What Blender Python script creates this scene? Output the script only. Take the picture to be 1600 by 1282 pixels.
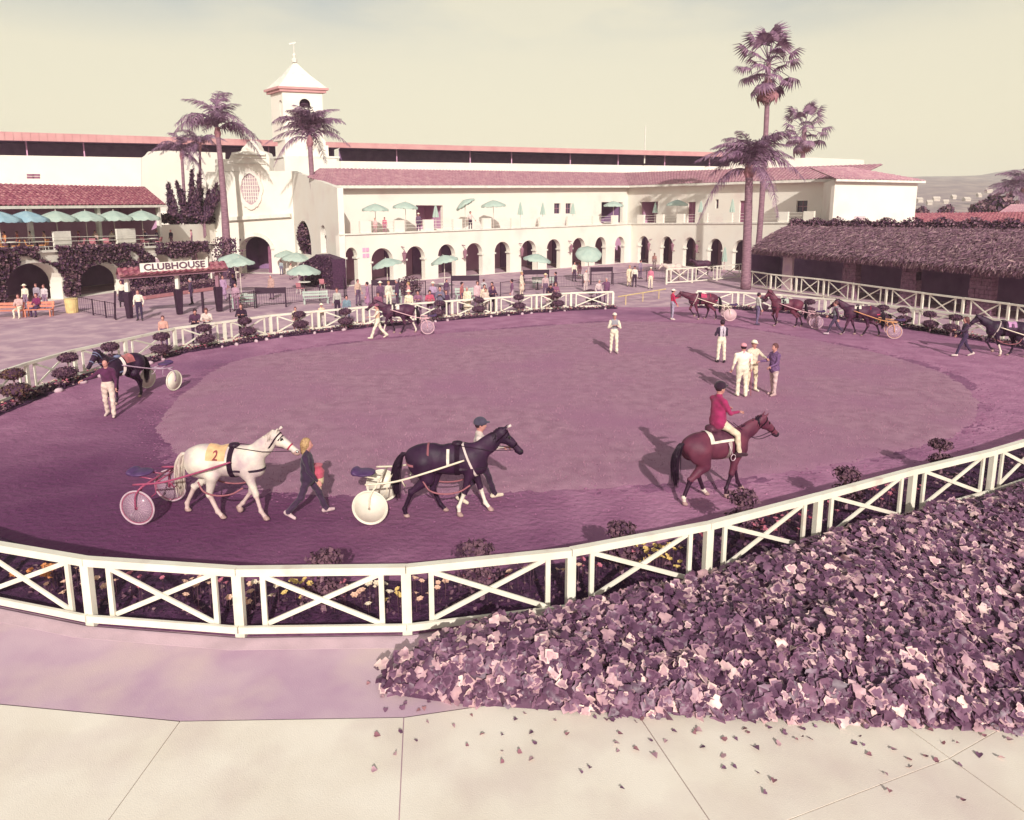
import bpy, bmesh, math, random
import numpy as np
from mathutils import Vector, Matrix, Euler
random.seed(7); RNG = np.random.default_rng(7)
for o in list(bpy.data.objects): bpy.data.objects.remove(o)
SC = bpy.context.scene; COL = SC.collection
# ---------------------------------------------------------------- camera
FPX, YH, HC = 1100.0, 333.0, 6.1
TH = math.atan((521 - YH) / FPX); CT, ST = math.cos(TH), math.sin(TH)
cd = bpy.data.cameras.new('camera'); cam = bpy.data.objects.new('camera', cd); COL.objects.link(cam)
cam.location = (0, 0, HC); cam.rotation_euler = (math.pi / 2 - TH, 0, 0)
cd.sensor_width = 36; cd.lens = FPX / 1600 * 36; cd.shift_y = -120 / 1600
cd.clip_start = .1; cd.clip_end = 6000
SC.camera = cam
# ---------------------------------------------------------------- sky, sun, exposure
SUN_EL = math.radians(27)
w = bpy.data.worlds.new('World'); SC.world = w; w.use_nodes = True
nt = w.node_tree; nt.nodes.clear()
def wn(t, **k):
    n = nt.nodes.new(t)
    for a, b in k.items(): setattr(n, a, b)
    return n
out = wn('ShaderNodeOutputWorld'); bg = wn('ShaderNodeBackground')
sky = wn('ShaderNodeTexSky', sky_type='NISHITA', sun_disc=False, sun_elevation=SUN_EL, sun_rotation=math.pi - .14, air_density=1.2, dust_density=3.0, ozone_density=1.0)
bg.inputs['Strength'].default_value = 0.1
tc = wn('ShaderNodeTexCoord'); sep = wn('ShaderNodeSeparateXYZ')
nt.links.new(tc.outputs['Generated'], sep.inputs[0])
mr = wn('ShaderNodeMapRange'); mr.inputs[1].default_value = 0.0; mr.inputs[2].default_value = .9
mr.inputs[3].default_value = .93; mr.inputs[4].default_value = .45
nt.links.new(sep.outputs['Z'], mr.inputs[0])
# thin high cloud: the veil thins in soft patches above
mp = wn('ShaderNodeMapping'); mp.inputs['Scale'].default_value = (1.6, 1.6, 6)
nt.links.new(tc.outputs['Generated'], mp.inputs[0])
nz = wn('ShaderNodeTexNoise'); nz.inputs['Scale'].default_value = 1.7; nz.inputs['Detail'].default_value = 5
nt.links.new(mp.outputs[0], nz.inputs[0])
m1 = wn('ShaderNodeMapRange'); m1.inputs[1].default_value = .38; m1.inputs[2].default_value = .62; m1.inputs[3].default_value = 0; m1.inputs[4].default_value = 1
nt.links.new(nz.outputs[0], m1.inputs[0])
m2 = wn('ShaderNodeMapRange'); m2.inputs[1].default_value = .19; m2.inputs[2].default_value = .31; m2.inputs[3].default_value = 0; m2.inputs[4].default_value = .7
nt.links.new(sep.outputs['Z'], m2.inputs[0])
mu = wn('ShaderNodeMath', operation='MULTIPLY'); nt.links.new(m1.outputs[0], mu.inputs[0]); nt.links.new(m2.outputs[0], mu.inputs[1])
sb = wn('ShaderNodeMath', operation='SUBTRACT', use_clamp=True); nt.links.new(mr.outputs[0], sb.inputs[0]); nt.links.new(mu.outputs[0], sb.inputs[1])
mx = wn('ShaderNodeMix', data_type='RGBA')
nt.links.new(sb.outputs[0], mx.inputs['Factor']); nt.links.new(sky.outputs[0], mx.inputs['A'])
mx.inputs['B'].default_value = (9.75, 8.85, 6.45, 1)
nt.links.new(mx.outputs['Result'], bg.inputs['Color']); nt.links.new(bg.outputs[0], out.inputs[0])
sd = bpy.data.lights.new('sun', 'SUN'); sun = bpy.data.objects.new('sun', sd); COL.objects.link(sun)
sd.energy = 4.6; sd.angle = math.radians(.6); sd.color = (1, .95, .87)
sun.location = (0, -40, 40)
sun.rotation_euler = Vector((-.14 * math.cos(SUN_EL), .99 * math.cos(SUN_EL), -math.sin(SUN_EL))).to_track_quat('-Z', 'Y').to_euler()
SC.view_settings.view_transform = 'Standard'; SC.view_settings.look = 'None'
SC.view_settings.exposure = 0; SC.view_settings.gamma = 1; SC.view_settings.use_curve_mapping = False
SC.render.engine = 'CYCLES'; SC.render.resolution_x = 1024; SC.render.resolution_y = 820
# ---------------------------------------------------------------- photograph pixels -> places
def ray(x, y):
    u = (x - 800) / FPX; v = (521 - y) / FPX
    return Vector((u, CT + v * ST, -ST + v * CT))
def G(x, y, z=0.0):                       # the point at height z seen at that pixel
    r = ray(x, y); t = (z - HC) / r.z
    return Vector((r.x * t, r.y * t, z))
def WY(x, y, Y):                          # the point at distance Y seen at that pixel
    r = ray(x, y); t = Y / r.y
    return Vector((r.x * t, Y, HC + r.z * t))
def ZA(x, y, p):                          # height at a plan point, read at that pixel
    r = ray(x, y); return HC + r.z / r.y * p[1]
# ---------------------------------------------------------------- tags
def tag(o, label=None, cat=None, group=None, kind=None):
    if label: o['label'] = label
    if cat: o['category'] = cat
    if group: o['group'] = group
    if kind: o['kind'] = kind
    return o
def empty(name, loc=(0, 0, 0), rz=0.0, label=None, cat=None, group=None):
    o = bpy.data.objects.new(name, None); COL.objects.link(o)
    o.location = loc; o.rotation_euler = (0, 0, rz); o.empty_display_size = .2
    return tag(o, label, cat, group)
ORD = ['first', 'second', 'third', 'fourth', 'fifth', 'sixth', 'seventh', 'eighth', 'ninth', 'tenth', 'eleventh', 'twelfth', 'thirteenth', 'fourteenth', 'fifteenth', 'sixteenth']
# ---------------------------------------------------------------- materials
def lin(c): return ((c / 255 + .055) / 1.055) ** 2.4 if c > 10.3 else c / 255 / 12.92
def S(r, g, b, k=1.0):
    R, G_, B = lin(r) * k, lin(g) * k, lin(b) * k; f = 1 - min(1, .3 * R + .6 * G_ + .1 * B)
    return (R, G_, B * (1 + .12 * f))
MATS = {}
def mat(name, c, c2=None, rough=.85, scale=3.0, detail=4, bump=0, bscale=60, spec=.25, metal=0, lo=.35, hi=.65, stretch=None, trans=0, alpha=1, c3=None, scale3=.3, lo3=.45, hi3=.65, sheen=0, sub=0):
    if name in MATS: return MATS[name]
    m = bpy.data.materials.new(name); m.use_nodes = True; t = m.node_tree; N = t.nodes; L = t.links
    b = N['Principled BSDF']
    b.inputs['Roughness'].default_value = rough; b.inputs['Metallic'].default_value = metal
    b.inputs['Specular IOR Level'].default_value = spec
    if alpha < 1: b.inputs['Alpha'].default_value = alpha
    if sheen: b.inputs['Sheen Weight'].default_value = sheen
    g = N.new('ShaderNodeNewGeometry'); src = g.outputs['Position']
    if stretch:
        mp = N.new('ShaderNodeMapping'); mp.inputs['Scale'].default_value = stretch
        L.new(src, mp.inputs[0]); src = mp.outputs[0]
    if c2 is None: c2 = tuple(v * .82 for v in c)
    nz = N.new('ShaderNodeTexNoise'); nz.inputs['Scale'].default_value = scale; nz.inputs['Detail'].default_value = detail
    L.new(src, nz.inputs[0])
    r = N.new('ShaderNodeMapRange'); r.inputs[1].default_value = lo; r.inputs[2].default_value = hi
    L.new(nz.outputs[0], r.inputs[0])
    x = N.new('ShaderNodeMix'); x.data_type = 'RGBA'
    L.new(r.outputs[0], x.inputs['Factor']); x.inputs['A'].default_value = (*c, 1); x.inputs['B'].default_value = (*c2, 1)
    res = x.outputs['Result']
    if c3:
        n3 = N.new('ShaderNodeTexNoise'); n3.inputs['Scale'].default_value = scale3; n3.inputs['Detail'].default_value = 6
        L.new(src, n3.inputs[0])
        r3 = N.new('ShaderNodeMapRange'); r3.inputs[1].default_value = lo3; r3.inputs[2].default_value = hi3
        L.new(n3.outputs[0], r3.inputs[0])
        x3 = N.new('ShaderNodeMix'); x3.data_type = 'RGBA'
        L.new(r3.outputs[0], x3.inputs['Factor']); L.new(res, x3.inputs['A']); x3.inputs['B'].default_value = (*c3, 1)
        res = x3.outputs['Result']
    L.new(res, b.inputs['Base Color'])
    if bump:
        n2 = N.new('ShaderNodeTexNoise'); n2.inputs['Scale'].default_value = bscale; n2.inputs['Detail'].default_value = 5
        L.new(src, n2.inputs[0])
        bp = N.new('ShaderNodeBump'); bp.inputs['Strength'].default_value = 1; bp.inputs['Distance'].default_value = bump
        L.new(n2.outputs[0], bp.inputs['Height']); L.new(bp.outputs[0], b.inputs['Normal'])
    if trans:                              # light through thin leaves and cloth
        tr = N.new('ShaderNodeBsdfTranslucent'); L.new(res, tr.inputs[0])
        ms = N.new('ShaderNodeMixShader'); ms.inputs[0].default_value = trans
        L.new(b.outputs[0], ms.inputs[1]); L.new(tr.outputs[0], ms.inputs[2])
        L.new(ms.outputs[0], N['Material Output'].inputs['Surface'])
    MATS[name] = m; return m
# ---------------------------------------------------------------- mesh builder
class MB:
    def __init__(s): s.v = []; s.f = []; s.m = []
    def add(s, vs, fs, mi=0):
        b = len(s.v); s.v += [tuple(p) for p in vs]
        for f in fs: s.f.append(tuple(i + b for i in f)); s.m.append(mi)
    def quad(s, a, b, c, d, mi=0): s.add((a, b, c, d), ((0, 1, 2, 3),), mi)
    def box(s, c, size, R=None, mi=0):
        h = [x / 2 for x in size]; c = Vector(c); vs = []
        for sx in (-1, 1):
            for sy in (-1, 1):
                for sz in (-1, 1):
                    p = Vector((sx * h[0], sy * h[1], sz * h[2])); vs.append(c + (R @ p if R else p))
        s.add(vs, ((0, 1, 3, 2), (4, 6, 7, 5), (0, 4, 5, 1), (2, 3, 7, 6), (0, 2, 6, 4), (1, 5, 7, 3)), mi)
    def bar(s, a, b, wd, dp, up=(0, 0, 1), mi=0):      # square bar from a to b: wd across, dp along up
        a = Vector(a); b = Vector(b); d = b - a; L = d.length
        if L < 1e-6: return
        d.normalize(); u = Vector(up); sd_ = d.cross(u)
        if sd_.length < 1e-4: sd_ = d.cross(Vector((1, 0, 0)))
        sd_.normalize(); u = sd_.cross(d)
        s.box((a + b) / 2, (L, wd, dp), Matrix((d, sd_, u)).transposed(), mi)
    def tube(s, pts, rs, n=8, mi=0, cap=True, closed=False):
        pts = [Vector(p) for p in pts]
        if not hasattr(rs, '__len__'): rs = [rs] * len(pts)
        rings = []; prev = None
        for i, p in enumerate(pts):
            if closed: t = pts[(i + 1) % len(pts)] - pts[i - 1]
            else: t = pts[min(i + 1, len(pts) - 1)] - pts[max(i - 1, 0)]
            if t.length < 1e-9: t = Vector((0, 0, 1))
            t.normalize()
            if prev is None: a = t.orthogonal().normalized()
            else:
                a = prev - t * prev.dot(t)
                a = a.normalized() if a.length > 1e-6 else t.orthogonal().normalized()
            prev = a; b = t.cross(a)
            rings.append([p + (a * math.cos(2 * math.pi * k / n) + b * math.sin(2 * math.pi * k / n)) * rs[i] for k in range(n)])
        vs = [q for r in rings for q in r]; fs = []
        m = len(rings)
        for i in range(m if closed else m - 1):
            for k in range(n):
                j = (i + 1) % m
                fs.append((i * n + k, i * n + (k + 1) % n, j * n + (k + 1) % n, j * n + k))
        if cap and not closed: fs += [tuple(range(n))[::-1], tuple(range((m - 1) * n, m * n))]
        s.add(vs, fs, mi)
    def lathe(s, c, prof, n=16, mi=0, sy=1.0, R=None):   # prof: (radius, z)
        c = Vector(c); vs = []; fs = []
        for r, z in prof:
            for k in range(n):
                a = 2 * math.pi * k / n; p = Vector((r * math.cos(a), r * math.sin(a) * sy, z)); vs.append(c + (R @ p if R else p))
        for i in range(len(prof) - 1):
            for k in range(n): fs.append((i * n + k, i * n + (k + 1) % n, (i + 1) * n + (k + 1) % n, (i + 1) * n + k))
        if prof[0][0] > 1e-4: fs.append(tuple(range(n))[::-1])
        if prof[-1][0] > 1e-4: fs.append(tuple(range((len(prof) - 1) * n, len(prof) * n)))
        s.add(vs, fs, mi)
    def prism(s, poly, off, mi=0):                        # polygon of 3D points extruded by off
        n = len(poly); off = Vector(off); vs = [Vector(p) for p in poly]; vs += [p + off for p in vs]
        s.add(vs, [tuple(range(n)), tuple(range(2 * n - 1, n - 1, -1))] + [(i, i + n, (i + 1) % n + n, (i + 1) % n) for i in range(n)], mi)
    def mesh(s, name, mats, smooth=False):
        me = bpy.data.meshes.new(name); me.from_pydata(s.v, [], s.f)
        for m in (mats if isinstance(mats, (list, tuple)) else [mats]): me.materials.append(m)
        if len(set(s.m)) > 1: me.polygons.foreach_set('material_index', s.m)
        if smooth: me.polygons.foreach_set('use_smooth', [True] * len(me.polygons))
        me.update(); return me
    def build(s, name, mats, parent=None, smooth=False, local=False):
        if parent is not None and not local:
            o = Vector(parent.location)
            if parent.parent is not None: o = o + Vector(parent.parent.location)
            if o.length > 0: s.v = [(p[0] - o.x, p[1] - o.y, p[2] - o.z) for p in s.v]
        ob = bpy.data.objects.new(name, s.mesh(name, mats, smooth)); COL.objects.link(ob)
        if parent is not None: ob.parent = parent
        return ob
def inst(name, me, parent=None, loc=(0, 0, 0), rot=(0, 0, 0), sc=(1, 1, 1)):
    o = bpy.data.objects.new(name, me); COL.objects.link(o); o.parent = parent
    o.location = loc; o.rotation_euler = rot; o.scale = sc; return o
def copy_tree(o, parent=None):
    c = o.copy(); COL.objects.link(c); c.parent = parent
    for ch in list(o.children): copy_tree(ch, c)
    return c
def bez(a, b, c, n=10):
    a, b, c = Vector(a), Vector(b), Vector(c)
    return [a * (1 - t) ** 2 + b * 2 * t * (1 - t) + c * t * t for t in [i / (n - 1) for i in range(n)]]
def smoothline(P, n=6):                   # Catmull-Rom through points
    P = [Vector(p) for p in P]; Q = [P[0] * 2 - P[1]] + P + [P[-1] * 2 - P[-2]]; R = []
    for i in range(1, len(Q) - 2):
        for k in range(n):
            t = k / n; a, b, c, d = Q[i - 1], Q[i], Q[i + 1], Q[i + 2]
            R.append(.5 * (2 * b + (c - a) * t + (2 * a - 5 * b + 4 * c - d) * t * t + (3 * b - a - 3 * c + d) * t ** 3))
    R.append(P[-1]); return R
# ---------------------------------------------------------------- leaves
def leaf_mesh(pts, nrm, size, mats, name, parent=None, kind=None, jit=.7, elong=1.0, weights=None, spread=.35, local=False, shape='leaf', down=None):
    """many small bent leaves; pts, nrm: arrays"""
    n = len(pts); pts = np.asarray(pts, float); nrm = np.asarray(nrm, float)
    nr = nrm + RNG.normal(0, jit, (n, 3)); nr /= np.linalg.norm(nr, axis=1)[:, None] + 1e-9
    t = RNG.normal(0, 1, (n, 3)) if down is None else np.asarray(down, float)[None, :] + RNG.normal(0, .35, (n, 3))
    t -= nr * (t * nr).sum(1)[:, None]; t /= np.linalg.norm(t, axis=1)[:, None] + 1e-9
    b = np.cross(nr, t); sz = size * (1 + RNG.uniform(-spread, spread, n))[:, None]
    L = t * sz * elong; W = b * sz; H = nr * sz
    if shape == 'leaf':                    # six vertices, folded along the rib
        V = np.stack([pts, pts - L * .08 + W * .3 + H * .1, pts + L * .28 + W * .52 + H * .16, pts + L * .66 + W * .26, pts + L * 1.0 - H * .16, pts + L * .66 - W * .26, pts + L * .28 - W * .52 + H * .16, pts - L * .08 - W * .3 + H * .1], 1)
        F = np.array([[0, 1, 2], [0, 2, 3], [0, 3, 4], [0, 4, 5], [0, 5, 6], [0, 6, 7]])
        k = 8
    else:                                  # a blade: thin quad with a kink
        V = np.stack([pts - W * .5, pts + W * .5, pts + L * .55 + W * .4 + H * .1, pts + L * .55 - W * .4 + H * .1, pts + L - H * .15], 1)
        F = np.array([[0, 1, 2], [0, 2, 3], [3, 2, 4]]); k = 5
    nf = len(F); faces = (F[None] + (np.arange(n) * k)[:, None, None]).reshape(-1, 3)
    me = bpy.data.meshes.new(name); V = V.reshape(-1, 3)
    if parent is not None and not local: V = V - np.array(parent.location)
    me.vertices.add(len(V)); me.vertices.foreach_set('co', V.astype(np.float32).ravel())
    me.loops.add(faces.size); me.loops.foreach_set('vertex_index', faces.astype(np.int32).ravel())
    me.polygons.add(len(faces)); me.polygons.foreach_set('loop_start', np.arange(0, faces.size, 3, dtype=np.int32))
    mats = mats if isinstance(mats, (list, tuple)) else [mats]
    for m in mats: me.materials.append(m)
    mi = np.repeat(RNG.choice(len(mats), n, p=weights), nf).astype(np.int32)
    me.polygons.foreach_set('material_index', mi)
    me.update(calc_edges=True); me.validate()
    o = bpy.data.objects.new(name, me); COL.objects.link(o)
    if parent is not None: o.parent = parent
    if kind: o['kind'] = kind
    return o
def ivy_mesh(pts, nrm, size, mats, pairs, weights, name, parent, kind='stuff', jit=.45):
    """lobed, cupped ivy leaves with a margin of their own colour; pairs: (blade material, margin material)"""
    n = len(pts); pts = np.asarray(pts, float); nr = np.asarray(nrm, float) + RNG.normal(0, jit, (n, 3)); nr /= np.linalg.norm(nr, axis=1)[:, None]
    t = RNG.normal(0, 1, (n, 3)); t -= nr * (t * nr).sum(1)[:, None]; t /= np.linalg.norm(t, axis=1)[:, None]; b = np.cross(nr, t)
    sz = (size * RNG.uniform(.6, 1.35, n))[:, None]; O = np.array([(-.12, .32), (.22, .55), (.48, .34), (.62, .40), (1.0, 0), (.62, -.40), (.48, -.34), (.22, -.55), (-.12, -.32), (.02, 0)]); K = len(O)
    cup = RNG.uniform(-.1, .5, (n, 1)); V = np.zeros((n, 2 * K + 1, 3))
    for k, (x, y) in enumerate(O):
        for q, f in ((0, 1.0), (1, .70)):
            xx, yy = .36 + (x - .36) * f, y * f; hgt = cup * yy * yy * 1.6 - .22 * xx * xx + RNG.normal(0, .05 * f, (n, 1))
            V[:, q * K + k] = pts + sz * (t * xx + b * yy + nr * hgt)
    V[:, 2 * K] = pts + sz * t * .36
    F = [[(k, (k + 1) % K, K + (k + 1) % K), (k, K + (k + 1) % K, K + k)] for k in range(K)]; ringF = [f for g in F for f in g]; inF = [(K + k, K + (k + 1) % K, 2 * K) for k in range(K)]
    A = np.array(ringF + inF); nv = 2 * K + 1; faces = (A[None] + (np.arange(n) * nv)[:, None, None]).reshape(-1, 3)
    pi = RNG.choice(len(pairs), n, p=weights); mi = np.zeros((n, len(A)), np.int32); P_ = np.array(pairs); mi[:, :len(ringF)] = P_[pi, 1][:, None]; mi[:, len(ringF):] = P_[pi, 0][:, None]
    me = np_mesh(name, V.reshape(-1, 3) - np.array(parent.location), faces, None, mats); me.polygons.foreach_set('material_index', mi.ravel()); me.update()
    o = bpy.data.objects.new(name, me); COL.objects.link(o); o.parent = parent
    if kind: o['kind'] = kind
    return o
def blob_points(c, r, n, inner=.55):
    d = RNG.normal(0, 1, (n, 3)); d /= np.linalg.norm(d, axis=1)[:, None]
    rad = RNG.uniform(inner, 1.0, n)[:, None]
    return np.array(c) + d * rad * np.array(r), d
# ================================================================ signed-distance bodies -> one continuous skin (surface nets)
def sd_cone(p, a, b, r1, r2):
    ab = b - a; L2 = float(ab @ ab) + 1e-12; pa = p - a
    t = np.clip(pa @ ab / L2, 0, 1)
    return np.linalg.norm(pa - t[..., None] * ab, axis=-1) - (r1 + (r2 - r1) * t)
def prim_eval(q, p):
    k = q['t']
    if k == 'c':
        if q['sy'] != 1:
            sc = np.array([1, 1 / q['sy'], 1]); off = q['a']
            return sd_cone((p - off) * sc, q['a'] * 0, (q['b'] - off) * sc, q['r1'], q['r2']) * min(1, q['sy'])
        return sd_cone(p, q['a'], q['b'], q['r1'], q['r2'])
    d = p - q['a']
    if q['R'] is not None: d = d @ q['R']
    e = d / q['r']; k0 = np.linalg.norm(e, axis=-1); k1 = np.linalg.norm(e / q['r'], axis=-1) + 1e-9
    return k0 * (k0 - 1) / k1
def C(a, b, r1, r2=None, m=0, k=.03, sy=1.0):
    return dict(t='c', a=np.array(a, float), b=np.array(b, float), r1=r1, r2=r1 if r2 is None else r2, m=m, k=k, sy=sy)
def EL(a, r, m=0, k=.03, R=None):
    return dict(t='e', a=np.array(a, float), r=np.array(r, float), m=m, k=k, R=None if R is None else np.array(R))
def bounds(q):
    if q['t'] == 'c':
        r = max(q['r1'], q['r2']); r = np.array([r, r * max(1, q['sy']), r])
        return np.minimum(q['a'], q['b']) - r, np.maximum(q['a'], q['b']) + r
    r = q['r'] if q['R'] is None else np.ones(3) * q['r'].max()
    return q['a'] - r, q['a'] + r
def smin(a, b, k):
    h = np.maximum(k - np.abs(a - b), 0) / k
    return np.minimum(a, b) - h * h * k * .25
def field(prims, p):
    D = np.full(p.shape[:-1], 9.0)
    for q in prims: D = smin(D, prim_eval(q, p), q['k'])
    return D
def sdf_arrays(prims, vox, cut=None):
    lo = np.min([bounds(q)[0] for q in prims], 0) - 3 * vox; hi = np.max([bounds(q)[1] for q in prims], 0) + 3 * vox
    n = np.ceil((hi - lo) / vox).astype(int) + 1
    D = np.full(n, 9.0); M = np.zeros(n, np.int32); DM = np.full(n, 9.0)
    ax = [lo[i] + vox * np.arange(n[i]) for i in range(3)]
    for q in prims:
        a, b = bounds(q); mg = q['k'] + 3 * vox
        i0 = np.maximum(((a - mg - lo) / vox).astype(int), 0); i1 = np.minimum(((b + mg - lo) / vox).astype(int) + 2, n)
        sl = tuple(slice(i0[i], i1[i]) for i in range(3))
        P = np.stack(np.meshgrid(*[ax[i][sl[i]] for i in range(3)], indexing='ij'), -1)
        d = prim_eval(q, P); D[sl] = smin(D[sl], d, q['k'])
        mm = d < DM[sl]; M[sl] = np.where(mm, q['m'], M[sl]); DM[sl] = np.minimum(DM[sl], d)
    if cut is not None:
        P = np.stack(np.meshgrid(*ax, indexing='ij'), -1); D = np.maximum(D, cut(P))
    ins = D < 0
    cnt = np.zeros(n - 1); acc = np.zeros((*(n - 1), 3)); sl0 = lambda o, k: slice(o, n[k] - 1 + o)
    corners = [(i, j, k) for i in (0, 1) for j in (0, 1) for k in (0, 1)]
    for c in corners:
        for axn in range(3):
            if c[axn]: continue
            e = list(c); e[axn] = 1
            d0 = D[tuple(sl0(c[k], k) for k in range(3))]; d1 = D[tuple(sl0(e[k], k) for k in range(3))]
            x = (d0 < 0) != (d1 < 0); t = np.where(x, d0 / np.where(np.abs(d0 - d1) < 1e-12, 1, d0 - d1), 0)
            cnt += x
            for k in range(3): acc[..., k] += np.where(x, c[k] + (t if k == axn else 0), 0)
    act = cnt > 0; idx = np.full(act.shape, -1, np.int64); idx[act] = np.arange(act.sum())
    cell = np.argwhere(act); V = lo + vox * (cell + acc[act] / cnt[act][:, None])
    mv = M[cell[:, 0], cell[:, 1], cell[:, 2]]
    F = []
    for axn in range(3):
        a = [slice(None)] * 3; b = [slice(None)] * 3; a[axn] = slice(0, -1); b[axn] = slice(1, None)
        x = ins[tuple(a)] != ins[tuple(b)]; ed = np.argwhere(x)
        u, v = [(1, 2), (2, 0), (0, 1)][axn]
        ok = (ed[:, u] > 0) & (ed[:, v] > 0) & (ed[:, u] < n[u] - 1) & (ed[:, v] < n[v] - 1); ed = ed[ok]
        fl = ins[tuple(a)][ed[:, 0], ed[:, 1], ed[:, 2]]
        def g(du, dv):
            e = ed.copy(); e[:, u] += du; e[:, v] += dv; return idx[e[:, 0], e[:, 1], e[:, 2]]
        q = np.stack([g(-1, -1), g(0, -1), g(0, 0), g(-1, 0)], 1)
        q[~fl] = q[~fl][:, ::-1]; F.append(q)
    return V, np.concatenate(F), mv
def np_mesh(name, V, F, mv, mats):
    me = bpy.data.meshes.new(name)
    me.vertices.add(len(V)); me.vertices.foreach_set('co', V.astype(np.float32).ravel())
    me.loops.add(F.size); me.loops.foreach_set('vertex_index', F.astype(np.int32).ravel())
    me.polygons.add(len(F)); me.polygons.foreach_set('loop_start', np.arange(0, F.size, F.shape[1], dtype=np.int32))
    for m in mats: me.materials.append(m)
    if mv is not None: me.polygons.foreach_set('material_index', mv[F].max(1).astype(np.int32) if len(mats) > 1 else np.zeros(len(F), np.int32))
    me.polygons.foreach_set('use_smooth', np.ones(len(F), bool))
    me.update(calc_edges=True); return me
def sdf_mesh(name, prims, vox, mats, cut=None, wob=0):
    V, F, mv = sdf_arrays(prims, vox, cut)
    if wob: V = V + wob * np.stack([np.sin(V[:, 2] * 31 + V[:, 1] * 17), np.sin(V[:, 2] * 27 + V[:, 0] * 23 + 1), np.sin(V[:, 0] * 19 + V[:, 1] * 29)], 1)
    return np_mesh(name, V, F, mv, mats)
def rx(a): return Matrix.Rotation(a, 3, 'X')
def ry(a): return Matrix.Rotation(a, 3, 'Y')
def rzm(a): return Matrix.Rotation(a, 3, 'Z')
RAD = math.radians
# ================================================================ people
def hand_arrays(curl):
    P = [EL((.045, 0, 0), (.05, .04, .018), k=.012)]
    for i, (y, L) in enumerate(((.03, .072), (.010, .082), (-.010, .076), (-.029, .060))):
        a = Vector((.085, y, 0)); c = RAD(curl)
        for j, f in enumerate((.45, .3, .25)):
            d = Vector((math.cos(c * (j + .6)), 0, -math.sin(c * (j + .6)))); b = a + d * L * f
            P.append(C(a, b, .0095 - .001 * j, .009 - .001 * j, k=.006)); a = b
    a = Vector((.02, .035, -.005)); b = Vector((.05, .062, -.02)); c_ = Vector((.078, .058, -.036))
    P += [C(a, b, .013, .011, k=.01), C(b, c_, .011, .009, k=.006)]
    return sdf_arrays(P, .0055)
HANDS = {}
def frame_to(a, d, up):                   # matrix whose x runs along d
    d = Vector(d).normalized(); y = Vector(up).cross(d)
    if y.length < 1e-3: y = d.orthogonal()
    y.normalize(); z = d.cross(y)
    return np.array(Matrix((d, y, z)).transposed())
def cloth(name, rgb, k=.85, c2=None, sc=9):
    c = S(*rgb, k); return mat('cloth_' + name, c, c2 or tuple(v * .72 for v in c), rough=.92, scale=sc, sheen=.15, bump=.004, bscale=55)
SKIN = mat('skin', S(205, 150, 135, .9), S(190, 128, 120, .9), rough=.6, scale=25)
HAIRS = {'dark': mat('hair_dark', S(62, 34, 46), S(40, 22, 34), rough=.6, scale=40), 'brown': mat('hair_brown', S(110, 68, 66), S(80, 48, 52), rough=.6, scale=40), 'blond': mat('hair_blond', S(206, 172, 120, .8), S(150, 108, 78, .8), rough=.6, scale=40), 'grey': mat('hair_grey', S(170, 155, 155), rough=.6, scale=40)}
HEADC = np.array([.015, 0, 0])
def hair_mesh(kind):
    """hair and hats around a head whose centre is the origin, face towards +x"""
    key = 'hair_' + kind
    if key in HANDS: return HANDS[key]
    if kind == 'short': r = sdf_arrays([EL((-.015, 0, .028), (.108, .092, .118), k=.02)], .014, lambda p: np.maximum(p[..., 0] - .055 - .35 * np.maximum(p[..., 2] - .03, 0) * 1.0, -.055 - p[..., 2] + p[..., 0] * .7))
    elif kind == 'long': r = sdf_arrays([EL((-.02, 0, .025), (.112, .1, .12), k=.03), C((-.06, 0, -.02), (-.075, 0, -.17), .085, .06, k=.04, sy=1.15)], .015, lambda p: p[..., 0] - .05 - .3 * np.maximum(p[..., 2] - .04, 0))
    elif kind == 'helmet': r = sdf_arrays([EL((-.005, 0, .05), (.135, .112, .118), k=.02), EL((.12, 0, .055), (.085, .075, .012), k=.02)], .013, lambda p: .012 - p[..., 2] - .35 * np.minimum(p[..., 0], 0) * 0)
    elif kind == 'cap': r = sdf_arrays([EL((0, 0, .06), (.118, .098, .09), k=.02), EL((.135, 0, .052), (.085, .07, .010), k=.02)], .012, lambda p: .038 - p[..., 2])
    elif kind == 'hat': r = sdf_arrays([EL((0, 0, .085), (.112, .095, .085), k=.02), EL((0, 0, .055), (.2, .17, .014), k=.02)], .014, lambda p: .035 - p[..., 2])
    HANDS[key] = r; return r
def dirv(pitch, ab, side):                # limb direction: pitch forward from straight down, ab out to the side
    p, a = RAD(pitch), RAD(ab)
    return Vector((math.sin(p) * math.cos(a), side * math.sin(a), -math.cos(p) * math.cos(a)))
NPEOPLE = 0
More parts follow.
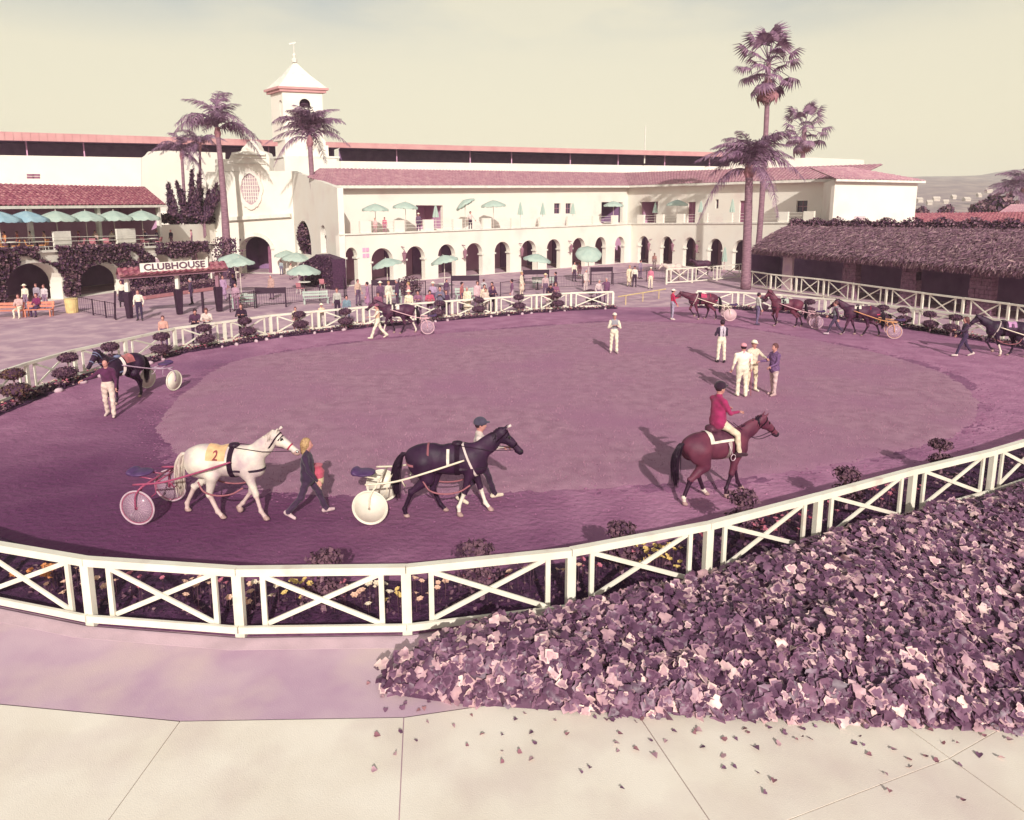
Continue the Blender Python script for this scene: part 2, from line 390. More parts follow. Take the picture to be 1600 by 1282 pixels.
def person(loc, face, label, top, bottom, shoes=(60, 40, 45), pose='stand', hair='dark', hairkind='short', hat=None, hatcol=None, sleeves=None, height=1.75, vox=.022, group=None, jacket=False, sitz=None, wide=1.0, arms=None, legs=None, lean=0, headyaw=0, headpitch=0, skirt=False, bellow=1.0, topm=None, twist=0):
    """one continuous body; face = heading in degrees (0 = +x, 90 = +y); arms = ((pitch, out, elbow, inward) left, right); legs = ((pitch, knee) left, right)"""
    global NPEOPLE; NPEOPLE += 1
    A = {'stand': ((5, 8, 15, 0), (-2, 8, 18, 0)), 'walk': ((-22, 7, 18, 0), (25, 7, 25, 0)), 'lead': ((-15, 8, 25, 0), (70, 8, 40, 10)), 'fold': ((22, 12, 105, 55), (22, 12, 105, 55)), 'lean': ((45, 14, 75, 40), (45, 14, 75, 40)), 'sit': ((25, 8, 60, 25), (25, 8, 60, 25)), 'ride': ((28, 10, 62, 15), (28, 10, 62, 15)), 'talk': ((10, 8, 30, 0), (45, 10, 55, 0)), 'pocket': ((-8, 16, 45, 20), (-8, 16, 45, 20))}[pose] if arms is None else arms
    Lg = {'stand': ((2, 2), (-2, 3)), 'walk': ((27, 8), (-20, 22)), 'lead': ((24, 6), (-20, 18)), 'fold': ((3, 2), (-3, 2)), 'lean': ((6, 4), (-8, 4)), 'sit': ((82, 78), (78, 84)), 'ride': ((52, 48), (52, 48)), 'talk': ((4, 3), (-5, 3)), 'pocket': ((3, 2), (-3, 3))}[pose] if legs is None else legs
    s = height / 1.75; P = []; w_ = wide
    spl = 28 if pose == 'ride' else (7 if pose == 'sit' else 3.5)
    hipz = 0.0; U = rzm(RAD(twist)) @ ry(RAD(lean))
    up = lambda x, y, z: U @ Vector((x, y, z))
    tp, sl, bt, sh = 1, 2, 3, 4
    P += [EL((0, 0, 0), (.115 * w_, .165 * w_, .12), bt, .05), EL(up(0, 0, .06), (.108 * w_, .15 * w_, .12), bt, .05)]
    P += [EL(up(.005, 0, .2), (.11 * w_, .148 * w_, .15), tp, .06), EL(up(.005, 0, .35), (.122 * w_, .172 * w_, .17), tp, .05), C(up(-.01, -.13, .455), up(-.01, .13, .455), .064, .064, tp, .05), C(up(-.01, 0, .53), up(-.01, .15, .465), .055, .05, tp, .04), C(up(-.01, 0, .53), up(-.01, -.15, .465), .055, .05, tp, .04)]
    if jacket: P += [C(up(0, 0, .3), up(0, 0, -.05), .13 * w_, .15 * w_, tp, .04, 1.25), EL(up(0, 0, -.02), (.145 * w_, .19 * w_, .13), tp, .03)]
    if skirt: P += [C((0, 0, 0), (.02, 0, -.42), .15, .2, bt, .05, 1.15)]
    P += [C(up(-.005, 0, .5), up(.01, 0, .6), .06, .055, 0, .03)]
    hc = up(.02, 0, .70); Hm = U @ rzm(RAD(headyaw)) @ ry(RAD(headpitch))
    hp = lambda x, y, z: hc + Hm @ Vector((x, y, z))
    Rm = np.array(Hm)
    P += [EL(hc, (.098, .077, .118), 0, .02, Rm), EL(hp(.035, 0, -.055), (.062, .054, .066), 0, .03, Rm), C(hp(.09, 0, .01), hp(.112, 0, -.03), .012, .017, 0, .012), EL(hp(.085, 0, -.066), (.02, .028, .012), 0, .01, Rm), EL(hp(.078, .033, .012), (.016, .02, .012), 0, .012, Rm), EL(hp(.078, -.033, .012), (.016, .02, .012), 0, .012, Rm)]
    for sd_ in (-1, 1): P.append(EL(hp(-.005, sd_ * .078, -.01), (.022, .014, .034), 0, .008, Rm))
    hands = []
    for sd_, (pi_, ab, el, inw) in ((1, A[0]), (-1, A[1])):
        sh_ = up(-.01, sd_ * .178 * w_, .445); d1 = U @ dirv(pi_, ab, sd_); e = sh_ + d1 * .28
        d2 = U @ rzm(RAD(-sd_ * inw)) @ dirv(pi_ + el, ab * .5, sd_); wr = e + d2 * .24
        P += [C(sh_, e, .062 * w_, .047, sl, .04), C(e, wr, .045, .034, sl, .02), C(wr, wr + d2 * .03, .026, .026, 0, .01)]
        hands.append((wr + d2 * .015, d2, sd_))
    for sd_, (pt_, kn) in ((1, Lg[0]), (-1, Lg[1])):
        h_ = Vector((0, sd_ * .09, -.03)); d1 = dirv(pt_, spl, sd_); k_ = h_ + d1 * .42
        d2 = dirv(pt_ - kn, spl * .3, sd_); an = k_ + d2 * .42
        P += [C(h_, k_, .092 * w_, .066, bt, .04), C(k_, an - d2 * .02, .06, .05 * bellow, bt, .03)]
        fd = Vector((math.cos(RAD(min(12, pt_ - kn))), sd_ * .18, math.sin(RAD(max(-30, min(25, (pt_ - kn) * .5)))))).normalized()
        if pose == 'ride': fd = Vector((.95, sd_ * .25, .1)).normalized()
        P += [C(an - fd * .05 + Vector((0, 0, -.015)), an + fd * .16 + Vector((0, 0, -.045)), .045, .035, sh, .02, 1), C(an, an + d2 * .03, .045, .04, sh, .015)]
    V, F, mv = sdf_arrays(P, vox / s)
    cl = (mv == 1) | (mv == 2) | (mv == 3)
    fold = .0055 * np.stack([np.sin(V[:, 2] * 37 + V[:, 1] * 21 + NPEOPLE), np.sin(V[:, 2] * 33 + V[:, 0] * 27 + 2 * NPEOPLE), 0 * V[:, 0]], 1)
    V = V + fold * cl[:, None]
    for wr, d2, sd_ in hands:
        key = 'hand'
        if key not in HANDS: HANDS[key] = hand_arrays(38)
        hv, hf, hm = HANDS[key]; hv = hv.copy(); hf = hf
        if sd_ < 0: hv[:, 1] *= -1; hf = hf[:, ::-1]
        Rm2 = frame_to(None, d2, (0, -sd_, .15) if abs(d2.z) > .6 else (0, 0, 1))
        F = np.concatenate([F, hf + len(V)]); V = np.concatenate([V, hv @ Rm2.T + np.array(wr)]); mv = np.concatenate([mv, np.zeros(len(hv), np.int32)])
    zmin = V[:, 2].min(); base = -zmin if sitz is None else sitz / s
    V[:, 2] += base; V *= s
    cT = topm or cloth('%d_%d_%d' % top, top); cB = cloth('%d_%d_%d' % bottom, bottom); cS = cloth('%d_%d_%d' % shoes, shoes)
    cL = cT if sleeves is None else cloth('%d_%d_%d' % sleeves, sleeves)
    e_ = empty('person', loc, RAD(face), label, 'person', group)
    me = np_mesh('body', V, F, mv, [SKIN, cT, cL, cB, cS])
    inst('body', me, e_)
    for kind, m_ in (((hairkind, HAIRS[hair]),) if hair else ()) + (((hat, cloth('hat_%d_%d_%d' % hatcol, hatcol, 1)),) if hat else ()):
        hv, hf, hm = hair_mesh(kind)
        if hat and kind == hairkind: hv = hv * np.array([.97, .97, .9])
        vv = (hv @ np.array(Hm).T + np.array(hc) + np.array([0, 0, base])) * s
        inst('hair' if kind == hairkind else {'cap': 'cap', 'helmet': 'helmet', 'hat': 'hat'}[kind], np_mesh('hair', vv, hf, hm, [m_]), e_)
    return e_
# ================================================================ the ground
FH = 1.07
NEAR = [(133, 871.5), (370, 887), (634, 884), (892, 857.5), (1108, 817), (1280, 772), (1428, 732), (1554, 702)]
FARF = [(40, 567), (115, 546), (195, 529), (272, 512), (350, 502), (422, 492), (497, 485), (567, 479), (640, 474), (706, 469), (775, 464.5), (838, 460), (892, 457), (958, 455)]
RGT = [(1089, 454), (1154, 456), (1222, 460), (1290, 466), (1359, 473), (1428, 481), (1497, 490), (1570, 500)]
nearW = [G(x, y, FH) for x, y in NEAR]; farW = [G(x, y, FH) for x, y in FARF]; rgtW = [G(x, y, FH) for x, y in RGT]
def flat(L): return [Vector((p.x, p.y, 0)) for p in L]
nearW, farW, rgtW = flat(nearW), flat(farW), flat(rgtW)
def cont(a, b, turn, n=2, L=2.5):
    d = (b - a).normalized(); p = b; R = []
    for i in range(n): d = rzm(RAD(turn)) @ d; p = p + d * L; R.append(p)
    return R
nearW = cont(nearW[1], nearW[0], -9, 2)[::-1] + nearW + cont(nearW[-2], nearW[-1], 3, 3)
farW = cont(farW[1], farW[0], 6, 2)[::-1] + farW
rgtW = rgtW + cont(rgtW[-2], rgtW[-1], -6, 2)
ring = [farW[0]] + farW[1:] + rgtW + [Vector((28.2, 26, 0)), Vector((26.5, 22.5, 0)), Vector((22.5, 20.6, 0))] + nearW[::-1] + [Vector((-15, 15.5, 0)), Vector((-17.5, 18, 0))]
def sheet(name, poly, z, m, kind='structure'):
    me = bpy.data.meshes.new(name); bm = bmesh.new()
    f = bm.faces.new([bm.verts.new((p[0], p[1], z)) for p in poly]); bm.normal_update()
    if f.normal.z < 0: f.normal_flip()
    bmesh.ops.triangulate(bm, faces=bm.faces[:]); bm.to_mesh(me); bm.free(); me.materials.append(m)
    o = bpy.data.objects.new(name, me); COL.objects.link(o); o['kind'] = kind; return o
mGround = mat('plaza_asphalt', S(194, 160, 170, .86), S(176, 140, 154, .86), scale=.35, detail=8, bump=.004, bscale=30, c3=S(214, 180, 184, .86), scale3=.9)
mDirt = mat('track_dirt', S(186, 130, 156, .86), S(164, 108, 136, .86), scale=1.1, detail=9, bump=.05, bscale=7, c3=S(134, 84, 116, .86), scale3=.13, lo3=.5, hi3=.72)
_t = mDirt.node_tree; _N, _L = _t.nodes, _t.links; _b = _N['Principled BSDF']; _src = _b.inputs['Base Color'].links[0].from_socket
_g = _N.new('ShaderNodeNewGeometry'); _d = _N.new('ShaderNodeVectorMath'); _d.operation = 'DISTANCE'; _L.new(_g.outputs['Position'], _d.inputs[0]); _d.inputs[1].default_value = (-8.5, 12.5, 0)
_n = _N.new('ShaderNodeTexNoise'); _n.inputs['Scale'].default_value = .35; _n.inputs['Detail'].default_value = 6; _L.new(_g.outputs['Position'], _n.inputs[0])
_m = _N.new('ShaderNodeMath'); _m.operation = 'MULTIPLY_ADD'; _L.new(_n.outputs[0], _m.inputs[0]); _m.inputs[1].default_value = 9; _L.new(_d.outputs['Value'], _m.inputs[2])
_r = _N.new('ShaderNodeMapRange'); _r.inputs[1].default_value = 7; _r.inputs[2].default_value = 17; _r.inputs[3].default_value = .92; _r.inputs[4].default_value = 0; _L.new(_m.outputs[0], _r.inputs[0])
_x = _N.new('ShaderNodeMix'); _x.data_type = 'RGBA'; _L.new(_r.outputs[0], _x.inputs['Factor']); _L.new(_src, _x.inputs['A']); _x.inputs['B'].default_value = (*S(100, 46, 86, .8), 1); _L.new(_x.outputs['Result'], _b.inputs['Base Color'])   # near-left vignette darkening painted into the track colour, broken up by noise
mTurf = mat('infield_turf', S(184, 138, 154, .86), S(164, 118, 136, .86), scale=2.2, detail=9, bump=.03, bscale=38, c3=S(172, 120, 144, .86), scale3=.28, lo3=.44, hi3=.66)
mSoil = mat('bed_soil', S(88, 48, 80, .8), S(58, 30, 56, .8), scale=5, detail=8, bump=.06, bscale=14)
mPath = mat('walk_concrete', S(216, 186, 194, .86), S(196, 160, 178, .86), scale=.8, detail=8, bump=.003, bscale=60, c3=S(222, 196, 190, .86), scale3=.6)
mTerr = mat('terrace_concrete', S(248, 238, 222, .86), S(238, 226, 208, .86), scale=1.1, detail=8, bump=.003, bscale=70, c3=S(218, 198, 188, .86), scale3=.7, lo3=.46, hi3=.8)
mCurb = mat('pale_kerb', S(216, 186, 192, .84), scale=2, bump=.004, bscale=40)
gm = MB()
gm.quad((-2600, -60, -.03), (2600, -60, -.03), (2600, 2000, -.03), (-2600, 2000, -.03))
gr = gm.build('ground', mGround); gr['kind'] = 'structure'
def relief(name, poly, z, m, amp, step=.22, fade=None, inner=None):
    """a sheet of fine real relief (hoof-churned earth, worn turf) cut to the polygon"""
    xs = [p[0] for p in poly]; ys = [p[1] for p in poly]
    X = np.arange(min(xs), max(xs) + step, step); Y = np.arange(min(ys), max(ys) + step, step)
    gx, gy = np.meshgrid(X, Y, indexing='ij')
    ins = np.zeros(gx.shape, bool); n = len(poly)
    for i in range(n):
        a, b = poly[i], poly[(i + 1) % n]
        c = ((a[1] > gy) != (b[1] > gy)); t = np.where(c, (gy - a[1]) / ((b[1] - a[1]) or 1e-9), 0)
        ins ^= c & (gx < a[0] + t * (b[0] - a[0]))
    Z = z + amp * (RNG.normal(0, .45, gx.shape) + np.sin(gx * 2.1 + 2 * np.sin(gy * 1.3)) * .5)
    if fade is not None:
        d = fade(gx, gy); Z = Z - .06 * np.clip(1 - d / (.5 if inner is None else .35), 0, 1) ** 1.5
        if inner is not None: Z = Z - .06 * np.clip((d - inner + .4) / .4, 0, 1) - .012 + .02 * np.sin(gx * .8 + 2 * np.sin(gy * .6)) * np.sin(gy * 1.1 + gx * .3); ins &= d < inner
    ok = ins[:-1, :-1] & ins[1:, :-1] & ins[:-1, 1:] & ins[1:, 1:]
    idx = np.arange(gx.size).reshape(gx.shape)
    F = np.stack([idx[:-1, :-1][ok], idx[1:, :-1][ok], idx[1:, 1:][ok], idx[:-1, 1:][ok]], 1)
    used = np.unique(F); mp_ = np.zeros(gx.size, int); mp_[used] = np.arange(len(used))
    V = np.stack([gx.ravel(), gy.ravel(), Z.ravel()], 1)[used]
    o = inst(name, np_mesh(name, V, mp_[F], None, [m])); o['kind'] = 'structure'; return o
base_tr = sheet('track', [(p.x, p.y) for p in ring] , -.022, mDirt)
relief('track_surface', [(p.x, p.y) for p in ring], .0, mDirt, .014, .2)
INF = [(262, 668), (300, 615), (368, 568), (480, 547), (640, 528), (800, 515), (960, 504), (1090, 507), (1190, 519), (1300, 539), (1400, 562), (1480, 592), (1512, 630), (1490, 668), (1400, 700), (1280, 722), (1130, 742), (980, 752), (800, 762), (600, 768), (430, 762), (320, 732)]
infW = [G(x, y) for x, y in INF]; infW = smoothline(infW + [infW[0]], 4)[:-1]
def edge_dist(gx, gy, poly):
    d = np.full(gx.shape, 1e9); n = len(poly)
    for i in range(n):
        a = np.array(poly[i]); b = np.array(poly[(i + 1) % n]); ab = b - a; L2 = ab @ ab + 1e-9
        t = np.clip(((gx - a[0]) * ab[0] + (gy - a[1]) * ab[1]) / L2, 0, 1); d = np.minimum(d, np.hypot(gx - a[0] - t * ab[0], gy - a[1] - t * ab[1]))
    return d
infO = [p + (p - Vector((3, 24, 0))).normalized() * .5 for p in infW]
base_p = [(p.x, p.y) for p in infO]
relief('infield_grass', base_p, .03, mTurf, .008, .12, fade=lambda gx, gy: edge_dist(gx, gy, base_p))
lipm = mat('churned_soil', S(150, 98, 126, .86), S(126, 78, 108, .86), scale=2.5, detail=8, bump=.05, bscale=12, c3=S(150, 96, 126, .86), scale3=1.2)
lip = [p + (p - Vector((3, 24, 0))).normalized() * .95 for p in infW]; lpp = [(p.x, p.y) for p in lip]
relief('trodden_edge', lpp, .012, lipm, .016, .12, fade=lambda gx, gy: edge_dist(gx, gy, lpp), inner=1.3)
# short worn blades of turf
pp, nn = [], []
gxs = np.array([(random.uniform(-13, 23), 14 + 30 * random.random() ** 1.5) for _ in range(90000)])
ins = np.zeros(len(gxs), bool)
for i in range(len(base_p)):
    a, b = base_p[i], base_p[(i + 1) % len(base_p)]
    c = (a[1] > gxs[:, 1]) != (b[1] > gxs[:, 1]); t = np.where(c, (gxs[:, 1] - a[1]) / ((b[1] - a[1]) or 1e-9), 0); ins ^= c & (gxs[:, 0] < a[0] + t * (b[0] - a[0]))
gxs = gxs[ins]; ed = edge_dist(gxs[:, 0], gxs[:, 1], base_p); gxs = gxs[(ed > .25) & (RNG.random(len(gxs)) < np.clip(ed / 1.2, .1, 1))]
mBl = [mat('turf_blade_a', S(172, 124, 144, .84), S(152, 108, 128, .84), scale=3), mat('turf_blade_b', S(158, 112, 132, .84), S(140, 96, 118, .84), scale=3), mat('turf_blade_c', S(184, 138, 152, .84), S(164, 120, 136, .84), scale=3)]
o = leaf_mesh(np.c_[gxs, np.full(len(gxs), .02)], np.tile((0, -1.0, .25), (len(gxs), 1)), .016, mBl, 'turf', None, 'stuff', elong=2.4, jit=.7, shape='blade', down=(0, 0, 1)); tag(o, 'short worn blades of turf covering the infield', 'turf')
lm = MB()
for i, p in enumerate(infO):
    q = infO[(i + 1) % len(infO)]; d = (q - p); nrm_ = (p - Vector((3, 24, 0))).normalized()
    n = max(2, int(d.length / .05))
    for k in range(n):
        c = p + d * (k + random.random()) / n + nrm_ * random.gauss(.1, .3); r = random.uniform(.008, .03)
        lm.lathe((c.x, c.y, .005), ((r, 0), (r * .8, r * .5), (r * .2, r * .8)), n=5, sy=random.uniform(.5, 1))
o = lm.build('soil_clods', lipm); tag(o, 'dark churned clods of soil where the infield turf meets the track', 'soil', kind='stuff')
# scattered clods on the track
cm = MB()
rp = [(p.x, p.y) for p in ring]
for i in range(4200):
    y = 9 + 30 * random.random() ** 1.7; x = random.uniform(-19, 26)
    c = cm; r = random.uniform(.008, .028)
    ins = False
    for a in range(len(rp)):
        p, q = rp[a], rp[(a + 1) % len(rp)]
        if (p[1] > y) != (q[1] > y) and x < p[0] + (y - p[1]) / (q[1] - p[1]) * (q[0] - p[0]): ins = not ins
    if ins: cm.lathe((x, y, .0), ((r, 0), (r * .8, r * .6), (r * .15, r * .9)), n=5, sy=random.uniform(.5, 1))
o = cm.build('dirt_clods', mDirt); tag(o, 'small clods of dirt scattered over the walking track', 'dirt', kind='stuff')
# hoof-worn bed soil along the fences, with a low stone edging
def offset_line(L, d):
    R = []
    for i, p in enumerate(L):
        t = (L[min(i + 1, len(L) - 1)] - L[max(i - 1, 0)]).normalized(); R.append(p + Vector((-t.y, t.x, 0)) * d)
    return R
def bed(name, L, w_in, z=.05):
    a = offset_line(L, .12); b = offset_line(L, w_in); m_ = MB()
    for i in range(len(L) - 1):
        for k in range(4):
            t0, t1 = k / 4, (k + 1) / 4
            for j in range(4):
                s0, s1 = j / 4, (j + 1) / 4
                def P(t, s):
                    u = a[i].lerp(a[i + 1], t); v = b[i].lerp(b[i + 1], t); q = u.lerp(v, s)
                    return (q.x, q.y, z * (1 - (2 * s - 1) ** 4) + .012 + .02 * math.sin(q.x * 5 + q.y * 7))
                m_.quad(P(t0, s0), P(t1, s0), P(t1, s1), P(t0, s1))
    o = m_.build(name, mSoil, smooth=True); o['kind'] = 'structure'; return b
nb = bed('flower_bed_near', nearW, 1.5); fb = bed('flower_bed_far', farW, -.85); rb = bed('flower_bed_right', rgtW, -.85)
# the walk outside the near fence, its kerb, and the terrace below
kb = offset_line(nearW, -.10); ke = offset_line(nearW, -.34); pe = offset_line(nearW, -1.75)
km = MB()
for i in range(len(nearW) - 1):
    a, b, c, d = kb[i], kb[i + 1], ke[i + 1], ke[i]
    for z0, p, q, r_, s_ in ((.05, a, b, c, d),):
        km.add([(p.x, p.y, .02), (q.x, q.y, .02), (r_.x, r_.y, -.01), (s_.x, s_.y, -.01), (r_.x, r_.y, -.03), (s_.x, s_.y, -.03), (p.x, p.y, -.03), (q.x, q.y, -.03)], [(0, 3, 2, 1), (3, 5, 4, 2), (0, 1, 7, 6)])
o = km.build('kerb', mCurb); o['kind'] = 'structure'
pm = MB()
for i in range(len(nearW) - 1):
    a, b, c, d = ke[i], ke[i + 1], pe[i + 1], pe[i]
    pm.quad(*[(p.x, p.y, -.012) for p in (d, c, b, a)])
o = pm.build('path', mPath); o['kind'] = 'structure'
# near terrace: concrete bays following the curve, open joints between them
tg = empty('terrace', (0, 6, 0)); tg['kind'] = 'structure'
rowsT = [offset_line(nearW, -d) for d in (1.757, 4.2, 6.6, 9.0, 11)]
for j in range(4):
    a, b = rowsT[j], rowsT[j + 1]
    for i in range(len(nearW) - 1):
        for h in (0,):
            c = [a[i], a[i + 1], b[i + 1], b[i]]; m_ = sum(c, Vector()) / 4
            if m_.y < 2.5: continue
            zz = -.012 + random.uniform(-.002, .002); c = [q + (m_ - q).normalized() * .008 for q in c]
            sb_ = MB(); sb_.prism([(q.x, q.y, zz) for q in c], (0, 0, -.05)); sb_.build('slab', mTerr, tg)
# ================================================================ white paddock fences
mWhite = mat('white_paint', S(250, 244, 226, .80), S(240, 230, 210, .80), rough=.55, scale=2.5, detail=8, spec=.35, bump=.0015, bscale=90, c3=S(214, 190, 176, .8), scale3=2.2, lo3=.6, hi3=.82)
def fence(name, label, P, H=FH, pw=.14, uw=.075, rh=.10, gap=.36, group=None, sink=0.0, n_diag=True, rail_low=.14):
    e = empty(name, (P[0].x, P[0].y, 0), 0, label, 'fence', group)
    for p in P:
        m_ = MB(); i = P.index(p); t = (P[min(i + 1, len(P) - 1)] - P[max(i - 1, 0)]).normalized()
        R = Matrix((t, Vector((-t.y, t.x, 0)), Vector((0, 0, 1)))).transposed()
        m_.box((p.x, p.y, (H - rh) / 2 - .03), (pw, .1, H - rh + .06 + .02), R); m_.build('post', mWhite, e)
    for a, b in zip(P, P[1:]):
        t = (b - a); L = t.length; t.normalize(); z = Vector((0, 0, 1)); jz = random.uniform(-.006, .006)
        m_ = MB(); m_.bar(a + z * (H - rh / 2 + jz) + t * .002, b + z * (H - rh / 2 + jz) - t * .002, .12, rh); m_.build('top_rail', mWhite, e)
        m_ = MB(); n_ = Vector((-t.y, t.x, 0)) * .085
        m_.bar(a + z * rail_low - n_ + t * .003, b + z * rail_low - n_ - t * .003, .05, rh * .9); m_.build('bottom_rail', mWhite, e)
        zl, zh = rail_low - rh * .45, H - rh
        for q in (a + t * gap, b - t * gap):
            m_ = MB(); m_.bar(q + z * zl, q + z * zh, uw, .045, up=t.cross(z)); m_.build('upright', mWhite, e)
        p0, p1 = a + t * (gap + uw / 2), b - t * (gap + uw / 2); up = Vector((-t.y, t.x, 0))
        m_ = MB(); m_.bar(p0 + z * (zh - .03) - up * .012, p1 + z * (zl + .09) - up * .012, .07, .03, up=up); m_.build('brace', mWhite, e)
        m_ = MB(); m_.bar(p0 + z * (zl + .09) + up * .022, p1 + z * (zh - .03) + up * .022, .07, .03, up=up); m_.build('brace', mWhite, e)
    return e
fence('paddock_fence', 'white cross-braced wooden fence curving across the foreground', nearW, rh=.115)
fence('paddock_fence', 'long white cross-braced fence along the far left side of the ring', farW)
fence('paddock_fence', 'white cross-braced fence behind the harness horses at the far right of the ring', rgtW)
OUT = [(1171, 423), (1205, 428), (1245, 432), (1288, 436.5), (1334, 442.5), (1386, 449.5), (1442.5, 457), (1506, 465), (1577, 474)]
outW = flat([G(x, y, 1.35) for x, y in OUT]); outW += cont(outW[-2], outW[-1], 0, 2)
fence('stable_fence', 'taller white cross-braced fence in front of the thatched stable', outW, H=1.35, gap=.5)
GATE = [(1042, 420), (1082, 418), (1121, 415.5), (1160, 412)]
fence('gate_fence', 'short white cross-braced fence left of the palm trunk by the arcade', flat([G(x, y, 1.35) for x, y in GATE]), H=1.35, gap=.5)
fence('stable_fence', 'small white cross-braced fence half hidden under the thatched roof corner', flat([G(x, y, 1.3) for x, y in ((1194, 411), (1224, 408))]), H=1.3, gap=.4)
# ================================================================ buildings
mWall = mat('cream_stucco', S(252, 246, 232, .78), S(250, 242, 226, .78), rough=.95, scale=.5, detail=8, bump=.008, bscale=9, c3=S(238, 218, 206, .78), scale3=.35, lo3=.55, hi3=.85)
mTrim = mat('trim_paint', S(252, 246, 232, .8), scale=2)
mPink = mat('pink_fascia', S(232, 178, 172, .66), S(222, 160, 158, .66), scale=.6)
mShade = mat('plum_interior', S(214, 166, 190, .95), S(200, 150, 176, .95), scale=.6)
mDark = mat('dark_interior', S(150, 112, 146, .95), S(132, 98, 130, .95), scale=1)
mTile = mat('clay_tiles', S(208, 160, 168, .76), S(190, 136, 148, .76), scale=2.5, detail=7, c3=S(218, 174, 176, .76), scale3=1.6, bump=.01, bscale=12)
mTileR = mat('clay_tiles_dark', S(184, 106, 118, .66), S(150, 78, 98, .66), scale=4, detail=7, c3=S(216, 150, 150, .66), scale3=2.6, bump=.01, bscale=12)
mWood = mat('painted_wood', S(176, 128, 140, .7), scale=4)
mBrownDoor = mat('plum_door', S(168, 112, 134, .7), S(150, 94, 118, .7), scale=3)
mGlass = mat('window_glass', S(84, 64, 90, .6), rough=.15, spec=.6, scale=1)
mIron = mat('dark_iron', S(74, 44, 66, .6), rough=.6, scale=5)
class Wall:
    def __init__(s, P, Q):
        s.P = Vector((P[0], P[1], 0)); s.Q = Vector((Q[0], Q[1], 0)); s.d = (s.Q - s.P); s.L = s.d.length; s.d.normalize()
        s.n = Vector((s.d.y, -s.d.x, 0))
        if s.n.dot(-s.P) < 0: s.n = -s.n
    def pt(s, a, z, n=0): return s.P + s.d * a + s.n * n + Vector((0, 0, z))
    def hit(s, x, y, n=0):
        r = ray(x, y); o = Vector((0, 0, HC)); q = s.P + s.n * n
        t = (q - o).dot(s.n) / r.dot(s.n); p = o + r * t
        return (p - s.P).dot(s.d), p.z
    def box(s, m, a0, a1, z0, z1, n0, n1, mi=0):
        m.prism([s.pt(a0, z0, n0), s.pt(a1, z0, n0), s.pt(a1, z1, n0), s.pt(a0, z1, n0)], s.n * (n1 - n0), mi)
    def shift(s, n):
        return Wall(s.P + s.n * n, s.Q + s.n * n)
def arch_wall(m, W, s0, s1, z0, ztop, ops, th=.5, n=0, na=14):
    """wall with real openings; ops: (sa, sb, zbottom, zspring, rise)"""
    zt = ztop if callable(ztop) else (lambda s: ztop)
    def q(a, b, za0, za1, zb0, zb1): m.quad(W.pt(a, za0, n), W.pt(b, zb0, n), W.pt(b, zb1, n), W.pt(a, za1, n))
    cur = s0
    for sa, sb, zb, zs, rise in sorted(ops):
        if sa > cur + 1e-4: q(cur, sa, z0, zt(cur), z0, zt(sa))
        if zb > z0 + 1e-3: q(sa, sb, z0, zb, z0, zb)
        c, h = (sa + sb) / 2, (sb - sa) / 2
        P = [(c - h * math.cos(math.pi * k / na), zs + rise * math.sin(math.pi * k / na)) for k in range(na + 1)] if rise > 0 else [(sa, zs), (sb, zs)]
        for (a, za), (b, zb_) in zip(P, P[1:]): q(a, b, za, zt(a), zb_, zt(b))
        loop = [(sa, zb)] + P + [(sb, zb)]
        if zb > z0 + 1e-3: loop = loop + [(sa, zb)]
        for (a, za), (b, zb_) in zip(loop, loop[1:]):
            m.quad(W.pt(a, za, n), W.pt(b, zb_, n), W.pt(b, zb_, n - th), W.pt(a, za, n - th))
        cur = sb
    if cur < s1 - 1e-4: q(cur, s1, z0, zt(cur), z0, zt(s1))
    m.quad(W.pt(s0, zt(s0), n), W.pt(s1, zt(s1), n), W.pt(s1, zt(s1), n - th), W.pt(s0, zt(s0), n - th))
    for s_ in (s0, s1): m.quad(W.pt(s_, z0, n), W.pt(s_, zt(s_), n), W.pt(s_, zt(s_), n - th), W.pt(s_, z0, n - th))
def tile_roof(m, A, B, Cc, D, cw=.3, rl=.42, h=.07):
    """barrel tiles on the patch A-B (eave) to D-C (ridge)"""
    A, B, Cc, D = map(Vector, (A, B, Cc, D)); nc = max(3, int((B - A).length / cw)); nr = max(2, int(((D - A).length + (Cc - B).length) / 2 / rl))
    nrm_ = (B - A).cross(D - A).normalized()
    if nrm_.z < 0: nrm_ = -nrm_
    P = lambda u, v: A * (1 - u) * (1 - v) + B * u * (1 - v) + Cc * u * v + D * (1 - u) * v
    u_ = -nrm_ * .05; m.quad(A + u_, B + u_, Cc + u_, D + u_)
    prof = ((0, 0), (.2, .8), (.38, 1), (.56, .8), (.76, 0), (1, -.15))
    for c in range(nc):
        jig = random.uniform(-.02, .02)
        for r in range(nr):
            v0, v1 = r / nr, (r + 1.12) / nr; l = random.uniform(.0, .02)
            lo = [P((c + a) / nc, v0) + nrm_ * (h * b + .035 + l) for a, b in prof]; hi = [P((c + a) / nc, min(v1, 1)) + nrm_ * (h * b * .9) for a, b in prof]
            dn_ = [P((c + a) / nc, v0) + nrm_ * (h * b * .9 - .02) for a, b in prof]
            m.add(lo + hi + dn_, [(i, i + 1, i + 7, i + 6) for i in range(5)] + [(12 + i, 13 + i, i + 1, i) for i in range(5)])
FY = 71.5
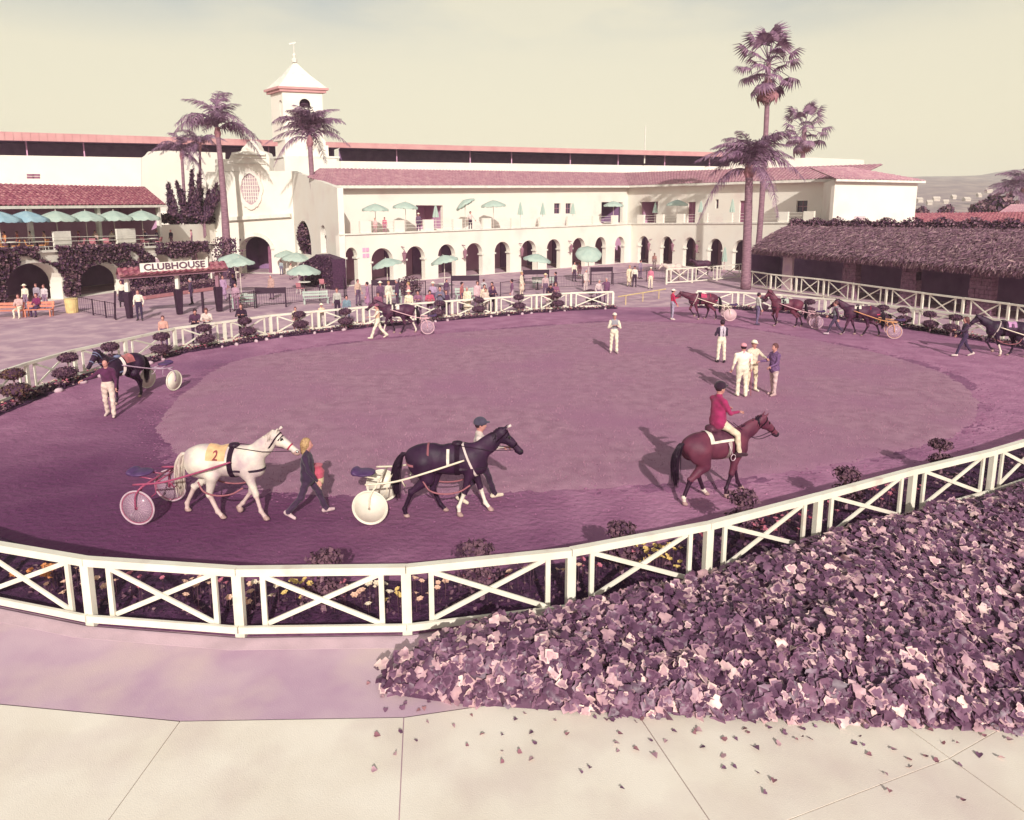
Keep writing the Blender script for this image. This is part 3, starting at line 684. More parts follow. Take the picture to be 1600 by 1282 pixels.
# ---------------------------------------------------------------- two-storey arcade wing
PA, PB = G(533, 448), G(985, 410); PC = Vector((29.8, 67.5, 0)); PD = Vector((39.5, 70, 0))
arc = empty('arcade_building', (PB.x, PB.y, 0), 0, 'long cream two-storey building with a row of arches, a terrace and a tiled roof', 'building')
def arcade(W, xs, first):
    ops = []
    for x, wpx, ytop, yimp in xs:
        a, _ = W.hit(x - wpx / 2, 400); b, _ = W.hit(x + wpx / 2, 400); _, zt = W.hit(x, ytop); _, zi = W.hit(x, yimp)
        ops.append((a, b, 0, max(1.5, zi), max(.5, zt - zi)))
    return ops
WL = Wall(PA, PB); WR = Wall(PB, PC)
xsL = [(549, 19, 387, 402), (597, 34, 388, 408), (649, 30, 385, 404), (698, 27, 382, 400), (741, 26, 380, 397), (785, 24, 378, 394), (826, 23, 376, 391), (865, 21, 374, 389), (904, 20, 372, 387), (938, 17, 370.5, 386), (968, 15, 370, 384)]
xsR = [(1005, 17, 369, 384), (1041, 19, 369.5, 386), (1077, 20, 371, 388), (1117, 23, 373, 390.5), (1157, 25, 375, 393), (1200, 27, 377, 396), (1246, 29, 379, 399)]
opsL, opsR = arcade(WL, xsL, 1), arcade(WR, xsR, 0)
zA = WL.hit(536, 368.5)[1]; zB = WL.hit(985, 351)[1]; zC = WR.hit(1280, 349)[1]
m = MB(); arch_wall(m, WL, 0, WL.L, -.05, lambda s: zA + (zB - zA) * s / WL.L, opsL, .55)
arch_wall(m, WR, 0, WR.L, -.05, lambda s: zB + (zC - zB) * s / WR.L, opsR, .55)
m.build('wall', mWall, arc)
for W, ops in ((WL, opsL), (WR, opsR)):   # impost blocks on every pier
    for a, b, zb, zi, r in ops:
        for s_ in (a, b):
            m = MB(); W.box(m, s_ - .16, s_ + .16, zi - .16, zi, -.57, .05); m.build('impost', mTrim, arc)
# shaded gallery behind the arches
m = MB(); B1, B2 = WL.shift(-5.5), WR.shift(-5.5)
m.quad(B1.pt(1.75, 0), B1.pt(B1.L + 9, 0), B1.pt(B1.L + 9, 4.3), B1.pt(1.75, 4.0)); m.quad(B2.pt(-9, 0), B2.pt(B2.L, 0), B2.pt(B2.L, 4.3), B2.pt(-9, 4.3))
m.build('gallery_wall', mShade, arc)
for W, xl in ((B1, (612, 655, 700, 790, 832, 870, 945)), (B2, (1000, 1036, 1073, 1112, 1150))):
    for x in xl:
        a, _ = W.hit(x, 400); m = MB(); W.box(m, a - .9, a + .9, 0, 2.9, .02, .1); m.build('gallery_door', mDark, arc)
# terrace slab, string course
m = MB()
for W, z0, z1 in ((WL, zA, zB), (WR, zB, zC)):
    a0, a1 = (.45, 1.85) if W is WL else (-.1, -2.4)
    for dz_ in (-.3, -.02): m.quad(W.pt(a0, z0 + dz_, -.56), W.pt(W.L + .1, z1 + dz_, -.56), W.pt(W.L + (2.4 if W is WL else .1), z1 + dz_, -5.6), W.pt(a1, z0 + dz_, -5.6))
m.build('terrace_floor', mPath, arc)
m = MB()
for W, z0, z1 in ((WL, zA, zB), (WR, zB, zC)):
    m.prism([W.pt(0, z0 + .02, -.1), W.pt(W.L, z1 + .02, -.1), W.pt(W.L, z1 + .16, -.1), W.pt(0, z0 + .16, -.1)], W.n * .24)
m.build('cornice', mTrim, arc)
def zter(W, s): return (zA + (zB - zA) * s / WL.L if W is WL else zB + (zC - zB) * s / WR.L) + .16
# parapet piers and thin rails
for W, xs in ((WL, (572, 625, 671, 716, 762, 806, 850, 893, 932, 962)), (WR, (1000, 1030, 1062, 1098, 1136, 1178, 1222, 1262))):
    ss = []
    for x in xs:
        s_, _ = W.hit(x, 350); ss.append(s_); z = zter(W, s_); m = MB(); W.box(m, s_ - .55, s_ + .55, z - .02, z + 1.0, -.32, -.04); m.build('parapet_pier', mWall, arc)
    for a, b in zip(ss, ss[1:]):
        m = MB()
        for h in (.3, .6, .9): m.tube([W.pt(a + .55, zter(W, a) + h, -.18), W.pt(b - .55, zter(W, b) + h, -.18)], .018, 5)
        m.build('rail', mTrim, arc)
# upper storey, set back, with openings
UL, UR = WL.shift(-4.4), WR.shift(-4.4)
eA = UL.hit(540, 293)[1]; eB = (UL.hit(975, 292)[1] + UR.hit(1000, 291)[1]) / 2; eC = UR.hit(1280, 283)[1]
sL0 = UL.hit(535, 330)[0]
def corner(U1, U2):
    d1, d2 = U1.d, U2.d; den = d1.x * d2.y - d1.y * d2.x; r = U2.P - U1.P
    return (r.x * d2.y - r.y * d2.x) / den, (r.x * d1.y - r.y * d1.x) / den
cL, cR = corner(UL, UR)
def upops(U, W, L):
    R = []
    for x0, x1, yt, yb, kind in L:
        a, zt = U.hit(x0, yt); b, _ = U.hit(x1, yt); zf = zter(W, a)
        R.append((a, b, zf + .0 if yb is None else U.hit(x0, yb)[1], zt, 0))
    return R
upL = [(650, 692, 321, None, 'd'), (866, 876, 318, 334, 'w'), (884, 893, 318, 334, 'w'), (940, 973, 316, None, 'd')]
upR = [(1000, 1028, 316, None, 'd'), (1075, 1087, 316, None, 'd'), (1118, 1123, 312, 326, 'w'), (1156, 1173, 314, None, 'd'), (1245, 1262, 314, 332, 'w')]
oL, oR = upops(UL, WL, upL), upops(UR, WR, upR)
oL = [(a, b, zb if zb > 5.2 and (b - a) < 1.2 else zter(WL, a), z, r) for a, b, zb, z, r in oL]
m = MB(); arch_wall(m, UL, 1.45, cL, zA - .1, lambda s: eA + (eB - eA) * max(0, s) / cL + .2, oL, .4)
arch_wall(m, UR, cR, UR.L, zB - .1, lambda s: eB + (eC - eB) * s / UR.L + .2, oR, .4)
m.build('upper_wall', mWall, arc)
for U, ops in ((UL, oL), (UR, oR)):
    for i, (a, b, zb, zt, r) in enumerate(ops):
        m = MB(); wide_ = b - a > 2.2
        if wide_:
            U.box(m, a - .3, b + .3, zb - .3, zt + .3, -3.4, -3.3); U.box(m, a - .3, a - .25, zb, zt + .3, -3.3, -.42); U.box(m, b + .25, b + .3, zb, zt + .3, -3.3, -.42); U.box(m, a - .3, b + .3, zt + .02, zt + .3, -3.3, -.42)
            m.build('recess', mDark if i else mShade, arc)
        else:
            U.box(m, a, b, zb, zt, -.3, -.24); o = m.build('door' if zt - zb > 2 else 'window', mBrownDoor if zt - zb > 2 else mGlass, arc)
            m = MB(); c = (a + b) / 2
            U.box(m, c - .04, c + .04, zb, zt, -.24, -.2); U.box(m, a, b, (zb + zt) / 2 - .04, (zb + zt) / 2 + .04, -.24, -.205); m.build('frame', mWood, arc)
# tiled roof in two slopes, fascia below
RL, RR = UL.shift(.75), UR.shift(.75); rL, rR = UL.shift(-5), UR.shift(-5)
fL, fR = corner(RL, RR); gL, gR = corner(rL, rR)
zrA = rL.hit(540, 264.5)[1]; zrB = rL.hit(940, 268)[1]; zrC = rR.hit(1270, 263)[1]
m = MB(); tile_roof(m, RL.pt(RL.hit(519, 293)[0], eA + .12), RL.pt(fL, eB + .12), rL.pt(gL, zrB), rL.pt(rL.hit(522, 266)[0], zrA), cw=.42)
tile_roof(m, RR.pt(fR, eB + .12), RR.pt(RR.L + .3, eC + .12), rR.pt(rR.L, zrC), rR.pt(gR, zrB), cw=.42)
# left hip
PWE = Wall(WY(462, 400, 71.5), PA); tile_roof(m, PWE.pt(*PWE.hit(480, 277, .35), .35), RL.pt(RL.hit(519, 293)[0], eA + .12), rL.pt(rL.hit(522, 266)[0], zrA), rL.pt(rL.hit(500, 268)[0], zrA - .1), cw=.42)
tag(m.build('roof_tiles', mTile, arc), kind='stuff')
m = MB()
m.prism([RL.pt(RL.hit(519, 293)[0], eA - .16), RL.pt(fL, eB - .16), RL.pt(fL, eB + .1), RL.pt(RL.hit(519, 293)[0], eA + .1)], RL.n * .06)
m.prism([RR.pt(fR, eB - .16), RR.pt(RR.L, eC - .16), RR.pt(RR.L, eC + .1), RR.pt(fR, eB + .1)], RR.n * .06)
m.build('fascia', mTrim, arc)
m = MB()
m.quad(RL.pt(RL.hit(519, 293)[0], eA - .1), RL.pt(fL, eB - .1), UL.pt(cL, eB - .02), UL.pt(1.45, eA - .02)); m.quad(RR.pt(fR, eB - .1), RR.pt(RR.L, eC - .1), UR.pt(UR.L, eC - .02), UR.pt(cR, eB - .02))
m.build('soffit', mPink, arc)
# lanterns on brackets between the arches
for W, L in ((WL, ((627, 391), (722, 388), (811, 385), (888, 381))), (WR, ((1018, 378), (1055, 379), (1093, 381)))):
    for x, y in L:
        s_, z = W.hit(x, y); m = MB(); c = W.pt(s_, z - .3, .45)
        m.lathe((c.x, c.y, c.z - .1), ((.04, -.6), (.08, -.56), (.2, .08), (.24, .14), (.13, .2), (.02, .4)), 8)
        m.bar(W.pt(s_, z + .3, 0), W.pt(s_, z + .25, .45), .07, .07); m.bar(W.pt(s_, z - 1.0, .02), W.pt(s_, z - .9, .4), .07, .07)
        m.build('lantern', mWood, arc)
# wall vents by the second arch
s_, z = WL.hit(571, 393)
m = MB()
for i in (0, 1):
    for j in (0, 1): WL.box(m, s_ - .3 + i * .36, s_ - .02 + i * .36, z - .55 + j * .5, z - .2 + j * .5, .0, .05)
m.build('vent', mShade, arc)
# ---------------------------------------------------------------- end block right of the arcade
blk = empty('end_building', (PC.x, PC.y, 0), 0, 'plain cream block with a hipped tile roof at the right end of the arcade', 'building')
WB_ = Wall(PC + Vector((-.02, -1.2, 0)), PD); WB2 = Wall(PD, PD + Vector((4, 12, 0)))
zt = WB_.hit(1345, 282)[1]
m = MB(); arch_wall(m, WB_, 0, WB_.L, -.05, zt, [], .4); m.quad(WB2.pt(0, 0), WB2.pt(WB2.L, 0), WB2.pt(WB2.L, zt), WB2.pt(0, zt))
W3 = Wall(WB_.P, UR.Q); m.quad(WB_.pt(0, 0), WB_.pt(0, zt), (UR.Q.x - 1, UR.Q.y + 6, zt), (UR.Q.x - 1, UR.Q.y + 6, 0))
m.build('wall', mWall, blk)
e1, e2 = WB_.pt(-.4, zt + .05, .5), WB_.pt(WB_.L + .4, zt + .05, .5); r1, r2 = WB_.pt(.2, 0, -3.6), WB_.pt(WB_.L - 5.2, 0, -3.6)
r1.z = ZA(1278, 262, r1); r2.z = ZA(1360, 262, r2)
m = MB(); tile_roof(m, e1, e2, r2, r1, cw=.42); m.add([e2, e2 - WB_.n * 12, r2], [(0, 1, 2)])
tag(m.build('roof_tiles', mTile, blk), kind='stuff')
m = MB(); m.bar(e1 - Vector((0, 0, .12)), e2 - Vector((0, 0, .12)), .08, .2); m.build('fascia', mTrim, blk)
m = MB(); WB_.box(m, *[WB_.hit(x, 340)[0] for x in (1335, 1352)], WB_.hit(1340, 345)[1], WB_.hit(1340, 338)[1], .005, .03); m.build('patch', mPath, blk)
# window with open shutter near the corner
# ---------------------------------------------------------------- grandstand behind
gs = empty('grandstand', WY(600, 330, 112) * 1, 0, 'long white grandstand with a dark open gallery and pink roof edge behind the other buildings', 'grandstand')
gs.location.z = 0
Q1, Q2, Q3 = WY(-160, 330, 84), WY(535, 330, 108), WY(1175, 330, 128)
g1, g2 = Wall(Q1, Q2), Wall(Q2, Q3)
def band(m, y0s, y1s, n=0, dn=-.4):
    for W, (xa, xb) in ((g1, (-160, 535)), (g2, (535, 1175))):
        ya0 = np.interp(xa, *y0s); yb0 = np.interp(xb, *y0s); ya1 = np.interp(xa, *y1s); yb1 = np.interp(xb, *y1s)
        za0, zb0, za1, zb1 = W.hit(xa, ya0)[1], W.hit(xb, yb0)[1], W.hit(xa, ya1)[1], W.hit(xb, yb1)[1]
        m.prism([W.pt(0, za1, n), W.pt(W.L, zb1, n), W.pt(W.L, zb0, n), W.pt(0, za0, n)], W.n * dn)
XS = (-160, 0, 330, 535, 700, 1175)
top = (XS, (203, 207, 218, 224.5, 229.5, 241)); fas = (XS, (218, 221.5, 229.5, 232.5, 237, 247.5)); sil = (XS, (240, 243, 249, 252, 255, 261)); bot = (XS, (330, 330, 330, 330, 330, 330))
m = MB(); band(m, sil, (XS, (480,) * 6), -.1); m.build('wall', mWall, gs)
m = MB(); band(m, top, fas, 1.6, -.3); m.build('roof_edge', mPink, gs)
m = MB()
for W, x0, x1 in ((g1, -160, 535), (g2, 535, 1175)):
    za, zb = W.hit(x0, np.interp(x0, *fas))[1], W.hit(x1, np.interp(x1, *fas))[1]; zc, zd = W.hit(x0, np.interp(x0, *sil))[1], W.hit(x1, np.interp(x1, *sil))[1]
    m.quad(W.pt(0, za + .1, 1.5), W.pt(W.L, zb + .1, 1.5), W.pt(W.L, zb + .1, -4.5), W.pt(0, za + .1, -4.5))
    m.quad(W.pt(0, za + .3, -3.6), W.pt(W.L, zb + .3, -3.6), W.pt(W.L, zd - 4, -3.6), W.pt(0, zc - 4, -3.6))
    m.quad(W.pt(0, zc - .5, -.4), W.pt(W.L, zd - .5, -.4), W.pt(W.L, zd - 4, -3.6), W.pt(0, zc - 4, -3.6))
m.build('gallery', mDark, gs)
for W, xs in ((g1, (40, 130, 250, 420)), (g2, (620, 735, 800, 892, 967, 1040, 1110))):
    for x in xs:
        s_, z1 = W.hit(x, np.interp(x, *fas)); _, z0 = W.hit(x, np.interp(x, *sil)); m = MB(); W.box(m, s_ - .07, s_ + .07, z0 - .2, z1 + .2, -.35, -.2); m.build('post', mShade, gs)
# ridge of the roof: seams of the metal roof edge
for i in range(60):
    m = MB(); s_ = i * g1.L / 60; z0, z1 = g1.hit(-160, 203)[1], g1.hit(535, 224.5)[1]; z2, z3 = g1.hit(-160, 218)[1], g1.hit(535, 232.5)[1]
    f = s_ / g1.L; g1.box(m, s_, s_ + .12, z2 + (z3 - z2) * f, z0 + (z1 - z0) * f, 1.6, 1.66)
    m.build('roof_seam', mPink, gs)
# flag pole on the roof line
m = MB(); p0 = g2.pt(g2.hit(1005, 250)[0], g2.hit(1005, 256)[1], .5); m.tube([p0, p0 + Vector((0, 0, 6))], [.12, .08], 6); m.build('pole', mTrim, gs)
# vents in the left wall
for x in (48, 57):
    for y in (273.5, 277.5):
        a, z = g1.hit(x, y); m = MB(); g1.box(m, a - .42, a + .36, z - .12, z + .1, -.1, -.04); m.build('vent', mBrownDoor, gs)
# raised white parapet behind the small palms, and the low white block at the far right
m = MB(); Wp = Wall(WY(222, 330, 80), WY(352, 330, 86)); pr = [(222, 330), (222, 247), (228, 243), (233, 237), (262, 235.5), (270, 236), (352, 239), (352, 330)]
m.prism([Wp.pt(*Wp.hit(x, y)) for x, y in pr], -Wp.n * .5); m.build('parapet', mWall, gs)
m = MB(); Wq = Wall(WY(1140, 330, 112), WY(1352, 330, 104)); pr = [(1140, 300), (1140, 253), (1214, 249), (1268, 246.5), (1350, 250), (1352, 300)]
m.prism([Wq.pt(*Wq.hit(x, y)) for x, y in pr], -Wq.n * 6); m.build('end_wall', mWall, gs)
# ---------------------------------------------------------------- mission-style entrance and bell tower
FY = 71.5
ent = empty('entrance_building', (WY(400, 400, FY).x, FY, 0), 0, 'cream mission-style entrance front with a scalloped quatrefoil window and arched doorway', 'building')
WE = Wall(WY(318, 400, 73.5), WY(462, 400, 71.5)); W2 = Wall(WE.Q, PA)
def we(x, y, n=0): s_, z = WE.hit(x, y); return WE.pt(s_, z, n)
sD0, sD1 = WE.hit(377, 400)[0], WE.hit(424, 400)[0]; zsD = WE.hit(400, 390)[1]; zrD = WE.hit(400, 370)[1] - zsD
sT0, sT1 = W2.hit(465.5, 400)[0], W2.hit(487, 400)[0]; zTt = W2.hit(475, 345)[1]; zTb = W2.hit(475, 398)[1]
sU0, sU1 = W2.hit(502, 400)[0], W2.hit(511, 400)[0]; zUt = W2.hit(506, 352)[1]; zUb = W2.hit(506, 396)[1]
s0, s1 = WE.hit(330, 400)[0], WE.L
zW = WE.hit(400, 268)[1]
m = MB(); sK0, zK0 = W2.hit(476, 274); sK1, zK1 = W2.hit(524, 294)
def ztE(s): return zW + (zK0 - zW) * s / sK0 if s < sK0 else zK0 + (zK1 - zK0) * min(1, (s - sK0) / (sK1 - sK0))
arch_wall(m, WE, s0, s1, -.05, zW, [(sD0, sD1, 0, zsD, zrD)], .9)
arch_wall(m, W2, 0, W2.L, -.05, ztE, [(sT0, sT1, zTb, zTt - (sT1 - sT0) / 2, (sT1 - sT0) / 2), (sU0, sU1, zUb, zUt - (sU1 - sU0) / 2, (sU1 - sU0) / 2)], .5)
m.build('wall', mWall, ent)
pr = [(336, 268.2), (336, 249.5), (344.6, 249), (358, 249), (362, 238.6), (375.5, 237), (379, 231), (383, 227.5), (387, 222), (393, 219), (399, 222), (402, 227), (405.5, 235), (417.5, 239.5), (421, 247), (421, 268.2)]
m = MB(); m.prism([we(x, y) + Vector((0, 0, .004)) for x, y in pr], -WE.n * .9); m.build('gable', mWall, ent)
m = MB(); m.bar(we(366, 240, .1), we(416, 242, .1), .25, .16); m.bar(we(366, 255, .05), we(416, 256, .05), .14, .1); m.bar(we(366, 246, .05), we(416, 247, .05), .14, .1); m.build('moulding', mTrim, ent)
m = MB(); m.bar(we(350, 343, .12), we(456, 336.5, .12), .55, .36); m.bar(we(350, 345.5, .08), we(456, 339, .08), .35, .2); m.build('cornice', mTrim, ent)
# quatrefoil-like scalloped window with raised surround and lattice
c = WE.hit(392, 296); rxw = abs(WE.hit(406, 296)[0] - WE.hit(378, 296)[0]) / 2; rzw = (WE.hit(392, 273)[1] - WE.hit(392, 318)[1]) / 2
def scal(k, a): f = 1 + .09 * abs(math.cos(4 * a)) + (.1 if abs(math.sin(a)) > .86 else 0); return c[0] + rxw * k * f * math.cos(a), c[1] + rzw * k * f * math.sin(a) * .92
ang = [2 * math.pi * i / 48 for i in range(48)]
m = MB(); m.prism([WE.pt(*scal(1.0, a), .03) for a in ang], -WE.n * .02); wn_ = m.build('window', mat('window_screen', S(214, 184, 186, .7), scale=3), ent)
m = MB()
for i in range(48):
    a, b = ang[i], ang[(i + 1) % 48]
    m.prism([WE.pt(*scal(1.0, a), .02), WE.pt(*scal(1.0, b), .02), WE.pt(*scal(1.32, b), .02), WE.pt(*scal(1.32, a), .02)], WE.n * .16)
m.build('surround', mWall, wn_)
m = MB()
for i in range(-3, 4):
    f = i / 4; h = rzw * math.sqrt(max(0, 1 - f * f)) * .95; hw = rxw * math.sqrt(max(0, 1 - f * f)) * .95
    WE.box(m, c[0] + f * rxw - .03, c[0] + f * rxw + .03, c[1] - h, c[1] + h, .035, .08); WE.box(m, c[0] - hw, c[0] + hw, c[1] + f * rzw - .03, c[1] + f * rzw + .03, .035, .075)
m.build('lattice', mWall, wn_)
# doorway: dark hall, plum side leaf
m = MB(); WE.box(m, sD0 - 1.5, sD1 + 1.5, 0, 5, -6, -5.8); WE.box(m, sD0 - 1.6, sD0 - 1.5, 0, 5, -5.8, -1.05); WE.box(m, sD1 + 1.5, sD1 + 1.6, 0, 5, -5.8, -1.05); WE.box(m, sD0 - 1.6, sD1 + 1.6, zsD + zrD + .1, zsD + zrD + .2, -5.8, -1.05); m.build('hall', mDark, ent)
m = MB(); WE.box(m, sD1 - .75, sD1 - .02, 0, zsD + .3, -.85, -.7); WE.box(m, sD1 - .5, sD1 - .4, 0, zsD + .2, -.7, -.62); m.build('door', mBrownDoor, ent)
m = MB(); na = 16; cD = (sD0 + sD1) / 2; hD = (sD1 - sD0) / 2
for k in range(na):
    a, b = math.pi * k / na, math.pi * (k + 1) / na; P_ = lambda r, t: WE.pt(cD - (hD + r) * math.cos(t), zsD + (zrD + r) * math.sin(t), .02)
    m.prism([P_(.02, a), P_(.02, b), P_(.4, b), P_(.4, a)], WE.n * .1)
m.build('door_surround', mTrim, ent)
m = MB(); W2.box(m, sU0 - .3, sU1 + .3, zUb - .3, zUt + .3, -.7, -.6); W2.box(m, sT0 - .5, sT1 + 1.5, zTb - .3, zTt + .3, -2.2, -2.1); m.build('recess', mDark, ent)
tw = empty('bell_tower', (WY(470, 300, 80).x, 80, 0), 0, 'square cream bell tower with arched belfry openings and pyramid roof behind the palm', 'tower')
WT = Wall(WY(424, 300, 83), WY(452, 300, 79)); WT2 = Wall(WY(452, 300, 79), WY(530, 300, 80.5))
def tier(m, xs, y0, y1, Y=(82.5, 79, 80.5), th=6):
    a, b, c_ = [WY(x, 300, y) for x, y in zip(xs, Y)]; d = a + c_ - b
    z1 = ZA(xs[1], y0, b); z0 = ZA(xs[1], y1, b)
    P_ = [a, b, c_, d]; vs = [Vector((p.x, p.y, z)) for z in (z0, z1) for p in P_]
    m.add(vs, [(0, 1, 5, 4), (1, 2, 6, 5), (2, 3, 7, 6), (3, 0, 4, 7), (4, 5, 6, 7)]); return P_, z0, z1
m = MB(); tier(m, (424, 447, 528), 246, 330); m.build('base', mWall, tw)
m = MB(); tier(m, (420, 445, 533), 243, 246.2); m.build('base_cornice', mTrim, tw)
m = MB(); tier(m, (434, 449, 516), 226, 243.2, (82, 79.7, 81)); tier(m, (438, 450, 512), 218, 226.2, (82, 79.9, 81)); m.build('stepped_base', mWall, tw)
# belfry with a real arched opening
a, b, c_ = WY(431, 300, 82.2), WY(449, 300, 80.1), WY(510, 300, 81.2); Wb = Wall(b, c_); Ws = Wall(a, b)
zb0, zb1 = ZA(449, 219, b), ZA(449, 143, b); o0, o1 = Wb.hit(467.5, 160)[0], Wb.hit(484.5, 160)[0]; zs_ = Wb.hit(476, 163)[1]; zl_ = Wb.hit(476, 188)[1]
m = MB(); arch_wall(m, Wb, 0, Wb.L, zb0, zb1, [(o0, o1, zl_, zs_, (o1 - o0) / 2)], .4)
sa, sb = Ws.hit(436, 160)[0], Ws.hit(440, 160)[0]
arch_wall(m, Ws, 0, Ws.L, zb0, zb1, [(sa, sb, zs_ - 1.2, zs_ + .1, .3)], .4)
d = a + c_ - b; m.quad((a.x, a.y, zb0), (a.x, a.y, zb1), (d.x, d.y, zb1), (d.x, d.y, zb0)); m.quad((c_.x, c_.y, zb0), (c_.x, c_.y, zb1), (d.x, d.y, zb1), (d.x, d.y, zb0)); m.build('belfry', mWall, tw)
m = MB(); Wb.box(m, o0 - .4, o1 + .4, zl_ - .3, zs_ + 1.6, -1.6, -1.5); Ws.box(m, sa - .3, sb + .3, zs_ - 1.5, zs_ + .8, -1, -.9); m.build('belfry_inside', mDark, tw)
m = MB(); Wb.box(m, o0 + .02, o1 - .02, Wb.hit(476, 172)[1], Wb.hit(476, 167.5)[1], -.3, .06); m.build('balcony_rail', mTrim, tw)
def eaves(m, k, z0, z1):
    ctr = (a + c_) / 2; P_ = [ctr + (p - ctr) * k for p in (a, b, c_, d)]; vs = [Vector((p.x, p.y, z)) for z in (z0, z1) for p in P_]
    m.add(vs, [(0, 1, 5, 4), (1, 2, 6, 5), (2, 3, 7, 6), (3, 0, 4, 7), (4, 5, 6, 7), (3, 2, 1, 0)]); return P_, ctr
m = MB(); P_, ctr = eaves(m, 1.16, zb1 - .02, zb1 + .25); eaves(m, 1.26, zb1 + .25, zb1 + .5); m.build('eaves', mPink, tw)
m = MB(); zt = ZA(462, 96, ctr); ap = Vector((ctr.x, ctr.y, zt)); P2 = [ctr + (p - ctr) * 1.2 for p in (a, b, c_, d)]; P3 = [ctr + (p - ctr) * .55 for p in (a, b, c_, d)]
vs = [Vector((p.x, p.y, zb1 + .5)) for p in P2] + [Vector((p.x, p.y, zb1 + .5 + (zt - zb1) * .42)) for p in P3] + [ap]
m.add(vs, [(0, 1, 5, 4), (1, 2, 6, 5), (2, 3, 7, 6), (3, 0, 4, 7), (4, 5, 8), (5, 6, 8), (6, 7, 8), (7, 4, 8)]); m.build('roof', mTrim, tw)
m = MB(); m.lathe((ctr.x, ctr.y, zt - .15), ((.28, 0), (.34, .3), (.12, .5), (.2, .8), (.05, 1.0), (.04, 2.0), (.0, 2.1)), 8); m.bar((ctr.x - .5, ctr.y, zt + 1.8), (ctr.x + .25, ctr.y, zt + 1.95), .03, .16); m.build('finial', mTrim, tw)
# ================================================================ left terrace restaurant
LB = Wall(G(-60, 489), Vector((-28.2, 65.5, 0)))
lb = empty('terrace_building', (-31, 48, 0), 0, 'ivy-covered arcade building with an open dining terrace under a red tiled roof', 'building')
zF0 = LB.hit(0, 396)[1]; zF1 = LB.hit(335, 383)[1]; sF1 = LB.hit(335, 383)[0]
zf = lambda s: zF0 + (zF1 - zF0) * max(0, s) / sF1
def lop(x0, x1, yt, ys): a = LB.hit(x0, 440)[0]; b = LB.hit(x1, 440)[0]; z = LB.hit((x0 + x1) / 2, ys)[1]; return (a, b, 0, z, LB.hit((x0 + x1) / 2, yt)[1] - z)
opsB = [lop(5, 96, 411, 446), lop(122, 196, 413, 440), lop(232, 269, 399, 414), lop(299, 332, 394, 412)]
m = MB(); arch_wall(m, LB, 0, LB.L, -.05, zf, opsB, 1.1); m.build('wall', mWall, lb)
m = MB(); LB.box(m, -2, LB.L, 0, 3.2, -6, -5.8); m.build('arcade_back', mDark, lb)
m = MB(); m.prism([LB.pt(0, zf(0) - .25, -.02), LB.pt(LB.L, zf(LB.L) - .25, -.02), LB.pt(LB.L, zf(LB.L), -.02), LB.pt(0, zf(0), -.02)], -LB.n * 8); m.build('terrace_floor', mPath, lb)
m = MB(); m.bar(LB.pt(0, zf(0) + .05, .02), LB.pt(LB.L, zf(LB.L) + .05, .02), .3, .16); m.build('cornice', mTrim, lb)
for a, b, _, zs, r in opsB[:1] + opsB[2:]:   # pale arch rims
    m = MB(); c = (a + b) / 2; h = (b - a) / 2
    for k in range(16):
        t0, t1 = math.pi * k / 16, math.pi * (k + 1) / 16; P_ = lambda q, t: LB.pt(c - (h + q) * math.cos(t), zs + (r + q) * math.sin(t), .01)
        m.prism([P_(.01, t0), P_(.01, t1), P_(.22, t1), P_(.22, t0)], LB.n * .08)
    m.build('arch_rim', mTrim, lb)
# upper rooms: dark recess, posts, tiled roof
BK = LB.shift(-6.5); EV = LB.shift(-1.6)
zE0, zE1 = EV.hit(0, 327)[1], EV.hit(256, 322)[1]; sE1 = EV.hit(257, 322)[0]
m = MB(); m.quad(BK.pt(-3, zf(0)), BK.pt(sE1, zf(sE1)), BK.pt(sE1, zE1 + 1), BK.pt(-3, zE0 + 1)); m.quad(BK.pt(sE1, zf(sE1)), LB.pt(sE1 - .3, zf(sE1), -2.2), LB.pt(sE1 - .3, zE1, -2.2), BK.pt(sE1, zE1 + .6)); m.build('back_wall', mShade, lb)
m = MB(); m.quad(EV.pt(-3, zE0 - .05), EV.pt(sE1, zE1 - .05), BK.pt(sE1, zE1 + .3), BK.pt(-3, zE0 + .3)); m.build('ceiling', mWood, lb)
for x in (53, 160, 254):
    a, _ = EV.hit(x, 350); m = MB(); EV.box(m, a - .14, a + .14, zf(a), zE0 + (zE1 - zE0) * a / sE1 - .06, -.5, -.22); m.build('column', mTrim, lb)
RG = LB.shift(-6.8); zr0, zr1 = RG.hit(0, 293)[1], RG.hit(225, 293)[1]; sR1 = RG.hit(226, 293)[0]
m = MB(); tile_roof(m, EV.pt(-3, zE0 + .1), EV.pt(sE1 + .2, zE1 + .1), RG.pt(sR1, zr1), RG.pt(-3, zr0), cw=.36, rl=.5, h=.1)
tile_roof(m, EV.pt(sE1 + .2, zE1 + .1), EV.pt(sE1 - .2, zE1 + .1, -9), RG.pt(sR1 - .1, zr1, -.2), RG.pt(sR1, zr1), cw=.36, rl=.5, h=.1)
tag(m.build('roof_tiles', mTileR, lb), kind='stuff')
m = MB(); m.bar(EV.pt(-3, zE0 - .02, .03), EV.pt(sE1 + .2, zE1 - .02, .03), .1, .2); m.build('fascia', mTrim, lb)
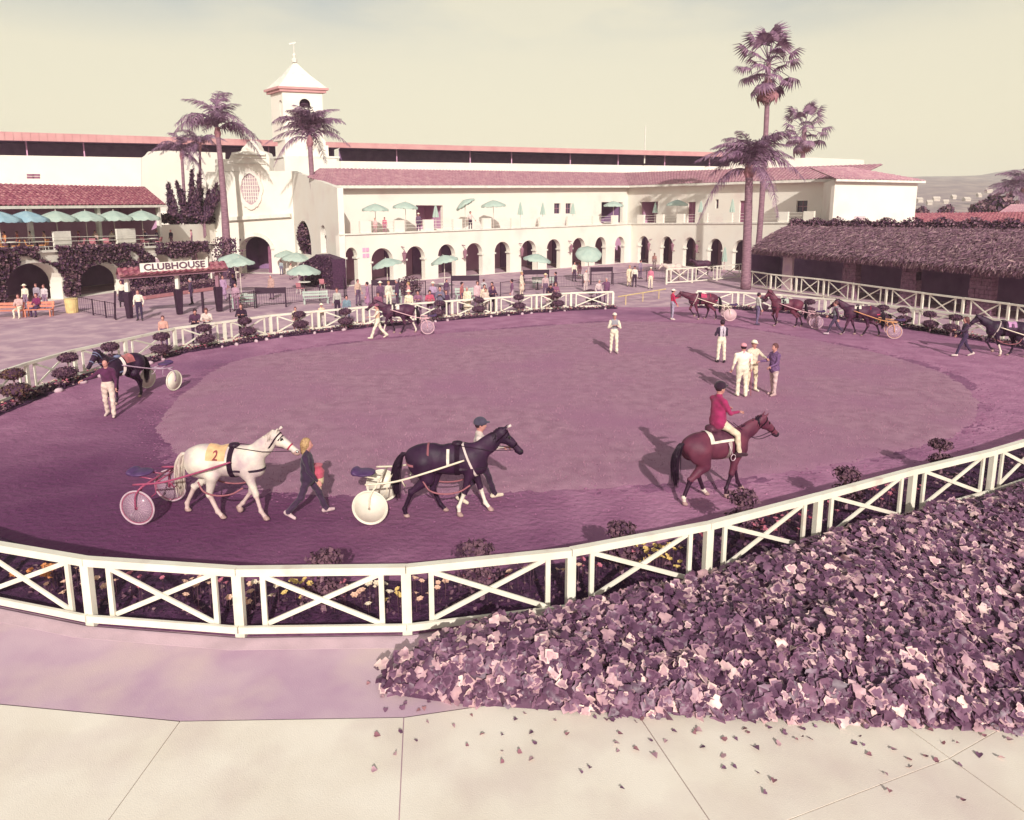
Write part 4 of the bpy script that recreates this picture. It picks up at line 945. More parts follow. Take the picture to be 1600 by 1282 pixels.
# white screens and the plain parapet to the right
for x0, x1, y0, y1 in ((85, 112, 362, 390), (184, 213, 358, 388)):
    a, b = LB.hit(x0, 370, -.3)[0], LB.hit(x1, 370, -.3)[0]; z = LB.hit(x0, y0, -.3)[1]; m = MB(); LB.box(m, a, b, zf(a) + .02, z, -.5, -.35); m.build('screen_panel', mTrim, lb)
PW = LB.shift(-4.2); a, z0 = PW.hit(236, 352); b, z1 = PW.hit(341, 350)
m = MB(); m.prism([PW.pt(a, zf(a) - .1), PW.pt(b, zf(b) - .1), PW.pt(b, z1), PW.pt(a, z0)], -PW.n * .25); m.build('parapet', mWall, lb)
m = MB()
for h in (.35, .7, 1.0): m.tube([LB.pt(0, zf(0) + h, -.15), LB.pt(LB.hit(250, 380)[0], zf(LB.hit(250, 380)[0]) + h, -.15)], .022, 5)
m.build('rail', mTrim, lb)
# ivy over the spandrels: thousands of leaves on the wall face
mIv = [mat('ivy_dark', S(96, 58, 84, .75), S(70, 40, 64, .75), scale=8, rough=.6), mat('ivy_mid', S(132, 92, 104, .75), S(108, 74, 88, .75), scale=8, rough=.6), mat('ivy_pale', S(168, 134, 132, .75), S(140, 104, 112, .75), scale=8, rough=.6)]
def in_open(s, z, ops, g=.12):
    for a, b, zb, zs, r in ops:
        c, h = (a + b) / 2, (b - a) / 2 + g
        if abs(s - c) < h and (z < zs or ((s - c) / h) ** 2 + ((z - zs) / (r + g)) ** 2 < 1): return True
    return False
P_, N_ = [], []
while len(P_) < 15000:
    s_ = random.uniform(0, LB.L); z = random.uniform(.2, zf(s_) + .35)
    x = 800 + LB.pt(s_, z).x / LB.pt(s_, z).y * FPX
    dens = .95 if x < 125 else (.9 if x < 240 else .75)
    if x > 240 and z < 2.3: continue
    if 120 < x < 210 and zf(s_) - 1.2 < z < zf(s_) - .75 and random.random() < .8: continue
    if 340 < x: continue
    nz_ = math.sin(s_ * 1.7) * math.sin(z * 2.3 + s_) + math.sin(s_ * .63 + 1)
    if nz_ < -1.0 or random.random() > dens or in_open(s_, z, opsB): continue
    p = LB.pt(s_, z, .05 + abs(random.gauss(0, .12)) + .1 * max(0, nz_)); P_.append(p); N_.append(LB.n + Vector((0, 0, .35)))
iv = leaf_mesh([tuple(p) for p in P_], [tuple(p) for p in N_], .17, mIv, 'ivy_leaves', lb, 'stuff', weights=[.5, .35, .15])
# low hedge and brick-coloured kerb in front of the right arches
mRedKerb = mat('red_kerb', S(206, 140, 142, .75), scale=3)
HB = Wall(G(222, 468), G(352, 450))
m = MB(); HB.box(m, 0, HB.L, 0, .22, 0, .35); o = m.build('planter_kerb', mRedKerb, tag(empty('planter', HB.P), 'low hedge strip in a red-edged planter below the clubhouse arches', 'planter'))
pl = o.parent
pp = []; 
for i in range(2600): pp.append(tuple(HB.pt(random.uniform(0, HB.L), random.uniform(.1, .75), random.uniform(-1.2, -.05))))
leaf_mesh(pp, [(0, -.5, .8)] * len(pp), .14, mIv, 'hedge_leaves', pl, 'stuff', weights=[.3, .4, .3])
m = MB(); HB.box(m, .05, HB.L - .05, 0, .55, -1.15, -.1); m.build('hedge_mass', mIv[0], pl)
# dark hedge behind it, under the arches
HC2 = Wall(G(205, 462), G(330, 446)); m = MB(); HC2.box(m, 0, HC2.L, 0, 1.5, -1, -.2)
e = tag(empty('hedge', HC2.P), 'dark clipped hedge standing in the shaded arches behind the sign', 'hedge'); m.build('hedge_mass', mIv[0], e)
pp = [tuple(HC2.pt(random.uniform(0, HC2.L), random.uniform(.1, 1.6), random.uniform(-.25, 0))) for i in range(2500)]
leaf_mesh(pp, [tuple(HC2.n)] * len(pp), .15, mIv, 'hedge_leaves', e, 'stuff', weights=[.7, .25, .05])
# ================================================================ clubhouse sign gate
sg = empty('sign_gate', G(240, 496), 0, 'low tiled gateway beam on posts carrying a white lettered sign board', 'gateway')
SGW = Wall(G(203, 497), G(283, 491))
m1, _ = SGW.hit(183, 432), 0
a0, zb0 = SGW.hit(184, 437); a1, zb1 = SGW.hit(352, 421); zb0 = zb1 = (zb0 + zb1) / 2
zb0 = SGW.hit(190, 436)[1]; zb1 = SGW.hit(345, 424)[1]
m = MB(); m.prism([SGW.pt(a0, zb0, -.5), SGW.pt(a1, zb1, -.5), SGW.pt(a1, zb1 + .22, -.5), SGW.pt(a0, zb0 + .22, -.5)], SGW.n * 1.0); m.build('beam', mWood, sg)
m = MB()
tile_roof(m, SGW.pt(a0, zb0 + .22, .75), SGW.pt(a1, zb1 + .22, .75), SGW.pt(a1, zb1 + .6, 0), SGW.pt(a0, zb0 + .6, 0), cw=.3, rl=.4)
tile_roof(m, SGW.pt(a1, zb1 + .22, -.75), SGW.pt(a0, zb0 + .22, -.75), SGW.pt(a0, zb0 + .6, 0), SGW.pt(a1, zb1 + .6, 0), cw=.3, rl=.4); tag(m.build('roof_tiles', mTileR, sg), kind='stuff')
b0, zq = SGW.hit(219, 426, .6); b1, zq1 = SGW.hit(325, 419, .6); hh = SGW.hit(219, 412, .6)[1] - zq
m = MB(); m.prism([SGW.pt(b0, zq, .6), SGW.pt(b1, zq1, .6), SGW.pt(b1, zq1 + hh, .6), SGW.pt(b0, zq + hh, .6)], SGW.n * .08); sgb = m.build('sign_board', mTrim, sg)
mLet = mat('sign_letters', S(120, 84, 100, .7), scale=5)
def text_obj(txt, mtl, parent, name='lettering', size=1.0, ext=.01, align='CENTER', font_bold=False):
    cu = bpy.data.curves.new('t', 'FONT'); cu.body = txt; cu.size = size; cu.extrude = ext; cu.align_x = align; cu.align_y = 'CENTER'; cu.resolution_u = 3
    if font_bold: cu.offset = .02 * size
    t = bpy.data.objects.new('t', cu); COL.objects.link(t); bpy.context.view_layer.update()
    me = bpy.data.meshes.new_from_object(t.evaluated_get(bpy.context.evaluated_depsgraph_get())); bpy.data.objects.remove(t); me.materials.clear(); me.materials.append(mtl)
    me.name = name; o = bpy.data.objects.new(name, me); COL.objects.link(o); o.parent = parent; return o
tt = text_obj('CLUBHOUSE', mLet, sgb, size=hh * 1.02, ext=.02, font_bold=True)
bpy.context.view_layer.update(); wtx = tt.dimensions.x; slope = math.atan2(zq1 - zq, b1 - b0)
xax = (SGW.pt(b1, zq1) - SGW.pt(b0, zq)).normalized(); zax = SGW.n.copy(); yax = zax.cross(xax)
mid = SGW.pt((b0 + b1) / 2, (zq + zq1) / 2 + hh / 2, .70) - Vector(sg.location)
fx = (b1 - b0) * .9 / wtx
tt.matrix_local = Matrix.Translation(mid) @ Matrix((xax * fx, yax, zax)).transposed().to_4x4()
for x, yb in ((203, 497), (281, 491), (343, 487)):
    p = G(x, yb); s_ = SGW.hit(x, yb)[0]; zt = zb0 + (zb1 - zb0) * (s_ - a0) / (a1 - a0); q = SGW.pt(s_, 0)
    m = MB(); m.box((q.x, q.y, zt / 2), (.2, .2, zt)); m.build('post', mTrim if x < 340 else mWood, sg)
    m = MB(); m.lathe((q.x, q.y, 0), ((.2, 0), (.3, 1.45), (.26, 1.55)), 4 if x > 220 else 6); m.build('post_base', mIron, sg)
m = MB(); m.prism([SGW.pt(*SGW.hit(178, 455)), SGW.pt(*SGW.hit(178, 498)), SGW.pt(*SGW.hit(181, 498)), SGW.pt(*SGW.hit(181, 455))], SGW.n * .1); m.build('stile', mIron, sg)
# ================================================================ thatched stable at the right
mTh = [mat('thatch_a', S(178, 138, 146, .72), S(150, 110, 126, .72), scale=5, rough=.95), mat('thatch_b', S(146, 104, 118, .72), S(118, 80, 100, .72), scale=5, rough=.95), mat('thatch_c', S(204, 170, 164, .72), S(170, 130, 140, .72), scale=5, rough=.95)]
oo = outW[-1] - outW[0]
STW = Wall(outW[0] - Vector((-.4, -3.2, 0)), outW[-1] + Vector((3.2, 3.4, 0)))
stb = empty('stable', STW.pt(8, 0), 0, 'low dark stable with rough stone pillars under a shaggy thatched roof', 'stable')
def eav(x, y): s_, z = STW.hit(x, y, .9); return s_, z
sA, zeA = eav(1176, 388); sB, zeB = eav(1600, 422); sB2 = STW.L
zeL = lambda s: zeA + (zeB - zeA) * (s - sA) / (sB - sA)
TK = STW.shift(-4.2); sT0, zT0 = TK.hit(1236, 352); sT1, zT1 = TK.hit(1600, 356)
zrg = lambda s: zT0 + (zT1 - zT0) * (s - sT0) / (sT1 - sT0)
m = MB(); NS = 40
sEnd = STW.L
rows = []
for k in range(NS + 1):
    f = k / NS; se = sA + (sEnd - sA) * f; sr = sT0 + (sEnd - sT0) * f
    pe_ = STW.pt(se, zeL(se), .9); pr_ = TK.pt(sr, zrg(sr)); rows.append([pe_.lerp(pr_, t) + Vector((0, 0, .25 * math.sin(math.pi * t))) for t in [i / 6 for i in range(7)]])
for a, b in zip(rows, rows[1:]):
    for i in range(6): m.quad(a[i], b[i], b[i + 1], a[i + 1])
    m.quad(a[0], a[0] - Vector((0, 0, .28)), b[0] - Vector((0, 0, .28)), b[0]); q0 = a[0] - Vector((0, 0, .28)); q1 = b[0] - Vector((0, 0, .28)); m.quad(q0, q0 - STW.n * 6, q1 - STW.n * 6, q1)
    m.quad(a[6], b[6], b[6] - TK.n * 4 - Vector((0, 0, 1.2)), a[6] - TK.n * 4 - Vector((0, 0, 1.2)))
lf = rows[0]; bk0 = TK.pt(sA, zeA, -3.5)
for i in range(6): m.add([lf[i], lf[i + 1], bk0], [(0, 1, 2)])
m.build('roof', mTh[1], stb)
pp, nn = [], []
dn = (rows[10][0] - rows[10][6]).normalized()
for i in range(34000):
    u = random.random() ** 1.0 * NS; k = min(int(u), NS - 1); t = random.random() * 6; j = min(int(t), 5); fu, ft = u - k, t - j
    p = rows[k][j].lerp(rows[k + 1][j], fu).lerp(rows[k][j + 1].lerp(rows[k + 1][j + 1], fu), ft); pp.append((p.x, p.y, p.z + random.uniform(-.03, .10))); nn.append((STW.n.x * .5, STW.n.y * .5, .85))
tag(leaf_mesh(pp, nn, .075, mTh, 'thatch', stb, 'stuff', elong=6, jit=.22, weights=[.45, .33, .22], shape='blade', down=tuple(dn)))
pp = [tuple(r[0] + Vector((0, 0, -.05)) + (q[0] - r[0]) * random.random()) for r, q in zip(rows, rows[1:]) for _ in range(130)]
leaf_mesh(pp, [tuple(STW.n)] * len(pp), .07, mTh, 'thatch_fringe', stb, 'stuff', elong=6, jit=.2, weights=[.3, .6, .1], shape='blade', down=(0, 0, -1))
# bushy ridge
pp, nn = [], []
for i in range(9000):
    u = random.random() * NS; k = min(int(u), NS - 1); p = rows[k][6].lerp(rows[k + 1][6], u - k); a = random.uniform(0, math.pi); r = random.uniform(.3, 1) * (.62 + .16 * math.sin(u * 1.9))
    d_ = TK.n * math.cos(a) * .9 + Vector((0, 0, math.sin(a))); q = p + d_ * r + Vector((0, 0, -.12)); pp.append(tuple(q)); nn.append(tuple(d_))
leaf_mesh(pp, nn, .15, [mIv[0], mIv[1], mTh[0]], 'ridge_growth', stb, 'stuff', weights=[.4, .4, .2])
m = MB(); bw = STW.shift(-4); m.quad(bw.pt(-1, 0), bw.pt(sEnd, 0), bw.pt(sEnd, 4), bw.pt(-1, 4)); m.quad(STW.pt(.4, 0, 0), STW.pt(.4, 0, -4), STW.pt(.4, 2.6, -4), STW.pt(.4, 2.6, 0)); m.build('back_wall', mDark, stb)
mStone = mat('pillar_stone', S(160, 118, 136, .75), S(132, 92, 112, .75), scale=6, detail=7, bump=.03, bscale=18)
for x, wpx in ((1230, 20), (1328, 24), (1422, 25), (1536, 34)):
    s_, _ = STW.hit(x, 420); hw = wpx / 2 / FPX * STW.pt(s_, 0).y; zt = zeL(s_) - .1
    if x == 1230:
        m = MB(); STW.box(m, s_ - hw, s_ + hw, -.05, zt, -.2, 0); m.build('panel', mPath, stb); continue
    P_ = empty('pillar', (0, 0, 0)); P_.parent = stb
    k = 0; z = 0.0
    while z < zt - .05:                       # rough stones, laid in courses
        h = min(random.uniform(.2, .3), zt - z); a = s_ - hw * (1.15 - .15 * z / zt)
        end = s_ + hw * (1.15 - .15 * z / zt)
        while a < end - .08:
            b = min(a + random.uniform(.24, .42), end); m = MB(); j = random.uniform(0, .06)
            STW.box(m, a + .012, b - .012, z + .01, z + h - .01, -.5, .02 + j)
            o = m.build('stone', mStone, stb); o.parent = P_; a = b
        z += h
    m = MB(); STW.box(m, s_ - hw * .96, s_ + hw * .96, 0, zt, -.48, -.0); o = m.build('mortar', mIv[0], stb); o.parent = P_
# ================================================================ red tiled roof beyond the stable
rt = empty('tiled_roof_building', WY(1500, 345, 78), 0, 'weathered red tile roof of a low building beyond the thatched stable', 'building'); rt.location.z = 0
Y0 = 74
m = MB(); tile_roof(m, WY(1378, 352, Y0), WY(1640, 352, Y0 - 2), WY(1640, 331.5, Y0 + 8), WY(1408, 334, Y0 + 8), cw=.36, rl=.5, h=.1)
tag(m.build('roof_tiles', mTileR, rt), kind='stuff')
m = MB(); a, b = WY(1382, 353, Y0 + .4), WY(1640, 353, Y0 - 1.6); m.quad((a.x, a.y, 0), (b.x, b.y, 0), b, a); m.build('wall', mWall, rt)
m = MB(); tile_roof(m, WY(1560, 333, 92), WY(1640, 331, 92), WY(1640, 318, 98), WY(1580, 320, 98), cw=.4, rl=.5, h=.1); r2 = empty('tiled_roof_building', WY(1590, 345, 94), 0, 'small pinkish tile roof at the right edge beneath the distant palms', 'building'); r2.location.z = 0
tag(m.build('roof_tiles', mTile, r2), kind='stuff'); m = MB(); a, b = WY(1562, 333, 92.4), WY(1640, 331, 92.4); m.quad((a.x, a.y, 0), (b.x, b.y, 0), b, a); m.build('wall', mWall, r2)
# ================================================================ hills
mHill = mat('hill_scrub', S(178, 150, 152, .62), S(150, 118, 130, .62), scale=.02, detail=10, c3=S(208, 182, 170, .62), scale3=.05)
xs = np.linspace(-2500, 2500, 120); ys = np.linspace(700, 1900, 26); V = []; F = []
for j, y in enumerate(ys):
    for i, x in enumerate(xs):
        f = (j / 25); ridge = 112 + 10 * math.sin(x / 260 + 1) + 6 * math.sin(x / 97) + 4 * math.sin(x / 41 + y / 60)
        V.append((x, y, -2 + (ridge + 2) * (f ** .8)))
for j in range(25):
    for i in range(119): F.append((j * 120 + i, j * 120 + i + 1, (j + 1) * 120 + i + 1, (j + 1) * 120 + i))
o = inst('hills', np_mesh('hills', np.array(V, float), np.array(F), None, [mHill])); o['kind'] = 'structure'
# scattered pale houses on the far slope
mFar = mat('far_house', S(236, 220, 204, .7), scale=1)
for i, (x, y) in enumerate(((1452, 318), (1463, 312), (1478, 316), (1436, 314), (1490, 309), (1510, 312), (1545, 299), (1530, 306))):
    p = WY(x, y, 760 + i * 6); m = MB(); w_, d_, h_ = random.uniform(3.5, 7), random.uniform(3, 6), random.uniform(2, 3.4)
    e = empty('far_house', (p.x, p.y, p.z - 2), random.uniform(-.4, .4), 'tiny pale house on the hazy hillside, %s from the left' % ORD[sorted([1452, 1463, 1478, 1436, 1490, 1510, 1545, 1530]).index(x)], 'house', 'houses on the far hillside')
    m.box((0, 0, h_ / 2), (w_, d_, h_)); m.build('wall', mFar, e, local=True)
    m = MB(); m.prism([(-w_ / 2 - .5, -d_ / 2 - .5, h_), (-w_ / 2 - .5, d_ / 2 + .5, h_), (-w_ / 2 - .5, 0, h_ + 2.5)], (w_ + 1, 0, 0)); m.build('roof', mFar, e, local=True)
# ================================================================ palms
mFr = [mat('frond_dark', S(150, 112, 136, .85), S(122, 86, 112, .85), scale=2, rough=.5, trans=.2), mat('frond_light', S(180, 144, 160, .85), S(148, 112, 134, .85), scale=2, rough=.5, trans=.2)]
mDead = mat('frond_dead', S(196, 140, 140, .7), S(160, 108, 118, .7), scale=3)
mTrunk = mat('palm_trunk', S(176, 136, 144, .72), S(140, 102, 116, .72), scale=3, detail=6, bump=.03, bscale=9, stretch=(1, 1, 5))
def frond(L, droop, seed, nl=46, ll=.92):
    """one arching feather frond; leaflets hang from both sides of the rib"""
    rnd = random.Random(seed); m = MB(); P = bez((0, 0, 0), (L * .45, 0, L * (.62 - droop * .25)), (L * .95, 0, L * (.25 - droop)), 14)
    m.tube(P, [.045 * (1 - .8 * i / 13) for i in range(14)], 4)
    for i in range(nl):
        f = .1 + .88 * i / nl; u = f * 13; k = min(int(u), 12); p = P[k].lerp(P[k + 1], u - k); t = (P[k + 1] - P[k]).normalized()
        l = ll * (math.sin(math.pi * min(1, f * .9 + .12)) * .75 + .3)
        for sd_ in (-1, 1):
            d = (Vector((0, sd_, 0)) * rnd.uniform(.5, 1) + t * rnd.uniform(.45, .9) + Vector((0, 0, rnd.uniform(-.9, .05)))).normalized()
            q = p + d * l * .55; e_ = q + (d * .6 + Vector((0, 0, -.75))).normalized() * l * .45; w_ = t * .026
            m.add([p - w_, p + w_, q + w_ * 1.2, q - w_ * 1.2, e_], [(0, 1, 2, 3), (3, 2, 4)], rnd.randrange(2))
    return m.mesh('frond', mFr)
FR = [frond(3.2, d, i) for i, d in enumerate((.15, .35, .6, .9, 1.15))]
def curve_trunk(m, base, top, r0, r1, bend=(0, 0), n=14):
    B = Vector(base); T = Vector(top); mid = (B + T) / 2 + Vector((bend[0], bend[1], 0))
    P = bez(B, mid, T, n); rs = [(r0 + (r1 - r0) * (i / (n - 1)) ** .6) * (1 + .05 * (i % 2)) for i in range(n)]
    m.tube(P, rs, 10)
def feather_palm(base, crown, r0, r1, label, nf=16, sc=1.0, seed=0, bend=(0, 0), up=.0, group=None, skew=0):
    rnd = random.Random(seed); e = empty('palm_tree', base, 0, label, 'palm tree', group)
    m = MB(); curve_trunk(m, base, crown, r0, r1, bend); m.build('trunk', mTrunk, e, smooth=True)
    c = Vector(crown) - Vector(base)
    m = MB(); m.lathe(c + Vector((0, 0, -.5)), ((r1 * 1.05, 0), (r1 * 1.7, .4), (r1 * 1.2, .8), (.05, 1.2)), 8); m.build('crown_shaft', mDead, e, local=True)
    for i in range(nf):
        a = 2 * math.pi * i / nf * 1.0 + rnd.uniform(-.25, .25); k = rnd.choice((0, 1, 1, 2, 2, 3, 3, 4)) if up == 0 else rnd.choice((0, 0, 1, 1, 2, 3))
        inst('frond', FR[k], e, c + Vector((0, 0, .1 * (4 - k))), (rnd.uniform(-.2, .2), (rnd.uniform(-.3, .15) - .12 * (4 - k)) if up == 0 else rnd.uniform(-.95, .1), a), (sc * rnd.uniform(.85, 1.1),) * 3)
    return e
def fan_leaf(seed, n=17, L=1.0, pet=1.55):
    rnd = random.Random(seed); m = MB(); m.tube([(0, 0, 0), (pet * .6, 0, .05), (pet, 0, -.02)], [.035, .025, .02], 4)
    for i in range(n):
        a = -1.75 + 3.5 * i / (n - 1); d = Vector((math.cos(a), math.sin(a), 0)); l = L * (1 - .12 * abs(a)) * rnd.uniform(.88, 1.08); s_ = Vector((-d.y, d.x, 0))
        p = Vector((pet, 0, -.02)); q = p + d * l * .6 + Vector((0, 0, .08 - .12 * abs(a))); t = p + d * l + Vector((0, 0, -.22 - .2 * abs(a) - rnd.uniform(0, .15)))
        m.add([p, q - s_ * l * .085, q + s_ * l * .085, t], [(0, 1, 2), (1, 3, 2)], rnd.randrange(2))
    return m.mesh('fan_leaf', mFr)
FAN = [fan_leaf(i) for i in range(4)]
DEADF = [m_.copy() for m_ in FAN[:2]]
for m_ in DEADF:
    m_.materials.clear(); m_.materials.append(mDead); m_.materials.append(mFr[1])
def fan_palm(base, crown, r0, r1, label, nl=34, sc=1.0, seed=0, bend=(0, 0), dead=8):
    rnd = random.Random(seed); e = empty('fan_palm_tree', base, 0, label, 'palm tree')
    m = MB(); curve_trunk(m, base, crown, r0, r1, bend, 18); m.build('trunk', mTrunk, e, smooth=True)
    c = Vector(crown) - Vector(base)
    for i in range(nl):
        f = i / nl; el = 1.35 - 2.35 * f + rnd.uniform(-.15, .15); a = i * 2.399 + rnd.uniform(-.2, .2)
        inst('leaf', FAN[i % 4], e, c + Vector((0, 0, .25 - .8 * f)), (rnd.uniform(-.3, .3), -el, a), (sc * rnd.uniform(.85, 1.1),) * 3)
    for i in range(dead):
        inst('dead_leaf', DEADF[i % 2], e, c + Vector((0, 0, -.6 - rnd.uniform(0, .5))), (rnd.uniform(-.3, .3), 1.0 + rnd.uniform(0, .45), i * 2.399 + 1), (sc * rnd.uniform(.7, .95),) * 3)
    return e
def at(x, y, p): return Vector((ray(x, y).x / ray(x, y).y * p.y, p.y, ZA(x, y, p)))
b = G(352, 430); b = Vector((b.x, 69, 0)); b = WY(354, 400, 66.5); b.z = 0
feather_palm(b, at(340, 207, b), .5, .2, 'tall feather palm with a leaning trunk left of the entrance doorway', 14, 1.35, 3, (.25, 0), up=1)
# ivy on its foot
pp = [(b.x + random.gauss(0, .5), b.y + random.gauss(0, .4), random.uniform(0, 3.8)) for i in range(900)]
e = empty('creeper', b, 0, 'leafy creeper climbing the foot of the tall palm by the doorway', 'creeper'); leaf_mesh(pp, [(0, -1, .3)] * len(pp), .2, mIv, 'leaves', e, 'stuff', weights=[.6, .3, .1]); m = MB(); m.tube([b, b + Vector((0, 0, 2))], [.7, .55], 7); m.build('stem', mIv[0], e)
b2 = WY(289, 345, 74); zb = 2.9; b2.z = 0
feather_palm(b2, at(284, 243, b2), .2, .14, 'short feather palm leaning left above the terrace parapet', 13, .92, 11)
b3 = WY(310, 345, 75); b3.z = 0
feather_palm(b3, at(312, 228, b3), .17, .12, 'thin feather palm beside the short leaning one above the parapet', 12, .85, 17)
b4 = WY(491, 300, 66); b4.z = 0
feather_palm(b4, at(484, 222, b4), .3, .2, 'bushy feather palm in front of the bell tower', 22, 1.25, 23, up=1)
b5 = G(1165, 452)
feather_palm(b5, at(1171, 268, b5), .42, .28, 'big feather palm standing behind the ring beside the gate fence', 24, 1.28, 31, up=0)
b6 = WY(1184, 380, 66); b6.z = 0
fan_palm(b6, at(1201, 98, b6), .3, .2, 'very tall slender fan palm rising above everything on the right', 30, 1.3, 5, (.3, 0), dead=9)
b7 = WY(1252, 300, 120); b7.z = 0
fan_palm(b7, at(1257, 200, b7), .4, .35, 'shorter fan palm showing above the roof right of the tall one', 26, 1.75, 9, dead=5)
for i, (x, yc, yb, Y, sc, lb_) in enumerate(((1580, 303, 335, 150, 1.5, 'small distant palm left of its pair at the right edge'), (1598, 296, 335, 150, 1.7, 'small distant palm cut by the right edge of the view'))):
    q = WY(x, yb, Y); q.z = 0; feather_palm(q, at(x, yc, q), .4, .3, lb_, 14, sc * 1.1, 40 + i)
# distant bushes
for i, (x, y, r) in enumerate(((1545, 326, 2.0), (1562, 320, 2.6), (1530, 330, 1.7), (1478, 332, 1.3), (1440, 333, 1.1))):
    q = WY(x, y, 130); pp, nn = blob_points((q.x, q.y, q.z), (r, r, r * .8), 500, .5)
    e = empty('bush', (q.x, q.y, 0), 0, 'dull bush beyond the tiled roofs, %s from the right' % ORD[[2, 0, 1, 3, 4][i] if 0 else [1, 0, 2, 3, 4][i]], 'bush', 'bushes beyond the roofs'); leaf_mesh(pp, nn, .6, mIv, 'crown', e, weights=[.4, .4, .2]); m = MB(); m.tube([(0, 0, 0), (0, 0, q.z)], [.2, .1], 5); m.build('trunk', mTrunk, e, local=True)
# dark upright juniper above the parapet: several tapering, twisting plumes
jb = WY(300, 345, 72); jb.z = 0; e = empty('juniper_tree', jb, 0, 'dark spiky juniper with upswept plumes beneath the two small palms', 'tree')
pp, nn = [], []; m = MB()
for x, yt, y0 in ((258, 292, 348), (268, 290, 345), (281, 288, 345), (296, 268, 340), (303, 276, 345), (318, 272, 340), (325, 300, 345), (336, 290, 348), (343, 300, 345), (288, 300, 350), (312, 300, 350), (330, 318, 350), (270, 318, 350)):
    t = at(x, yt, jb); q = at(300 + (x - 300) * .6, y0, jb); q.y += random.uniform(-1, 1); t.y += random.uniform(-1, 1)
    m.tube([q - Vector((0, 0, 1.5)), q, t], [.12, .1, .03], 5)
    for k in range(900):
        f = random.random() ** 1.2; c = q.lerp(t, f); r = .6 * (1 - f) ** .8 + .06; a = random.uniform(0, 6.28); r *= random.uniform(.3, 1)
        c = c + Vector((math.cos(a) * r, math.sin(a) * r, random.uniform(-.2, .2))); pp.append(tuple(c)); nn.append((math.cos(a), math.sin(a), .8))
m.tube([(jb.x, jb.y, 0), (jb.x, jb.y, 3.4)], [.35, .3], 7)
m.build('trunk', mTrunk, e); leaf_mesh(pp, nn, .11, [mIv[0], mIv[0], mIv[1]], 'crown', e, 'stuff', elong=3.4, jit=.35, shape='blade', down=(0, 0, 1))
# low creeper on the parapet top
pp = [tuple(PW.pt(random.uniform(PW.hit(245, 350)[0], PW.hit(338, 350)[0]), 0, random.uniform(-1, .1)) + Vector((0, 0, ZA(290, 346, PW.pt(10, 0)) + random.uniform(-.3, .5)))) for i in range(1600)]
e = empty('creeper', PW.pt(12, 0), 0, 'low dark creeper along the top of the terrace parapet', 'creeper'); leaf_mesh(pp, [(0, -.4, 1)] * len(pp), .22, mIv, 'leaves', e, 'stuff', weights=[.6, .3, .1]); m = MB(); m.bar(PW.pt(PW.hit(250, 350)[0], 3, -.5), PW.pt(PW.hit(335, 350)[0], 3, -.5), .3, .3); m.build('stem', mIv[0], e)
# dark tree seen in the tall arched opening
q = W2.pt(*W2.hit(475.5, 372)) + ray(475.5, 372) * 1.35; q.z = 0; 
pp, nn = blob_points((q.x, q.y, (zTb + zTt) / 2), (.7, .8, (zTt - zTb) / 2 * .98), 2600, .2); e = empty('tree', q, 0, 'dark narrow tree seen through the tall arched opening in the cream wall', 'tree'); leaf_mesh(pp, nn, .17, mIv, 'crown', e, weights=[.5, .35, .15]); m = MB(); m.tube([(0, 0, 0), (0, 0, 4)], [.15, .08], 6); m.build('trunk', mTrunk, e, local=True)
# dark hedge block by the arcade corner
hb = Wall(G(470, 445), G(521, 453)); e = empty('hedge', hb.P, 0, 'dark clipped hedge block against the cream wall left of the arches', 'hedge')
zt = hb.hit(500, 404)[1]; m = MB(); m.prism([hb.pt(0, 0), hb.pt(hb.L, 0), hb.pt(hb.L, zt), hb.pt(hb.L * .55, zt + .3), hb.pt(0, zt - .7)], -hb.n * 1.2); m.build('hedge_mass', mIv[0], e)
pp = [tuple(hb.pt(s_, random.uniform(0, zt + min(.25, -.7 + s_ / hb.L * 1.7)), random.uniform(-.1, .1))) for s_ in [random.uniform(0, hb.L) for _ in range(1500)]]
leaf_mesh(pp, [tuple(hb.n + Vector((0, 0, .4)))] * len(pp), .13, mIv, 'hedge_leaves', e, 'stuff', weights=[.75, .22, .03])
# ================================================================ topiary shrubs in the beds
mTop = [mat('topiary_dark', S(104, 68, 88, .72), S(78, 46, 68, .72), scale=6), mat('topiary_mid', S(138, 100, 108, .72), S(112, 78, 92, .72), scale=6), mat('topiary_brown', S(128, 96, 76, .7), S(98, 66, 62, .7), scale=6)]
def topiary(seed, tiers):
    V = []
    for (x, y, z, r, h) in tiers:
        p, n_ = blob_points((x, y, z), (r, r, h), int(1500 * r), .82); V.append((p, n_))
    return V
def shrub(p, label, sc=1.0, seed=0, group='clipped shrubs in the ring flower beds', n=1.0, mats=None, core=True):
    rnd = random.Random(seed); e = empty('topiary_shrub', p, rnd.uniform(0, 6), label, 'shrub', group)
    dx = rnd.uniform(-.1, .2)
    tiers = [(0, 0, .48 * sc, .42 * sc, .2 * sc), (dx, rnd.uniform(-.1, .1), 1.0 * sc, .33 * sc, .17 * sc)]
    m = MB(); m.tube([(0, 0, -.03), (.05, 0, .45 * sc), (dx, 0, 1.0 * sc)], [.045, .035, .02], 6); m.build('trunk', mTrunk, e, local=True)
    for x, y, z, r, h in tiers:
        P_, N_ = blob_points((x, y, z), (r, r, h), int(620 * n), .8 if core else .3)
        o = leaf_mesh(P_, N_, .055 / n ** .3, mats or mTop[:2], 'crown', e, weights=[.65, .35] if not mats else None, local=True)
        if not core: continue
        m = MB(); m.lathe((x, y, z), [(r * .86 * math.cos(a), h * .86 * math.sin(a)) for a in np.linspace(-1.55, 1.55, 7)], 10); c = m.build('core', mTop[0], o, smooth=True, local=True)
    return e
FS = [(28, 633), (104, 603), (175, 580), (253, 563), (322, 546), (388, 533), (470, 521), (541, 516), (684, 502), (748, 495.5), (811, 490), (872, 486), (925, 480)]
